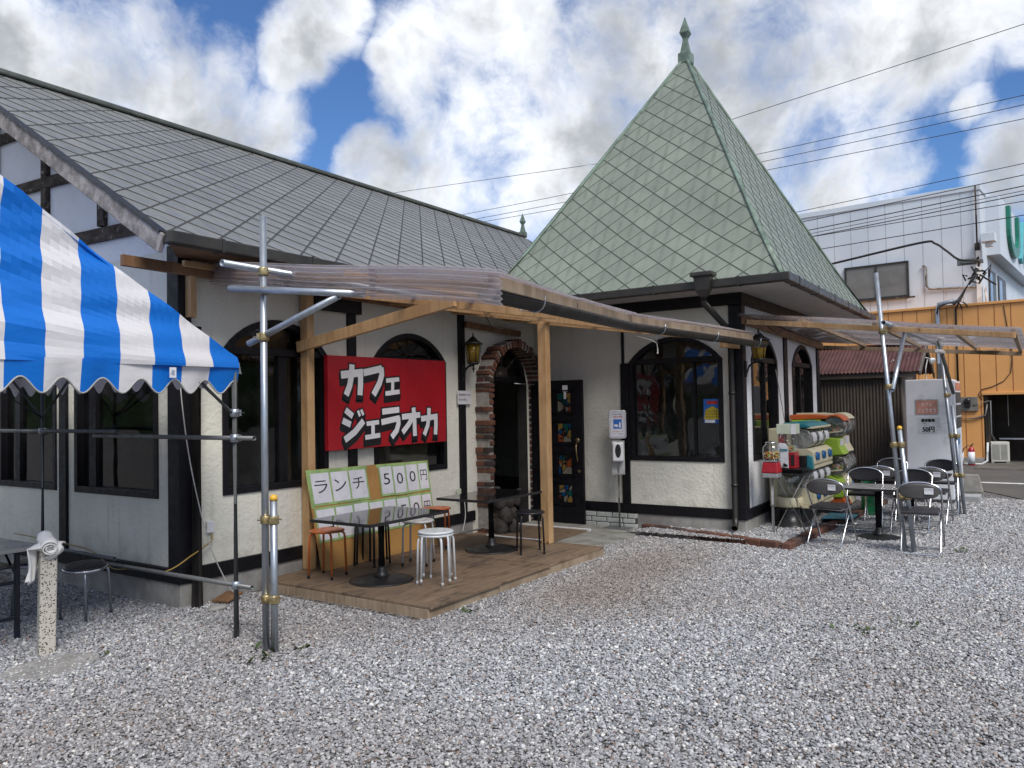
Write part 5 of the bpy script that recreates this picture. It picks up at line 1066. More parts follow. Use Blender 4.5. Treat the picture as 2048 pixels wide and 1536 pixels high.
m = MB(); dbox(m, -0.085, 0.085, 0.001, 0.13, 0.735, 0.742); m.build('drip_tray', ALU, DS)
m = MB(); dbox(m, -0.075, 0.075, 0.001, 0.105, 0.90, 1.155); DB = m.build('dispenser', WPLAS, DS, bevel=0.022)
m = MB(); m.prism([dp(0.038*math.cos(i*math.pi/10), 0.106, 1.045+0.085*math.sin(i*math.pi/10)*(1 if i <= 10 else 1.1)) for i in range(20)], DV*0.002); m.build('sight_window', BLKP, DB)
def roundrect(a0, a1, c0, c1, r_, b_, n=5):
    pts = []
    for cx_, cz_, s_ in ((a1-r_, c1-r_, 0), (a0+r_, c1-r_, 90), (a0+r_, c0+r_, 180), (a1-r_, c0+r_, 270)):
        for i in range(n+1): a_ = R(s_+90*i/n); pts.append(dp(cx_+r_*math.cos(a_), b_, cz_+r_*math.sin(a_)))
    return pts
m = MB(); m.prism(roundrect(-0.115, 0.115, 1.20, 1.575, 0.03, 0.0), DV*0.02); NP = m.build('notice_frame', ALU, DS, bevel=0.004)
m = MB(); m.poly([dp(a_, 0.0215, c_) for a_, c_ in ((-0.09, 1.23), (0.09, 1.23), (0.09, 1.545), (-0.09, 1.545))]); m.build('notice_sheet', PAPER, NP, recalc=False)
m = MB(); m.poly([dp(a_, 0.0225, c_) for a_, c_ in ((-0.055, 1.33), (0.055, 1.33), (0.055, 1.455), (-0.055, 1.455))]); m.build('pictogram', INKBL, NP, recalc=False)
m = MB(); m.poly([dp(a_, 0.0232, c_) for a_, c_ in ((0.02, 1.345), (0.042, 1.345), (0.042, 1.40), (0.036, 1.41), (0.036, 1.425), (0.026, 1.425), (0.026, 1.41), (0.02, 1.40))]); m.poly([dp(a_, 0.0232, c_) for a_, c_ in ((-0.045, 1.365), (-0.015, 1.35), (0.012, 1.362), (0.005, 1.385), (-0.02, 1.392), (-0.045, 1.385))]); m.build('pictogram_hand', INKW, NP, recalc=False)
for tx, c_, wd, ht, mt in (('ご来店のお客様へ', 1.513, 0.14, 0.014, INKD), ('手指の消毒', 1.475, 0.13, 0.025, INKR), ('ご協力をお願いします', 1.285, 0.15, 0.014, INKR), ('アルコール消毒液', 1.255, 0.14, 0.012, INKD)):
    m = MB(); o_ = dp(-wd/2, 0.0232, c_); write(m, tx, o_, DU, (0, 0, 1), wd, ht); m.build('printed_line', mt, NP, recalc=False)
# concrete stub post with a cloth laid over its top
SP = MB(); SP.prism([(-1.285, -0.33, -0.1), (-1.185, -0.36, -0.1), (-1.155, -0.26, -0.1), (-1.255, -0.23, -0.1)], (0.02, 0.01, 0.81)); SPo = SP.build('concrete_post', TERRAZZO, loc=(-1.22, -0.30, 0), bevel=0.012); tag(SPo, 'speckled concrete stub post standing in the gravel beside the tent table', 'post')
CL = MB(); CL.smooth = True
LFT = Vector((0.62, 0.78, 0))*-1; LFT = Vector((-0.56, 0.83, 0)); TOW = Vector((-0.83, -0.56, 0)); CT = Vector((-1.205, -0.287, 0.725))
def cloth(u, v):        # narrow tail that hangs down the left side of the post
    wv_ = (0.085+0.02*math.sin(v*5))*(1-0.35*v); s_ = v*0.40-0.10
    p = CT + TOW*((u-0.5)*2*wv_+0.05*max(0, s_)*3) + Vector((0, 0, 0.02+0.012*math.sin(u*9+v*6)))
    return p + (LFT*(s_+0.02) if s_ < 0.05 else LFT*(0.07+0.014*math.sin(u*12+v*8)+0.09*(s_-0.05)) - Vector((0, 0, (s_-0.05)*1.0)))
CL.grid(cloth, 16, 40)
def roll(u, v):
    a_ = v*math.pi*4.2; r_ = 0.052-0.026*v; ax = (TOW*0.75-LFT*0.62-Vector((0, 0, 0.30))).normalized(); d, s, w_ = frame(ax)
    r_ *= 1+0.10*math.sin(u*7+a_*1.3)
    return CT + d*(u*0.19-0.07) + s*(r_*math.cos(a_)) + w_*(r_*math.sin(a_)*0.95) + Vector((0, 0, 0.045))
CL.grid(roll, 14, 70)
CL.grid(lambda u, v: CT + TOW*(0.10*(u-0.3)) - LFT*(0.085*math.sin(v*3.0)+0.01) + Vector((0, 0, 0.05-0.12*v+0.012*math.sin(u*8))), 10, 14)
CL.blob(tuple(CT+Vector((0, 0, 0.015))), (0.075, 0.075, 0.04), 2, 0.25)
CLo = CL.build('cloth', CLOTH, loc=(-1.2, -0.3, 0.71), recalc=False, solid=0.008); tag(CLo, 'white cotton cloth rolled and draped over the top of the concrete stub post', 'cloth')
m = MB(); m.prism([(-1.34+0.30*math.cos(a_), -0.62+0.22*math.sin(a_), -0.05) for a_ in [R(i*18) for i in range(20)]], (0, 0, 0.062)); MC = m.build('concrete_footing', CONC, loc=(-1.3, -0.6, 0), bevel=0.01); tag(MC, 'low round concrete footing sunk in the gravel beside the stub post', 'concrete block')
# folding table under the tent
FT = thing('folding_table', (-1.35, 0.75, 0), 'cream topped folding table with dark steel legs under the striped tent', 'table')
m = MB(); m.box((-1.66, 0.15, 0.655), (-1.06, 1.95, 0.685)); TTp = m.build('tabletop', CREAMTOP, FT, bevel=0.004)
for x in (-1.15, -1.57):
    for y in (0.28, 1.82): m = MB(); m.box((x-0.016, y-0.016, 0), (x+0.016, y+0.016, 0.655)); m.build('leg', NAVY, FT, bevel=0.003)
for y in (0.28, 1.82):
    for z in (0.16, 0.42): m = MB(); m.box((-1.553, y-0.012, z-0.012), (-1.167, y+0.012, z+0.012)); m.build('stretcher', NAVY, FT)
    sg_ = 1 if y < 1 else -1
    for x in (-1.15, -1.57): m = MB(); m.tube([(x+0.02, y, 0.40), (x+0.02, y+sg_*0.28, 0.645)], 0.009, 8); m.build('brace', NAVY, FT)
m = MB(); m.box((-1.60, 0.30, 0.52), (-1.12, 1.80, 0.53)); m.build('shelf', NAVY, FT)
# socket and cables
SK = MB(); SK.box((0.235, -0.035, 0.60), (0.305, -0.002, 0.70)); SKo = SK.build('outdoor_socket', WPLAS, loc=(0.27, 0, 0.6), bevel=0.006); tag(SKo, 'white outdoor socket box low on the front wall beside the downpipe', 'socket')
def cable(name, pts, r, mt, label):
    m = MB(); P = [Vector(p) for p in pts]; q = []
    for i in range(len(P)-1):
        p0, p1, p2, p3 = P[max(0, i-1)], P[i], P[i+1], P[min(len(P)-1, i+2)]
        for k_ in range(6):
            t = k_/6; q.append(0.5*((2*p1)+(p2-p0)*t+(2*p0-5*p1+4*p2-p3)*t*t+(3*p1-p0-3*p2+p3)*t**3))
    q.append(P[-1]); m.tube(q, r, 6); o = m.build(name, mt, loc=tuple(P[0])); return tag(o, label, 'cable')
cable('yellow_cable', [(0.275, -0.03, 0.60), (0.27, -0.05, 0.54), (0.19, -0.07, 0.50), (0.02, -0.14, 0.46), (-0.20, -0.10, 0.36), (-0.29, 0.25, 0.36), (-0.26, 0.60, 0.33), (-0.2, 1.0, 0.42), (-0.15, 1.6, 0.44), (-0.15, 2.6, 0.46)], 0.006, CABLE_Y, 'yellow extension cable looped along the low tent rail')
cable('white_cable', [(-0.09, -0.16, 1.98), (-0.09, -0.16, 1.8), (-0.03, -0.16, 1.34), (0.06, -0.16, 0.91), (0.17, -0.16, 0.52), (0.32, -0.16, 0.2), (0.42, -0.16, 0.05)], 0.005, CABLE_W, 'thin white cable hanging down past the building corner')
SK2 = MB(); SK2.box((3.745, -0.045, 0.52), (3.825, -0.029, 0.64)); SK2o = SK2.build('outdoor_socket', PALEG, loc=(3.78, -0.03, 0.52), bevel=0.005); tag(SK2o, 'small grey socket with a plug, on the black post behind the bare table', 'socket')
cable('white_cable', [(3.80, -0.05, 0.57), (3.82, -0.09, 0.50), (3.80, -0.12, 0.30), (3.70, -0.15, 0.13)], 0.006, CABLE_W, 'short white cable hanging from the socket behind the bare table')
m = MB(); m.tube([(3.2, -0.14, 0.125), (4.05, -0.20, 0.125)], 0.014, 8); WP = m.build('drain_pipe', CABLE_W, loc=(3.6, -0.17, 0.12)); tag(WP, 'thin white pipe lying along the wall foot behind the deck', 'pipe')
# inside the tower window: poster and a tied plastic bag
PO = MB(); PO.poly([(L+0.03, -2.515, 1.40), (L+0.03, -2.745, 1.39), (L+0.03, -2.745, 1.70), (L+0.03, -2.515, 1.70)]); POo = PO.build('window_poster', [INKBL], loc=(L+0.03, -2.6, 1.4), recalc=False); tag(POo, 'small blue and yellow poster stuck inside the arched tower window', 'poster')
PX = L+0.0285
YEL = simple('printed_yellow', (0.55, 0.42, 0.03), 0.5)
m = MB(); m.poly([(PX, -2.52, 1.44), (PX, -2.74, 1.44), (PX, -2.725, 1.56), (PX, -2.63, 1.61), (PX, -2.535, 1.56)]); m.build('yellow_area', YEL, POo, recalc=False)
m = MB(); rs = random.Random(5)
for i in range(7):
    for j in range(3): y = -2.54-0.027*i; z = 1.465+0.035*j; m.poly([(PX-0.001, y, z), (PX-0.001, y-0.012, z), (PX-0.001, y-0.012, z+0.02), (PX-0.001, y, z+0.02)])
m.build('printed_marks', simple('printed_brown', (0.20, 0.13, 0.04), 0.6), POo, recalc=False)
m = MB(); m.poly([(PX, -2.56, 1.635), (PX, -2.70, 1.635), (PX, -2.70, 1.675), (PX, -2.56, 1.675)]); m.build('title_band', INKR, POo, recalc=False)
m = MB(); m.poly([(PX, -2.53, 1.40), (PX, -2.66, 1.40), (PX, -2.66, 1.435), (PX, -2.53, 1.435)]); m.build('footer_band', PAPER, POo, recalc=False)
m = MB(); m.smooth = True; m.lathe((L+0.25, -2.55, 0.93), (0, 0, 1), [(0.14, 0), (0.16, 0.05), (0.14, 0.11), (0.08, 0.17), (0.02, 0.21), (0.012, 0.23)], 18); m.lathe((L+0.25, -2.55, 1.15), (-0.1, 0.25, 1), [(0.012, 0), (0.03, 0.09)], 8); m.lathe((L+0.25, -2.55, 1.15), (0.1, -0.5, 1), [(0.012, 0), (0.03, 0.10)], 8)
for i, v in enumerate(m.v): k_ = mnoise.noise(Vector(v)*14)*0.02; m.v[i] = (v[0]+k_, v[1]+k_, v[2])
PBo = m.build('plastic_bag', CLEAR, loc=(L+0.25, -2.55, 0.93)); tag(PBo, 'tied clear plastic bag standing inside the tower window', 'bag')
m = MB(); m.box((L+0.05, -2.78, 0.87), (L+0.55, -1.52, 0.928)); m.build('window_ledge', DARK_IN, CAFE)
# ------------------------------------------------------------------ planting strip and vending corner beside the tower
KB = thing('brick_kerb', (5.0, -3.66, 0), 'low edging of old red bricks round the gravel strip at the tower foot', 'kerb')
def kerb_run(p0, p1, seed):
    p0, p1 = Vector(p0), Vector(p1); d = (p1-p0).normalized(); n = int((p1-p0).length/0.215); rs = random.Random(seed); m = MB()
    for i in range(n):
        a_ = p0.lerp(p1, (i+0.04)/n); b_ = p0.lerp(p1, (i+0.95)/n); j = Vector((rs.uniform(-.012, .012), rs.uniform(-.012, .012), rs.uniform(-.012, .006)))
        if rs.random() < 0.05: continue
        m.beam(a_+j+Vector((0, 0, 0.042)), b_+j+Vector((0, 0, 0.042)), 0.105, 0.085)
    m.build('brick_course', KERB_B, KB, bevel=0.010)
kerb_run((5.60, -1.68, 0), (5.02, -3.60, 0), 4); kerb_run((4.97, -3.67, 0), (9.7, -3.98, 0), 9)
m = MB(); m.prism([(5.65, -1.64, 0.01), (5.60, -1.70, 0.01), (5.05, -3.62, 0.01), (9.6, -3.95, 0.01), (9.7, -T, 0.01), (L, -T, 0.01)], (0, 0, 0.035)); tag(m.build('planting_bed', m_ground()), kind='structure')
# gumball machine
GB_ = thing('gumball_machine', (5.75, -3.33, 0.06), 'small red gumball machine with a glass globe of coloured candy on a pole', 'gumball machine'); gx, gy = 5.75, -3.33
m = MB(); m.box((gx-0.16, gy-0.15, 0.05), (gx+0.16, gy+0.15, 0.062)); m.tube([(gx, gy, 0.06), (gx, gy, 0.74)], 0.017, 12); m.build('stand', ALU, GB_)
m = MB(); m.box((gx-0.095, gy-0.095, 0.73), (gx+0.095, gy+0.095, 0.785)); m.build('coin_tray', ALU, GB_, bevel=0.008)
m = MB(); b = len(m.v)
m.hexa([(gx-.10, gy-.10, .787), (gx+.10, gy-.10, .787), (gx+.10, gy+.10, .787), (gx-.10, gy+.10, .787), (gx-.085, gy-.085, .92), (gx+.085, gy-.085, .92), (gx+.085, gy+.085, .92), (gx-.085, gy+.085, .92)]); m.build('body', REDP, GB_, bevel=0.012)
m = MB(); m.box((gx-.09, gy-.09, .921), (gx+.09, gy+.09, .94)); m.build('rim', CHROME, GB_, bevel=0.006)
m = MB(); m.lathe((gx, gy, 0.941), (0, 0, 1), [(0.085, 0), (0.10, 0.02), (0.105, 0.09), (0.10, 0.16), (0.06, 0.205)], 20); m.build('globe', CLEAR, GB_)
m = MB(); m.lathe((gx, gy, 1.146), (0, 0, 1), [(0.07, 0), (0.07, 0.012), (0.03, 0.022), (0.002, 0.024)], 16); m.build('lid', CHROME, GB_)
m = MB(); rs = random.Random(8)
for i in range(120):
    r_, a_, z = 0.092*math.sqrt(rs.random()), rs.random()*6.28, 0.955+0.085*rs.random(); m.blob((gx+r_*math.cos(a_), gy+r_*math.sin(a_), z), 0.0125, 0, 0, 1)
m.build('candy', CANDY, GB_, recalc=False)
m = MB(); m.tube([(gx, gy, 0.95), (gx, gy, 1.145)], 0.006, 6); m.build('centre_rod', CHROME, GB_)
# folding tray table
FT2 = thing('tray_table', (6.12, -3.48, 0.06), 'small black topped folding table with crossed steel legs', 'table')
m = MB(); m.box((5.93, -3.68, 0.745), (6.34, -3.28, 0.765)); m.build('tabletop', BLKP, FT2, bevel=0.004)
for x in (5.97, 6.30):
    m = MB(); m.tube([(x, -3.31, 0.745), (x, -3.66, 0.06)], 0.010, 8); m.build('leg', ALU, FT2); m = MB(); m.tube([(x+0.02, -3.65, 0.745), (x+0.02, -3.30, 0.06)], 0.010, 8); m.build('leg', ALU, FT2)
TRY = MB(); TRY.hexa([(5.98, -3.62, 0.767), (6.28, -3.62, 0.767), (6.28, -3.32, 0.767), (5.98, -3.32, 0.767), (5.95, -3.65, 0.82), (6.31, -3.65, 0.82), (6.31, -3.30, 0.82), (5.95, -3.30, 0.82)]); to = TRY.build('plastic_tray', BLKP, loc=(6.13, -3.47, 0.767), bevel=0.004); tag(to, 'shallow black plastic tray on the folding table with crossed legs', 'tray')
CR = thing('candy_vendor', (6.12, -3.44, 0.82), 'narrow red candy vendor with pale top box standing on the black tray', 'vending machine')
m = MB(); m.box((6.02, -3.54, 0.822), (6.22, -3.33, 1.02)); m.build('body', REDP, CR, bevel=0.006)
m = MB(); m.box((6.03, -3.53, 1.021), (6.21, -3.34, 1.245)); m.build('window_case', CLEAR, CR)
m = MB(); m.box((6.04, -3.40, 1.022), (6.20, -3.345, 1.24)); m.build('back_panel', REDP, CR)
m = MB(); m.box((6.015, -3.555, 1.246), (6.225, -3.325, 1.37)); m.build('top_box', PALEG, CR, bevel=0.004)
m = MB(); m.box((6.011, -3.556, 1.246), (6.014, -3.50, 1.37)); m.mat(0); m.build('top_label', PAPER, CR)
for i in range(3): m = MB(); m.box((6.015, -3.53+0.06*i, 0.86), (6.0195, -3.49+0.06*i, 0.99)); m.build('chute', BLKP, CR)
m = MB()
for i in range(26): m.blob((6.06+0.13*rs.random(), -3.52+0.10*rs.random(), 1.04+0.05*rs.random()), 0.014, 0, 0, 1)
m.build('candy', CANDY, CR, recalc=False)
NOTE = MB(); NOTE.prism([(6.0, -3.345, 0.84), (5.985, -3.47, 0.83), (5.99, -3.47, 1.08), (5.995, -3.44, 1.13), (6.0, -3.36, 1.14), (6.0, -3.34, 1.10)], (0.004, 0.001, 0)); no_ = NOTE.build('paper_note', PAPER, loc=(5.99, -3.40, 0.84)); tag(no_, 'white curled paper note hanging on the red candy vendor', 'paper')
m = MB(); m.poly([(5.9845, -3.46, 1.04), (5.9845, -3.37, 1.045), (5.9845, -3.37, 1.065), (5.9845, -3.46, 1.06)]); m.build('printed_band', TEALP, no_, recalc=False)
m = MB(); m.poly([(5.9845, -3.46, 0.845), (5.9845, -3.40, 0.85), (5.9845, -3.41, 0.89), (5.9845, -3.455, 0.87)]); m.build('printed_arrow', BLKP, no_, recalc=False)
# barrel shaped vendor behind the tray table
BV = thing('barrel_vendor', (6.42, -3.36, 0.06), 'cream and clear barrel shaped vendor on a black round foot behind the tray table', 'vending machine')
m = MB(); m.lathe((6.42, -3.36, 0.05), (0, 0, 1), [(0.24, 0), (0.235, 0.03), (0.15, 0.06), (0.12, 0.2), (0.135, 0.25)], 24); m.build('foot', BLKP, BV)
m = MB(); m.lathe((6.42, -3.36, 0.30), (0, 0, 1), [(0.15, 0), (0.16, 0.02), (0.16, 0.12), (0.15, 0.13)], 24); m.build('coin_drum', CREAMP, BV)
m = MB(); m.lathe((6.42, -3.36, 0.431), (0, 0, 1), [(0.145, 0), (0.15, 0.05), (0.15, 0.26), (0.14, 0.29)], 24); m.build('barrel', DRUM, BV)
m = MB(); m.lathe((6.42, -3.36, 0.435), (0, 0, 1), [(0.05, 0), (0.055, 0.28)], 12); m.build('inner_column', CREAMP, BV)
# row of capsule machines, two tiers
def disc(m, x0, x1, cy, cz, r, n=26): m.lathe((x0, cy, cz), (1, 0, 0), [(r-0.006, 0), (r, 0.006), (r, x1-x0-0.006), (r-0.006, x1-x0)], n)
CM = thing('capsule_machine', (6.9, -3.4, 0.06), 'cream capsule toy machine with teal top and three clear drums on each of two tiers', 'capsule machine')
CX0, CX1 = 6.42, 7.50; wdt = (CX1-CX0)/3
m = MB(); m.box((CX0+0.02, -3.40, 0.28), (CX1, -3.10, 1.30)); m.build('back_case', CREAMP, CM, bevel=0.012)
m = MB(); m.box((CX0+0.05, -3.5, 0.08), (CX1-0.05, -3.14, 0.279)); m.build('stand', BLKP, CM, bevel=0.01)
m = MB(); P = [(-3.30, 1.305), (-3.60, 1.31), (-3.65, 1.325), (-3.58, 1.36), (-3.42, 1.385), (-3.30, 1.375)]; m.prism([(CX0, y, z) for y, z in P], (CX1-CX0, 0, 0)); m.build('top', TEALP, CM, bevel=0.012)
m = MB(); m.box((CX0+0.01, -3.66, 1.295), (CX1, -3.59, 1.323)); m.build('top_trim', CREAMP, CM, bevel=0.006)
for tier, zc in enumerate((1.17, 0.67)):
    m = MB(); m.box((CX0, -3.67, zc-0.385), (CX1, -3.35, zc-0.345)); m.build('shelf', CREAMP, CM, bevel=0.006)
    for i in range(3):
        x0 = CX0 + wdt*i + 0.008; x1 = x0 + wdt - 0.016
        m = MB(); disc(m, x0+0.02, x1-0.005, -3.52, zc, 0.128); DR = m.build('drum', DRUM, CM)
        m = MB(); disc(m, x0, x0+0.019, -3.52, zc, 0.132); m.build('drum_side', DRUM, DR)
        m = MB()
        for k_ in range(16): m.blob((x0+0.06+(x1-x0-0.1)*rs.random(), -3.52+rs.uniform(-0.07, 0.07), zc-0.085+0.04*rs.random()), 0.024, 0, 0, 1)
        m.build('capsules', CANDY, DR, recalc=False)
        m = MB(); a0 = R(155); n = 6
        pts = [(-3.52+0.1315*math.cos(R(145+13*k_)), zc+0.1315*math.sin(R(145+13*k_))) for k_ in range(5)]
        for (ya, za), (yb, zb) in zip(pts, pts[1:]): m.poly([(x0+0.07, ya, za), (x1-0.06, ya, za), (x1-0.06, yb, zb), (x0+0.07, yb, zb)])
        m.build('drum_label', PAPER, DR, recalc=False)
        m = MB(); Pq = [(-3.38, zc-0.343), (-3.655, zc-0.343), (-3.675, zc-0.32), (-3.665, zc-0.17), (-3.60, zc-0.125), (-3.38, zc-0.125)]; m.prism([(x0, y, z) for y, z in Pq], (x1-x0, 0, 0)); CBX = m.build('coin_unit', CREAMP, CM, bevel=0.008)
        m = MB(); m.lathe((x0+0.14, -3.672, zc-0.225), (0, -1, 0), [(0.055, 0), (0.05, 0.018), (0.02, 0.022)], 16); m.box((x0+0.125, -3.71, zc-0.265), (x0+0.155, -3.694, zc-0.185)); m.build('dial', BLUEP, CBX)
        m = MB(); m.box((x0+0.225, -3.676, zc-0.29), (x1-0.04, -3.6665, zc-0.20)); m.build('chute', simple('chute_shade', (0.25, 0.22, 0.16), 0.5) if (tier, i) == (0, 0) else bpy.data.materials['chute_shade'], CBX)
m = MB(); m.box((CX0-0.10, -3.60, 0.78), (CX0-0.003, -3.36, 0.96)); m.build('side_unit', BLKP, CM, bevel=0.006)
m = MB(); m.prism([(CX0-0.08, y, z) for y, z in ((-3.602, 0.78), (-3.68, 0.80), (-3.66, 0.95), (-3.602, 0.97))], (0.077, 0, 0)); m.build('side_front', TEALP, CM, bevel=0.006)
MAT = MB(); MAT.prism([(6.9, -3.62, 0.10), (7.5, -3.62, 0.10), (7.5, -3.98, 0.10), (7.0, -4.0, 0.10)], (0, 0, 0.006)); mo_ = MAT.build('plastic_mat', simple('blue_mat', (0.05, 0.20, 0.28), 0.5), loc=(7.2, -3.8, 0.1)); tag(mo_, 'blue plastic sheet on the kerb below the cream capsule machine', 'mat')
# tall green and orange machine
C3 = thing('capsule_machine', (8.0, -3.4, 0.06), 'tall lime green capsule toy machine with orange top and two tiers of clear drums', 'capsule machine')
for ui, (x0, x1, body, cap, dz) in enumerate(((7.62, 7.98, LIME, ORP, 0.0), (7.99, 8.36, CREAMP, CREAMP, 0.02))):
    m = MB(); P = [(-3.1, .3), (-3.76, .3), (-3.80, .36), (-3.72, .55), (-3.60, .60), (-3.50, .62), (-3.50, .88), (-3.62, .88), (-3.80, .90), (-3.765, .97), (-3.74, 1.02), (-3.735, 1.12), (-3.55, 1.14), (-3.5, 1.15), (-3.5, 1.39), (-3.1, 1.39)]
    m.prism([(x0, y, z+dz) for y, z in P], (x1-x0, 0, 0)); BD = m.build('body', body, C3, bevel=0.014)
    m = MB(); m.prism([(x0+0.02, y, z) for y, z in ((-3.12, 0.17), (-3.80, 0.17), (-3.82, 0.2), (-3.77, 0.298), (-3.12, 0.298))], (x1-x0-0.03, 0, 0)); m.build('base', ORP if ui == 0 else CREAMP, C3, bevel=0.01)
    m = MB(); top_ = [(-3.08, 1.39), (-3.08, 1.455), (-3.40, 1.455)] + [(-3.67+0.172*math.cos(R(a_)), 1.285+0.172*math.sin(R(a_))) for a_ in range(62, 151, 11)]; inn = [(-3.67+0.145*math.cos(R(a_)), 1.285+0.145*math.sin(R(a_))) for a_ in range(150, 49, -11)]
    m.prism([(x0-0.004, y, z+dz) for y, z in top_+inn], (x1-x0+0.002, 0, 0)); m.build('cap', cap, C3, bevel=0.006)
    for zc in (1.285, 0.75):
        m = MB(); disc(m, x0+0.012, x1-0.02, -3.67, zc+dz, 0.14); DR = m.build('drum', DRUM, C3)
        m = MB(); m.lathe((x1-0.018, -3.67, zc+dz), (1, 0, 0), [(0.148, 0), (0.15, 0.014), (0.13, 0.016)], 26); m.build('drum_rim', DRUM, DR)
        m = MB(); m.beam((x0+0.015, -3.57, zc-0.085+dz), (x0+0.015, -3.77, zc-0.06+dz), 0.02, 0.02); m.build('drum_floor', CREAMP, DR)
        m = MB()
        for k_ in range(9): m.blob((x0+0.05+(x1-x0-0.12)*rs.random(), -3.67+rs.uniform(-0.07, 0.07), zc-0.06+0.04*rs.random()+dz), 0.028, 0, 0, 1)
        m.build('capsules', CANDY, DR, recalc=False)
    m = MB(); m.box((x0+0.06, -3.746, 1.02+dz), (x1-0.10, -3.741, 1.11+dz)); m.build('price_card', PAPER, BD)
    m = MB(); m.lathe((x0+0.18, -3.79, 0.42+dz), (0, -1, 0), [(0.05, 0), (0.045, 0.02)], 14); m.build('dial', BLUEP, BD)
GCN = MB(); GCN.lathe((8.25, -3.98, 0), (0, 0, 1), [(0.085, 0), (0.09, 0.01), (0.09, 0.47), (0.08, 0.50), (0.05, 0.51)], 20); gco = GCN.build('waste_bin', simple('green_bin', (0.02, 0.26, 0.09), 0.45), loc=(8.25, -3.98, 0)); tag(gco, 'slim green bin behind the chairs beside the lime capsule machine', 'bin')
BRM = MB(); BRM.tube([(7.42, -3.07, 1.30), (7.15, -3.03, 2.1)], 0.006, 6); bo_ = BRM.build('thin_stick', CABLE_W, loc=(7.4, -3.06, 1.3)); tag(bo_, 'thin pale stick leaning from the capsule machine to the wall', 'stick')

# ------------------------------------------------------------------ folding chairs and two tables under the side canopy
def folding_chair():
    t = thing('folding_chair', (0, 0, 0), 'x', 'chair'); W_ = 0.205
    m = MB(); loop = [(0.23, -W_+0.03, 0.012), (0.235, -W_, 0.04), (0.06, -W_, 0.34), (-0.13, -W_, 0.60)]
    arc = [(-0.175-0.012*math.sin(a_), -W_*math.cos(a_), 0.66+0.095*math.sin(a_)) for a_ in [R(i*15) for i in range(13)]]
    pts = loop + arc + [(x, -y, z) for x, y, z in reversed(loop)] + [loop[0]]; m.tube(pts, 0.0105, 8, cap=False); m.build('back_frame', CHROME, t)
    m = MB(); pts = [(0.10, -W_+0.022, 0.435), (-0.06, -W_+0.022, 0.25), (-0.235, -W_+0.022, 0.045), (-0.25, -W_+0.05, 0.012), (-0.25, W_-0.05, 0.012), (-0.235, W_-0.022, 0.045), (-0.06, W_-0.022, 0.25), (0.10, W_-0.022, 0.435)]; m.tube(pts, 0.0095, 8); m.build('rear_legs', CHROME, t)
    m = MB(); m.tube([(0.13, -W_+0.02, 0.21), (0.13, W_-0.02, 0.21)], 0.007, 6); m.build('cross_bar', CHROME, t)
    m = MB()
    prof = [(0.20, 0.445), (0.19, 0.425), (-0.17, 0.415), (-0.19, 0.42), (-0.185, 0.447), (0.0, 0.452), (0.19, 0.458)]
    m.prism([(x, -W_+0.028, z) for x, z in prof], (0, 2*(W_-0.028), 0)); se = m.build('seat', VINYL, t, bevel=0.012)
    m = MB(); m.tube([(0.185, -W_+0.03, 0.428), (-0.17, -W_+0.03, 0.415), (-0.17, W_-0.03, 0.415), (0.185, W_-0.03, 0.428)], 0.008, 6); m.build('seat_frame', CHROME, se)
    def pad(off, inset):
        m = MB(); m.smooth = True
        def f(u, v):
            y = (u*2-1)*(W_-0.014-inset); a_ = math.sqrt(max(0, 1-abs(y/(W_-0.013))**2.6)); zc, hh = 0.662, 0.085-inset; zt = 0.655+0.088*a_-inset*0.5; zb = 0.655-0.075*a_**1.0+inset*0.5
            z = zb+(zt-zb)*v; return (-0.172-0.012*math.sin((z-0.58)*10)+off-0.03*(1-(y/W_)**2), y, z)
        m.grid(f, 20, 8); return m
    b1 = pad(0.012, 0.0).build('backrest', VINYL, t, recalc=False, solid=0.012)
    b2 = pad(-0.003, 0.0).build('back_shell', GREYP, b1, recalc=False, solid=0.006)
    m = MB(); m.poly([(-0.2225, -0.05, 0.635), (-0.2235, -0.135, 0.635), (-0.2235, -0.135, 0.70), (-0.2235, -0.05, 0.70)]); st = m.build('sticker', PAPER, b1, recalc=False)
    m = MB(); write(m, 'ジェラオカ', (-0.2245, -0.055, 0.672), (0, -1, 0), (0, 0, 1), 0.072, 0.018); m.build('sticker_print', INKD, st, recalc=False)
    return t
fc = folding_chair(); GF = 'folding chairs under the side canopy'; first = True
for x, y, rz, lab in ((5.44, -4.06, -0.12, 'folding chair nearest the brick kerb, sticker on the grey back of its backrest'), (5.44, -4.97, 0.06, 'folding chair nearest the camera, behind the leaning scaffold poles, back turned'),
        (6.83, -4.18, math.pi+0.08, 'folding chair facing the camera across the front table, closest to the capsule machines'), (6.83, -4.72, math.pi-0.05, 'folding chair facing the camera, seen between the two leaning poles at the front table'),
        (7.50, -4.27, 0.05, 'folding chair with its back turned at the rear table, on the tower side'), (7.52, -4.87, -0.04, 'folding chair with its back turned at the rear table, near the white vending cabinet'),
        (8.72, -4.22, math.pi, 'rearmost folding chair facing the camera, in front of the brown shed wall'), (8.72, -4.87, math.pi+0.05, 'rearmost folding chair facing the camera, next to the far scaffold poles')):
    c_ = fc if first else dup(fc); first = False; place(c_, x, y, 0.024, rz, lab, GF)
GREYTOP = simple('grey_laminate', (0.30, 0.29, 0.29), 0.22, var=0.06)
pedestal_table(6.30, -4.42, 0, 0.615, 0.62, 1.0, 'grey topped pedestal table at the front of the side canopy', 0.0, br=0.26, topmat=GREYTOP)
pedestal_table(8.15, -4.55, 0, 0.615, 0.60, 0.95, 'black pedestal table at the rear of the side canopy', 0.0, br=0.26)
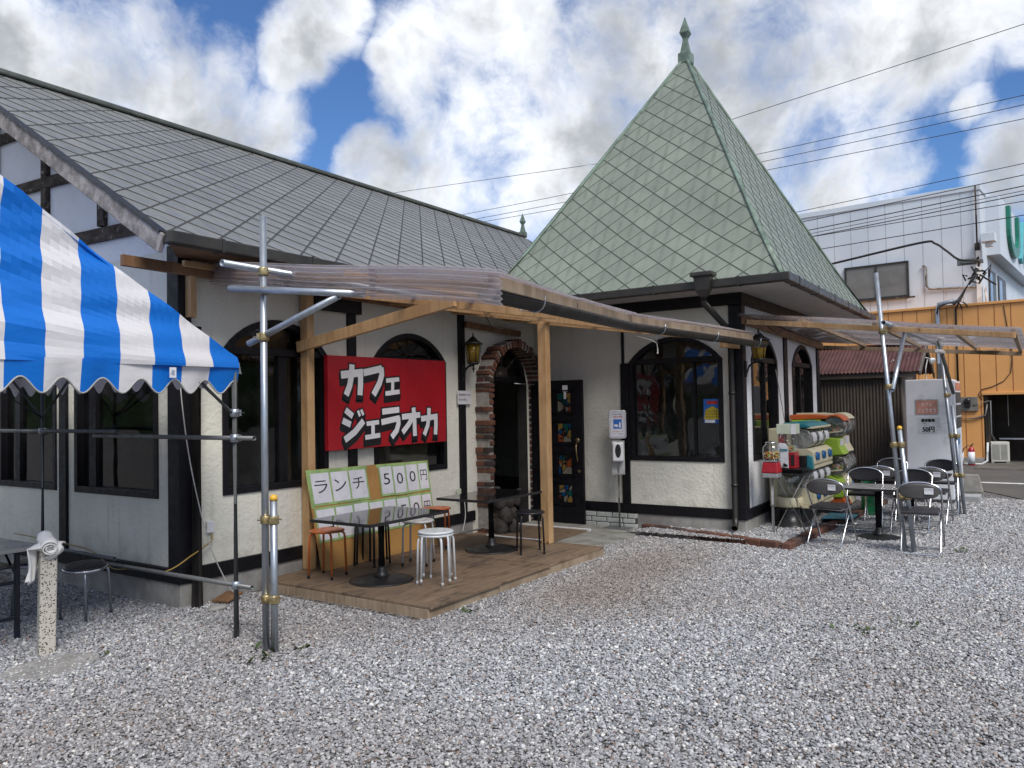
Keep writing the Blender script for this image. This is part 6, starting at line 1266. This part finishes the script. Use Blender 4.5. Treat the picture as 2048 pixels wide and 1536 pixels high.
# white vending cabinet
VM = thing('vending_machine', (10.5, -4.6, 0), 'tall white vending cabinet with pink cafe poster on its side', 'vending machine')
vx0, vx1, vy0, vy1 = 10.03, 11.1, -4.93, -4.28
m = MB(); m.box((vx0, vy0, 0.06), (vx1, vy1, 1.96)); VB = m.build('cabinet', VEND, VM, bevel=0.014)
m = MB(); m.box((vx0+0.05, vy0+0.05, 0), (vx1-0.05, vy1-0.05, 0.059)); m.build('plinth', CONC, VM)
m = MB(); m.box((vx0+0.02, vy0-0.05, 0.10), (vx1-0.02, vy0-0.0005, 1.93)); FD = m.build('front_door', VEND, VM, bevel=0.01)
for i in range(3): m = MB(); m.box((vx0+0.06, vy0-0.056, 1.18+0.20*i), (vx1-0.08, vy0-0.0505, 1.35+0.20*i)); m.build('display_window', ACD, FD)
m = MB(); m.box((vx0+0.06, vy0-0.056, 1.78), (vx1-0.08, vy0-0.0505, 1.90)); m.build('price_panel', simple('salmon_panel', (0.50, 0.20, 0.13), 0.5), FD)
m = MB(); m.box((vx0+0.06, vy0-0.056, 0.85), (vx1-0.4, vy0-0.0505, 1.14)); m.build('button_panel', simple('pale_blue_panel', (0.45, 0.58, 0.70), 0.5), FD)
for i in range(3): m = MB(); m.box((vx0+0.10+0.16*i, vy0-0.061, 0.92), (vx0+0.16+0.16*i, vy0-0.0565, 1.08)); m.build('button', BLUEP, FD)
def vs(y0, y1, z0, z1, d, mt, nm, par): m = MB(); m.poly([(vx0-d, y0, z0), (vx0-d, y1, z0), (vx0-d, y1, z1), (vx0-d, y0, z1)]); return m.build(nm, mt, par, recalc=False)
pk = vs(-4.43, -4.73, 1.41, 1.625, 0.003, simple('faded_pink_print', (0.50, 0.245, 0.19), 0.6), 'poster', VB); vs(-4.41, -4.75, 1.39, 1.645, 0.0015, CLEAR, 'poster_sleeve', VB)
for tx, y, z, wd, ht in (('カフェ', -4.505, 1.535, 0.15, 0.052), ('ジェラオカ', -4.45, 1.435, 0.26, 0.068)):
    m = MB(); write(m, tx, (vx0-0.0045, y, z), (0, -1, 0), (0, 0, 1), wd, ht); m.build('letter', INKW, pk, recalc=False)
p2 = vs(-4.45, -4.76, 1.10, 1.36, 0.003, simple('thin_paper', (0.60, 0.62, 0.66), 0.5), 'price_sheet', VB)
for tx, y, z, wd, ht in (('激安販売', -4.50, 1.285, 0.19, 0.050), ('ジュース各種', -4.46, 1.255, 0.10, 0.014), ('一本', -4.465, 1.215, 0.035, 0.016), ('50円', -4.515, 1.125, 0.165, 0.085), ('〜', -4.70, 1.15, 0.04, 0.014)):
    m = MB()
    for q_ in ((0, 0), (0.004, 0), (-0.004, 0), (0, 0.003), (0, -0.003))[:5 if ht > 0.03 else 1]: write(m, tx, (vx0-0.0045-abs(q_[0])*0.02-abs(q_[1])*0.05, y+q_[0], z+q_[1]), (0, -1, 0), (0, 0, 1), wd, ht)
    m.build('letter', INKB, p2, recalc=False)
# corrugated shed
SH_ = thing('shed', (12.3, -3.0, 0), 'dark brown corrugated shed with rusty red roof behind the vending cabinet', 'shed')
sx0, sx1, sy0, sy1, seh, srh = 11.35, 13.35, -4.07, -1.2, 2.20, 2.68
m = MB(); n = 190; m.smooth = False
def corr(fn, n): 
    for i in range(n):
        u0, u1 = i/n, (i+1)/n; m.poly([fn(u0, 0, i % 4), fn(u1, 0, (i+1) % 4), fn(u1, 1, (i+1) % 4), fn(u0, 1, i % 4)])
corr(lambda u, v, k_: (sx0-(0.016 if k_ in (1, 2) else 0), sy0+(sy1-sy0)*u, -0.02+(seh+0.02)*v), 4*52); m.build('front_wall', BRCLAD, SH_, recalc=False)
m = MB(); m.poly([(sx0, sy0, 0), (sx1, sy0, 0), (sx1, sy0, seh), ((sx0+sx1)/2, sy0, srh-0.02), (sx0, sy0, seh)]); m.poly([(sx1, sy0, 0), (sx1, sy1, 0), (sx1, sy1, seh), (sx1, sy0, seh)]); m.build('gable_wall', BRFLAT, SH_, recalc=False)
for s_ in (1, -1):
    m = MB(); m.smooth = True; xe = (sx0-0.14) if s_ > 0 else (sx1+0.14); xr = (sx0+sx1)/2
    m.grid(lambda u, v: (xe+(xr-xe)*v, sy0-0.28+(sy1-sy0+0.5)*u, seh-0.06+(srh-seh+0.06)*v+0.010*math.sin(u*(sy1-sy0+0.5)/0.066*2*math.pi)), 380, 4); m.build('roof', RUSTROOF, SH_, recalc=False)
m = MB(); m.box((sx0-0.10, sy0-0.24, seh-0.16), (sx0-0.06, sy1, seh-0.07)); m.build('eave_board', BRCLAD, SH_)
for s_ in (1, -1):
    m = MB(); xe = (sx0-0.14) if s_ > 0 else (sx1+0.14); m.beam((xe, sy0-0.30, seh-0.10), ((sx0+sx1)/2, sy0-0.30, srh-0.05), 0.03, 0.08); m.build('bargeboard', BRCLAD if s_ < 0 else BRFLAT, SH_)
m = MB(); m.beam((sx0-0.1, sy0-0.15, srh+0.012), (sx0-0.1, sy0-0.15, srh+0.012), 0.01, 0.01) if False else m.box(((sx0+sx1)/2-0.09, sy0-0.30, srh-0.005), ((sx0+sx1)/2+0.09, sy1+0.2, srh+0.022)); m.build('ridge_cap', RUSTROOF, SH_, bevel=0.006)
LT = MB(); LT.lathe((12.35, -4.42, 2.38), (-0.4, -0.7, -0.55), [(0.035, 0), (0.06, 0.05), (0.06, 0.07), (0.04, 0.075)], 14); LT.tube([(12.35, -4.40, 2.40), (12.35, -4.12, 2.48)], 0.012, 6); lo_ = LT.build('spot_lamp', WPLAS, loc=(12.35, -4.4, 2.4)); tag(lo_, 'small white spot lamp on the shed gable above the vending cabinet', 'lamp')
cable('white_cable', [(12.35, -4.38, 2.38), (12.2, -4.36, 2.2), (12.25, -4.36, 2.05), (12.2, -4.40, 1.9)], 0.008, CABLE_W, 'white cable dropping from the spot lamp on the shed gable')

# ------------------------------------------------------------------ buildings beyond the asphalt (their own axes: x into the building, y along the front)
def rthing(name, loc, rz, label, cat):
    o = thing(name, loc, label, cat); o.rotation_euler = (0, 0, rz); WL[o.name] = Vector((0, 0, 0)); return o
PB = (18.63, -5.133, 0); RZ = R(-5.4)
OB = rthing('orange_building', PB, RZ, 'low orange panelled building with a dark covered bay, in front of the white one', 'building')
m = MB(); T0, T1, ZT = -7.0, 9.0, 3.95
m.poly([(0, 0.2, 0.17), (0, T1, 0.17), (0, T1, ZT), (0, 0.2, ZT)]); m.poly([(0, -4.2, 1.79), (0, 0.2, 1.79), (0, 0.2, ZT), (0, -4.2, ZT)]); m.poly([(0, T0, 0.17), (0, -4.2, 0.17), (0, -4.2, ZT), (0, T0, ZT)])
m.poly([(0, T0, ZT), (1.48, T0, ZT), (1.48, T1, ZT), (0, T1, ZT)]); m.build('wall', ORWALL, OB, recalc=False)
m = MB(); m.box((-0.05, T0, ZT+0.002), (0.10, T1, ZT+0.07)); m.box((-0.04, -4.2, 1.72), (-0.004, 0.22, 1.79)); m.build('coping', ORWALL, OB, bevel=0.008)
m = MB()
y = T0
while y < T1:
    if not (-4.2 < y < 0.2): m.box((-0.004, y-0.008, 0.18), (-0.0005, y+0.008, ZT-0.002))
    else: m.box((-0.004, y-0.008, 1.80), (-0.0005, y+0.008, ZT-0.002))
    y += 0.345
m.build('panel_joints', ORJOINT, OB)
m = MB(); m.box((-0.02, 0.22, -0.3), (0.1, T1, 0.168)); m.box((-0.02, T0, -0.3), (0.1, -4.2, 0.168)); m.build('footing', CONC, OB, bevel=0.01)
m = MB(); m.box((1.3, -4.2, 0), (1.36, 0.2, 1.9)); m.box((0.06, 0.12, 0), (1.3, 0.18, 1.9)); m.box((0.06, -4.25, 0), (1.3, -4.2, 1.9)); m.box((0.02, -4.2, 1.80), (1.3, 0.2, 1.84)); m.build('bay_lining', PLY, OB)
m = MB(); m.box((-1.6, -4.4, -0.05), (1.35, 0.21, 0.045)); m.build('concrete_step', simple('damp_concrete', (0.13, 0.12, 0.105), 0.85, var=0.35, sc=2, dirt=(0.08, 0.075, 0.06)), OB, bevel=0.02)
m = MB(); m.box((0.7, -4.1, 0.60), (0.95, -0.02, 0.63)); m.build('pipe_rail', WPLAS, OB)
m = MB(); m.box((-0.06, 0.315, 1.33), (-0.006, 0.735, 1.68)); MBX = m.build('meter_board', simple('grey_board', (0.20, 0.19, 0.17), 0.8, var=0.3), OB, bevel=0.004)
m = MB(); m.box((-0.14, 0.47, 1.42), (-0.061, 0.60, 1.56)); m.lathe((-0.061, 0.535, 1.58), (-1, 0, 0), [(0.075, 0), (0.07, 0.08), (0.04, 0.10)], 16); m.build('electric_meter', BLKP, MBX, bevel=0.006)
for pts, r_, mt in ((((-0.03, 1.14, 1.2), (-0.03, 1.14, 3.9), (-0.03, 1.11, 4.06), (-0.12, 0.75, 4.1)), 0.05, GALV), (((-0.03, 0.73, 1.7), (-0.03, 0.73, 3.9), (-0.10, 0.62, 4.1)), 0.022, PIPE_BR), (((-0.05, 0.42, 1.45), (-0.06, 0.12, 1.56), (0.0, 0.05, 1.58), (0.05, 0.06, 0.75), (0.1, -0.02, 0.58)), 0.018, GALV_D), (((-0.03, 0.9, 1.14), (-0.04, 0.4, 1.14), (-0.03, 0.16, 1.22), (0.0, 0.12, 1.5)), 0.02, GALV_D), (((-0.02, 0.13, 0.55), (-0.04, 0.15, 0.1), (-0.10, 0.26, 0.02), (-0.12, 0.7, 0.02)), 0.025, WPAINT), (((0.3, -0.28, 0.95), (0.3, -0.28, 1.78)), 0.008, CABLE_W)):
    m = MB(); m.tube(pts, r_, 8); m.build('conduit', mt, OB)
m = MB(); P = [(-0.012, -0.30, 3.9), (-0.012, -0.38, 3.2), (-0.012, -0.44, 2.6), (-0.012, -0.40, 2.25), (-0.012, -0.25, 2.05), (-0.012, 0.0, 1.92), (-0.012, 0.22, 1.86), (-0.012, 0.30, 1.74), (-0.012, 0.22, 1.6)]; m.tube(P, 0.009, 6); m.build('loose_cable', CABLE, OB)
AC = rthing('ac_unit', tuple(Vector(PB)+Matrix.Rotation(RZ, 3, 'Z')@Vector((0.20, 0.03, 0.045))), RZ+0.35, 'cream outdoor air conditioner unit standing in the dark bay', 'air conditioner')
m = MB(); m.box((-0.14, -0.30, 0.03), (0.14, 0.10, 0.52)); AB = m.build('case', ACW, AC, bevel=0.012)
m = MB(); m.box((-0.1425, -0.25, 0.075), (-0.1405, 0.07, 0.45)); GR = m.build('grille', ACD, AB)
m = MB()
for i in range(14): z = 0.085+0.026*i; m.box((-0.150, -0.255, z), (-0.1428, 0.075, z+0.011))
m.box((-0.151, -0.10, 0.075), (-0.1502, -0.085, 0.45)); m.build('grille_bars', ACW, GR)
m = MB(); m.box((-0.14, -0.28, 0), (0.14, -0.22, 0.029)); m.box((-0.14, 0.04, 0), (0.14, 0.10, 0.029)); m.build('feet', CONC, AC)
def extinguisher(t_, off, label):
    q = rthing('fire_extinguisher', tuple(Vector(PB)+Matrix.Rotation(RZ, 3, 'Z')@Vector((off, t_, 0.012))), 0, label, 'fire extinguisher')
    m = MB(); m.lathe((0, 0, 0.0), (0, 0, 1), [(0.07, 0), (0.075, 0.01), (0.075, 0.36), (0.06, 0.41), (0.025, 0.44), (0.02, 0.47)], 18); B_ = m.build('cylinder', REDP, q)
    m = MB(); m.lathe((0, 0, 0.06), (0, 0, 1), [(0.0765, -0.02), (0.0765, 0.27)], 18); m.build('label_band', VEND, B_)
    m = MB(); m.beam((-0.02, 0, 0.49), (0.09, -0.04, 0.53), 0.02, 0.012); m.beam((-0.02, 0, 0.475), (0.09, -0.04, 0.49), 0.02, 0.012); m.tube([(0.0, 0.0, 0.47), (-0.03, 0.07, 0.48), (-0.06, 0.16, 0.40), (-0.06, 0.20, 0.25), (-0.05, 0.20, 0.12)], 0.011, 6); m.build('handle_and_hose', BLKP, q)
extinguisher(0.42, -0.5, 'red fire extinguisher with white label standing free by the orange wall'); extinguisher(0.66, -0.5, 'red fire extinguisher partly hidden behind the vending cabinet edge')
CW = MB(); CW.hexa([(11.95, -5.22, 0), (12.25, -5.20, 0), (12.25, -4.84, 0), (11.95, -4.86, 0), (12.0, -5.15, 0.30), (12.2, -5.14, 0.30), (12.2, -4.92, 0.30), (12.0, -4.93, 0.30)]); cwo = CW.build('concrete_weight', CONC, loc=(12.1, -5.0, 0), bevel=0.015); tag(cwo, 'trapezoid concrete weight block at the edge of the asphalt', 'concrete block')
GBK = MB(); GBK.box((10.35, -5.25, 0.0), (10.75, -5.0, 0.10)); gbo = GBK.build('grey_block', simple('light_grey_block', (0.33, 0.34, 0.35), 0.8), loc=(10.5, -5.1, 0), bevel=0.008); tag(gbo, 'flat light grey block on the gravel in front of the white vending cabinet', 'concrete block')
WB_ = rthing('white_building', tuple(Vector(PB)+Matrix.Rotation(RZ, 3, 'Z')@Vector((1.5, 0, 0))), RZ, 'white metal clad building with green rooftop lettering behind the orange one', 'building')
H_ = 7.3; TC = 0.34
m = MB(); m.poly([(0, TC, 0), (0, 11, 0), (0, 11, H_), (0, TC, H_)]); m.poly([(0, TC, 0), (9, TC, 0), (9, TC, H_), (0, TC, H_)]); m.poly([(0, TC, H_), (9, TC, H_), (9, 11, H_), (0, 11, H_)]); m.poly([(9, TC, 0), (9, 11, 0), (9, 11, H_), (9, TC, H_)]); m.poly([(0, 11, 0), (9, 11, 0), (9, 11, H_), (0, 11, H_)]); m.build('wall', CLAD, WB_, recalc=False)
m = MB(); y = TC+0.45
while y < 11: m.box((-0.003, y-0.007, 3.9), (-0.0005, y+0.007, H_-0.12)); y += 0.47
m.build('panel_joints', JOINT, WB_)
m = MB(); m.box((-0.03, TC-0.03, H_-0.12), (9.0, 11, H_+0.03)); m.build('coping', CLAD, WB_, bevel=0.008)
m = MB(); m.box((0.9, TC-0.32, 5.55), (9.0, TC-0.001, H_-0.125)); m.build('sign_band', CLAD, WB_)
m = MB(); yl, yh, zl, zh = 2.15, 3.76, 4.565, 5.465
for a_, b_ in (((yl-0.05, zl-0.05), (yh+0.05, zl)), ((yl-0.05, zh), (yh+0.05, zh+0.05)), ((yl-0.05, zl), (yl, zh)), ((yh, zl), (yh+0.05, zh)), (((yl+yh)/2-0.02, zl), ((yl+yh)/2+0.02, zh))): m.box((-0.06, a_[0], a_[1]), (-0.004, b_[0], b_[1]))
WW = m.build('window', GUT, WB_); m = MB(); m.poly([(-0.03, yl, zl), (-0.03, yh, zl), (-0.03, yh, zh), (-0.03, yl, zh)]); m.build('pane', simple('grey_blind_glass', (0.15, 0.155, 0.15), 0.12, var=0.15, sc=1.5), WW, recalc=False)
m = MB(); m.box((-0.09, yl-0.2, zl-0.10), (-0.061, yh+0.05, zl-0.055)); m.build('window_sill', WORN, WW)
for x0, x1 in ((1.0, 2.2), (2.7, 4.2)): m = MB(); m.box((x0, TC-0.03, 3.95), (x1, TC-0.002, 5.2)); w2 = m.build('window', GUT, WB_); m = MB(); m.box((x0+0.15, TC-0.034, 4.0), (x0+(x1-x0)*0.45, TC-0.031, 5.1)); m.build('pane', simple('blue_reflection_glass', (0.12, 0.22, 0.38), 0.08) if x0 == 1.0 else bpy.data.materials['blue_reflection_glass'], w2)
for pts in (((-0.05, 1.67, 5.27), (-0.05, 1.66, 4.75), (-0.05, 1.60, 4.66), (-0.05, 0.42, 4.60)), ((-0.05, 1.67, 5.27), (-0.05, 1.70, 5.33), (-0.05, 1.75, 5.30)), ((-0.04, 0.30, 4.62), (-0.05, 0.26, 4.4), (-0.05, 0.25, 3.95))): m = MB(); m.tube(pts, 0.03, 8); m.build('drain_pipe', BARGE if pts[0][1] > 1 else WPAINT, WB_)
m = MB(); m.box((-0.10, TC+0.02, 3.95), (-0.004, TC+0.12, 5.55)); m.build('corner_pipe', WPAINT, WB_)
m = MB(); m.tube([(-0.08, 0.42, 7.28), (-0.08, 0.42, 5.75)], 0.02, 8); m.tube([(-0.08, 0.42, 5.75), (-0.08, 0.42, 5.2)], 0.06, 10); m.build('service_mast', WORN, WB_)
m = MB(); m.box((-0.35, -0.02, 5.72), (0.0, 0.30, 5.95)); m.box((-0.25, 0.05, 5.6), (-0.05, 0.22, 5.718)); m.build('camera_box', CLAD, WB_, bevel=0.01)
# letters on the side of the sign band
YS = TC-0.325
m = MB(); path = [(2.35, 7.1), (2.35, 6.45)] + [(2.35+0.95*(1-math.cos(R(a_))), 6.45-0.55*math.sin(R(a_))) for a_ in range(15, 180, 15)] + [(4.25, 6.45), (4.25, 7.1)]
for qd in strokes(path, 0.30): m.prism([(a_, YS, b_) for a_, b_ in qd], (0, -0.10, 0))
m.build('sign_letter', GREENL, WB_)
m = MB()
for pth in ([(4.75, 5.85), (5.5, 7.1)], [(5.5, 7.1), (6.25, 5.85)], [(5.05, 6.25), (5.95, 6.25)]):
    for qd in strokes(pth, 0.28): m.prism([(a_, YS, b_) for a_, b_ in qd], (0, -0.10, 0))
m.build('sign_letter', TEALL, WB_)
# ------------------------------------------------------------------ overhead lines
WIRES = MB(); gw = 'overhead wires crossing the sky and the white building'
def wire(a_, b_, r_, sag, label, ext0=1.5, ext1=0.4):
    a_, b_ = Vector(a_), Vector(b_); d = b_-a_; p0 = a_-d*ext0; p1 = b_+d*ext1; n = 24; m = MB()
    m.tube([p0.lerp(p1, i/n)-Vector((0, 0, sag*(4*(i/n)*(1-i/n)))) for i in range(n+1)], r_, 5); o = m.build('overhead_wire', CABLE, loc=tuple(p0)); return tag(o, label, 'wire', gw)
wire((24.57, -6.07, 13.08), (26.04, 9.51, 12.06), 0.012, 0.0, 'single topmost overhead wire passing behind the pointed tower roof', 0.6, 0.0)
wire((26.04, 9.51, 12.06), (27.25, 22.35, 13.22), 0.012, 0.0, 'overhead wire in the sky left of the pointed tower roof, upper one', 0.0, 0.3)
wire((24.57, -6.0, 11.08), (26.78, 17.3, 11.3), 0.012, 0.25, 'overhead wire above the white building, upper of three', 0.4, 0.2)
wire((24.58, -6.0, 10.79), (26.67, 16.15, 10.93), 0.012, 0.25, 'overhead wire above the white building, middle of three', 0.4, 0.2)
wire((24.58, -5.98, 10.36), (26.67, 16.16, 10.73), 0.012, 0.25, 'overhead wire above the white building, lower of three', 0.4, 0.2)
for (a_, b_, r_, lab) in (((17.41, -5.26, 6.98), (17.83, -0.88, 6.79), 0.009, 'wire just above the roof edge of the white building'), ((17.35, -5.95, 6.75), (17.81, -1.03, 6.5), 0.011, 'wire crossing the white building front along its top edge'), ((17.35, -5.95, 6.5), (17.8, -1.2, 6.25), 0.013, 'thick wire crossing the white building front, second from its top'), ((17.35, -5.94, 6.39), (17.79, -1.26, 6.15), 0.008, 'thin wire crossing the white building front between two thicker ones'), ((17.35, -5.94, 6.31), (17.79, -1.31, 6.07), 0.012, 'wire crossing the white building front beside the thin one, below it'), ((17.35, -5.93, 6.15), (17.78, -1.35, 6.06), 0.010, 'wire crossing the white building front through the green letter'), ((17.35, -5.92, 5.83), (17.77, -1.53, 5.7), 0.011, 'lowest long wire crossing the white building front above its window')): wire(a_, b_, r_, 0.03, lab, 1.0, 1.2)
cable('service_cable', [(18.4, 1.6, 4.9), (17.95, -0.2, 5.08), (17.74, -1.78, 5.25), (17.55, -3.76, 5.48), (17.52, -4.1, 5.42), (17.52, -4.35, 5.20), (17.55, -4.6, 4.97), (17.9, -4.95, 4.95), (18.4, -4.95, 4.90)], 0.030, CABLE, 'thick bundled cable sagging across the white building to a service bracket')
BK = thing('service_bracket', (18.5, -4.7, 3.95), 'tangled cable bracket with a slanting conduit on the white building corner', 'bracket')
m = MB(); m.tube([(18.45, -4.92, 4.85), (18.49, -4.50, 4.10), (18.5, -4.35, 4.02)], 0.05, 8); m.build('conduit', GALV_D, BK)
m = MB(); m.tube([(18.5, -4.40, 4.05), (18.52, -4.15, 4.02), (18.53, -4.02, 3.94), (18.53, -4.0, 3.8)], 0.022, 8); m.tube([(18.5, -4.45, 4.08), (18.52, -4.52, 4.0), (18.53, -4.55, 3.88)], 0.018, 8); m.tube([(18.5, -4.48, 4.1), (18.52, -4.62, 4.02), (18.53, -4.68, 3.92)], 0.018, 8); m.build('cable_tail', CABLE, BK)
m = MB(); rs2 = random.Random(21)
for i in range(9):
    c_ = Vector((18.25, -4.75+rs2.uniform(-0.35, 0.2), 4.65+rs2.uniform(-0.2, 0.25))); m.tube([c_, c_+Vector((rs2.uniform(-.1, .1), rs2.uniform(-.25, .1), rs2.uniform(-.1, .25))), c_+Vector((rs2.uniform(-.1, .1), rs2.uniform(-.35, .2), rs2.uniform(-.25, .25)))], 0.022, 6)
m.build('cable_loops', CABLE, BK)
m = MB(); m.box((18.2, -5.05, 4.97), (18.5, -4.6, 5.03)); m.box((18.25, -4.9, 4.93), (18.32, -4.5, 5.08)); m.build('cross_arm', GALV_D, BK)
# ------------------------------------------------------------------ weeds and small stuff on the gravel
def weed(x, y, label, n=10, s=0.06):
    m = MB(); rw = random.Random(int(x*100+y*37))
    for i in range(n):
        a_ = rw.random()*6.28; l = s*rw.uniform(0.5, 1.2); c_ = Vector((x+rw.uniform(-2.2*s, 2.2*s)*(n > 15), y+rw.uniform(-2.2*s, 2.2*s)*(n > 15), 0.012)) + Vector((rw.uniform(-.04, .04), rw.uniform(-.04, .04), 0)); d = Vector((math.cos(a_), math.sin(a_), rw.uniform(0.3, 1.2))).normalized(); s_ = d.cross(Vector((0, 0, 1))).normalized()*l*0.28
        m.poly([c_, c_+d*l*0.5-s_, c_+d*l, c_+d*l*0.5+s_])
    o = m.build('weed', LEAF, loc=(x, y, 0), recalc=False); return tag(o, label, 'weed', 'small weeds in the gravel')
weed(-0.50, -1.62, 'small green weed at the foot of the front scaffold pole', 16, 0.07); weed(-0.25, -1.78, 'tiny weed in the gravel just right of the front scaffold pole', 8, 0.05); weed(-1.05, -0.75, 'tiny green weed beside the round concrete footing', 6, 0.04)
weed(1.1, -2.2, 'flat weed at the edge of the deck below the white stools', 14, 0.05); weed(2.1, -4.9, 'sparse weed patch in the open gravel at the right', 20, 0.045); weed(2.4, -5.2, 'lone weed in the open gravel nearest the lower right', 16, 0.04); weed(5.7, -5.3, 'weed in the gravel beside the leaning scaffold poles', 16, 0.045)
BT = MB(); BT.blob((0.12, -0.33, 0.02), (0.10, 0.055, 0.03), 3, 0.3); bto = BT.build('flat_stone', PEB if False else CONC, loc=(0.12, -0.33, 0)); tag(bto, 'pale flat stone lying by the downpipe foot', 'stone')
TL = MB(); TL.beam((0.25, -0.18, 0.03), (0.45, -0.12, 0.06), 0.16, 0.02); tlo = TL.build('broken_tile', PINE_D, loc=(0.35, -0.15, 0), bevel=0.003); tag(tlo, 'broken brown tile leaning on the wall foot near the deck', 'tile')
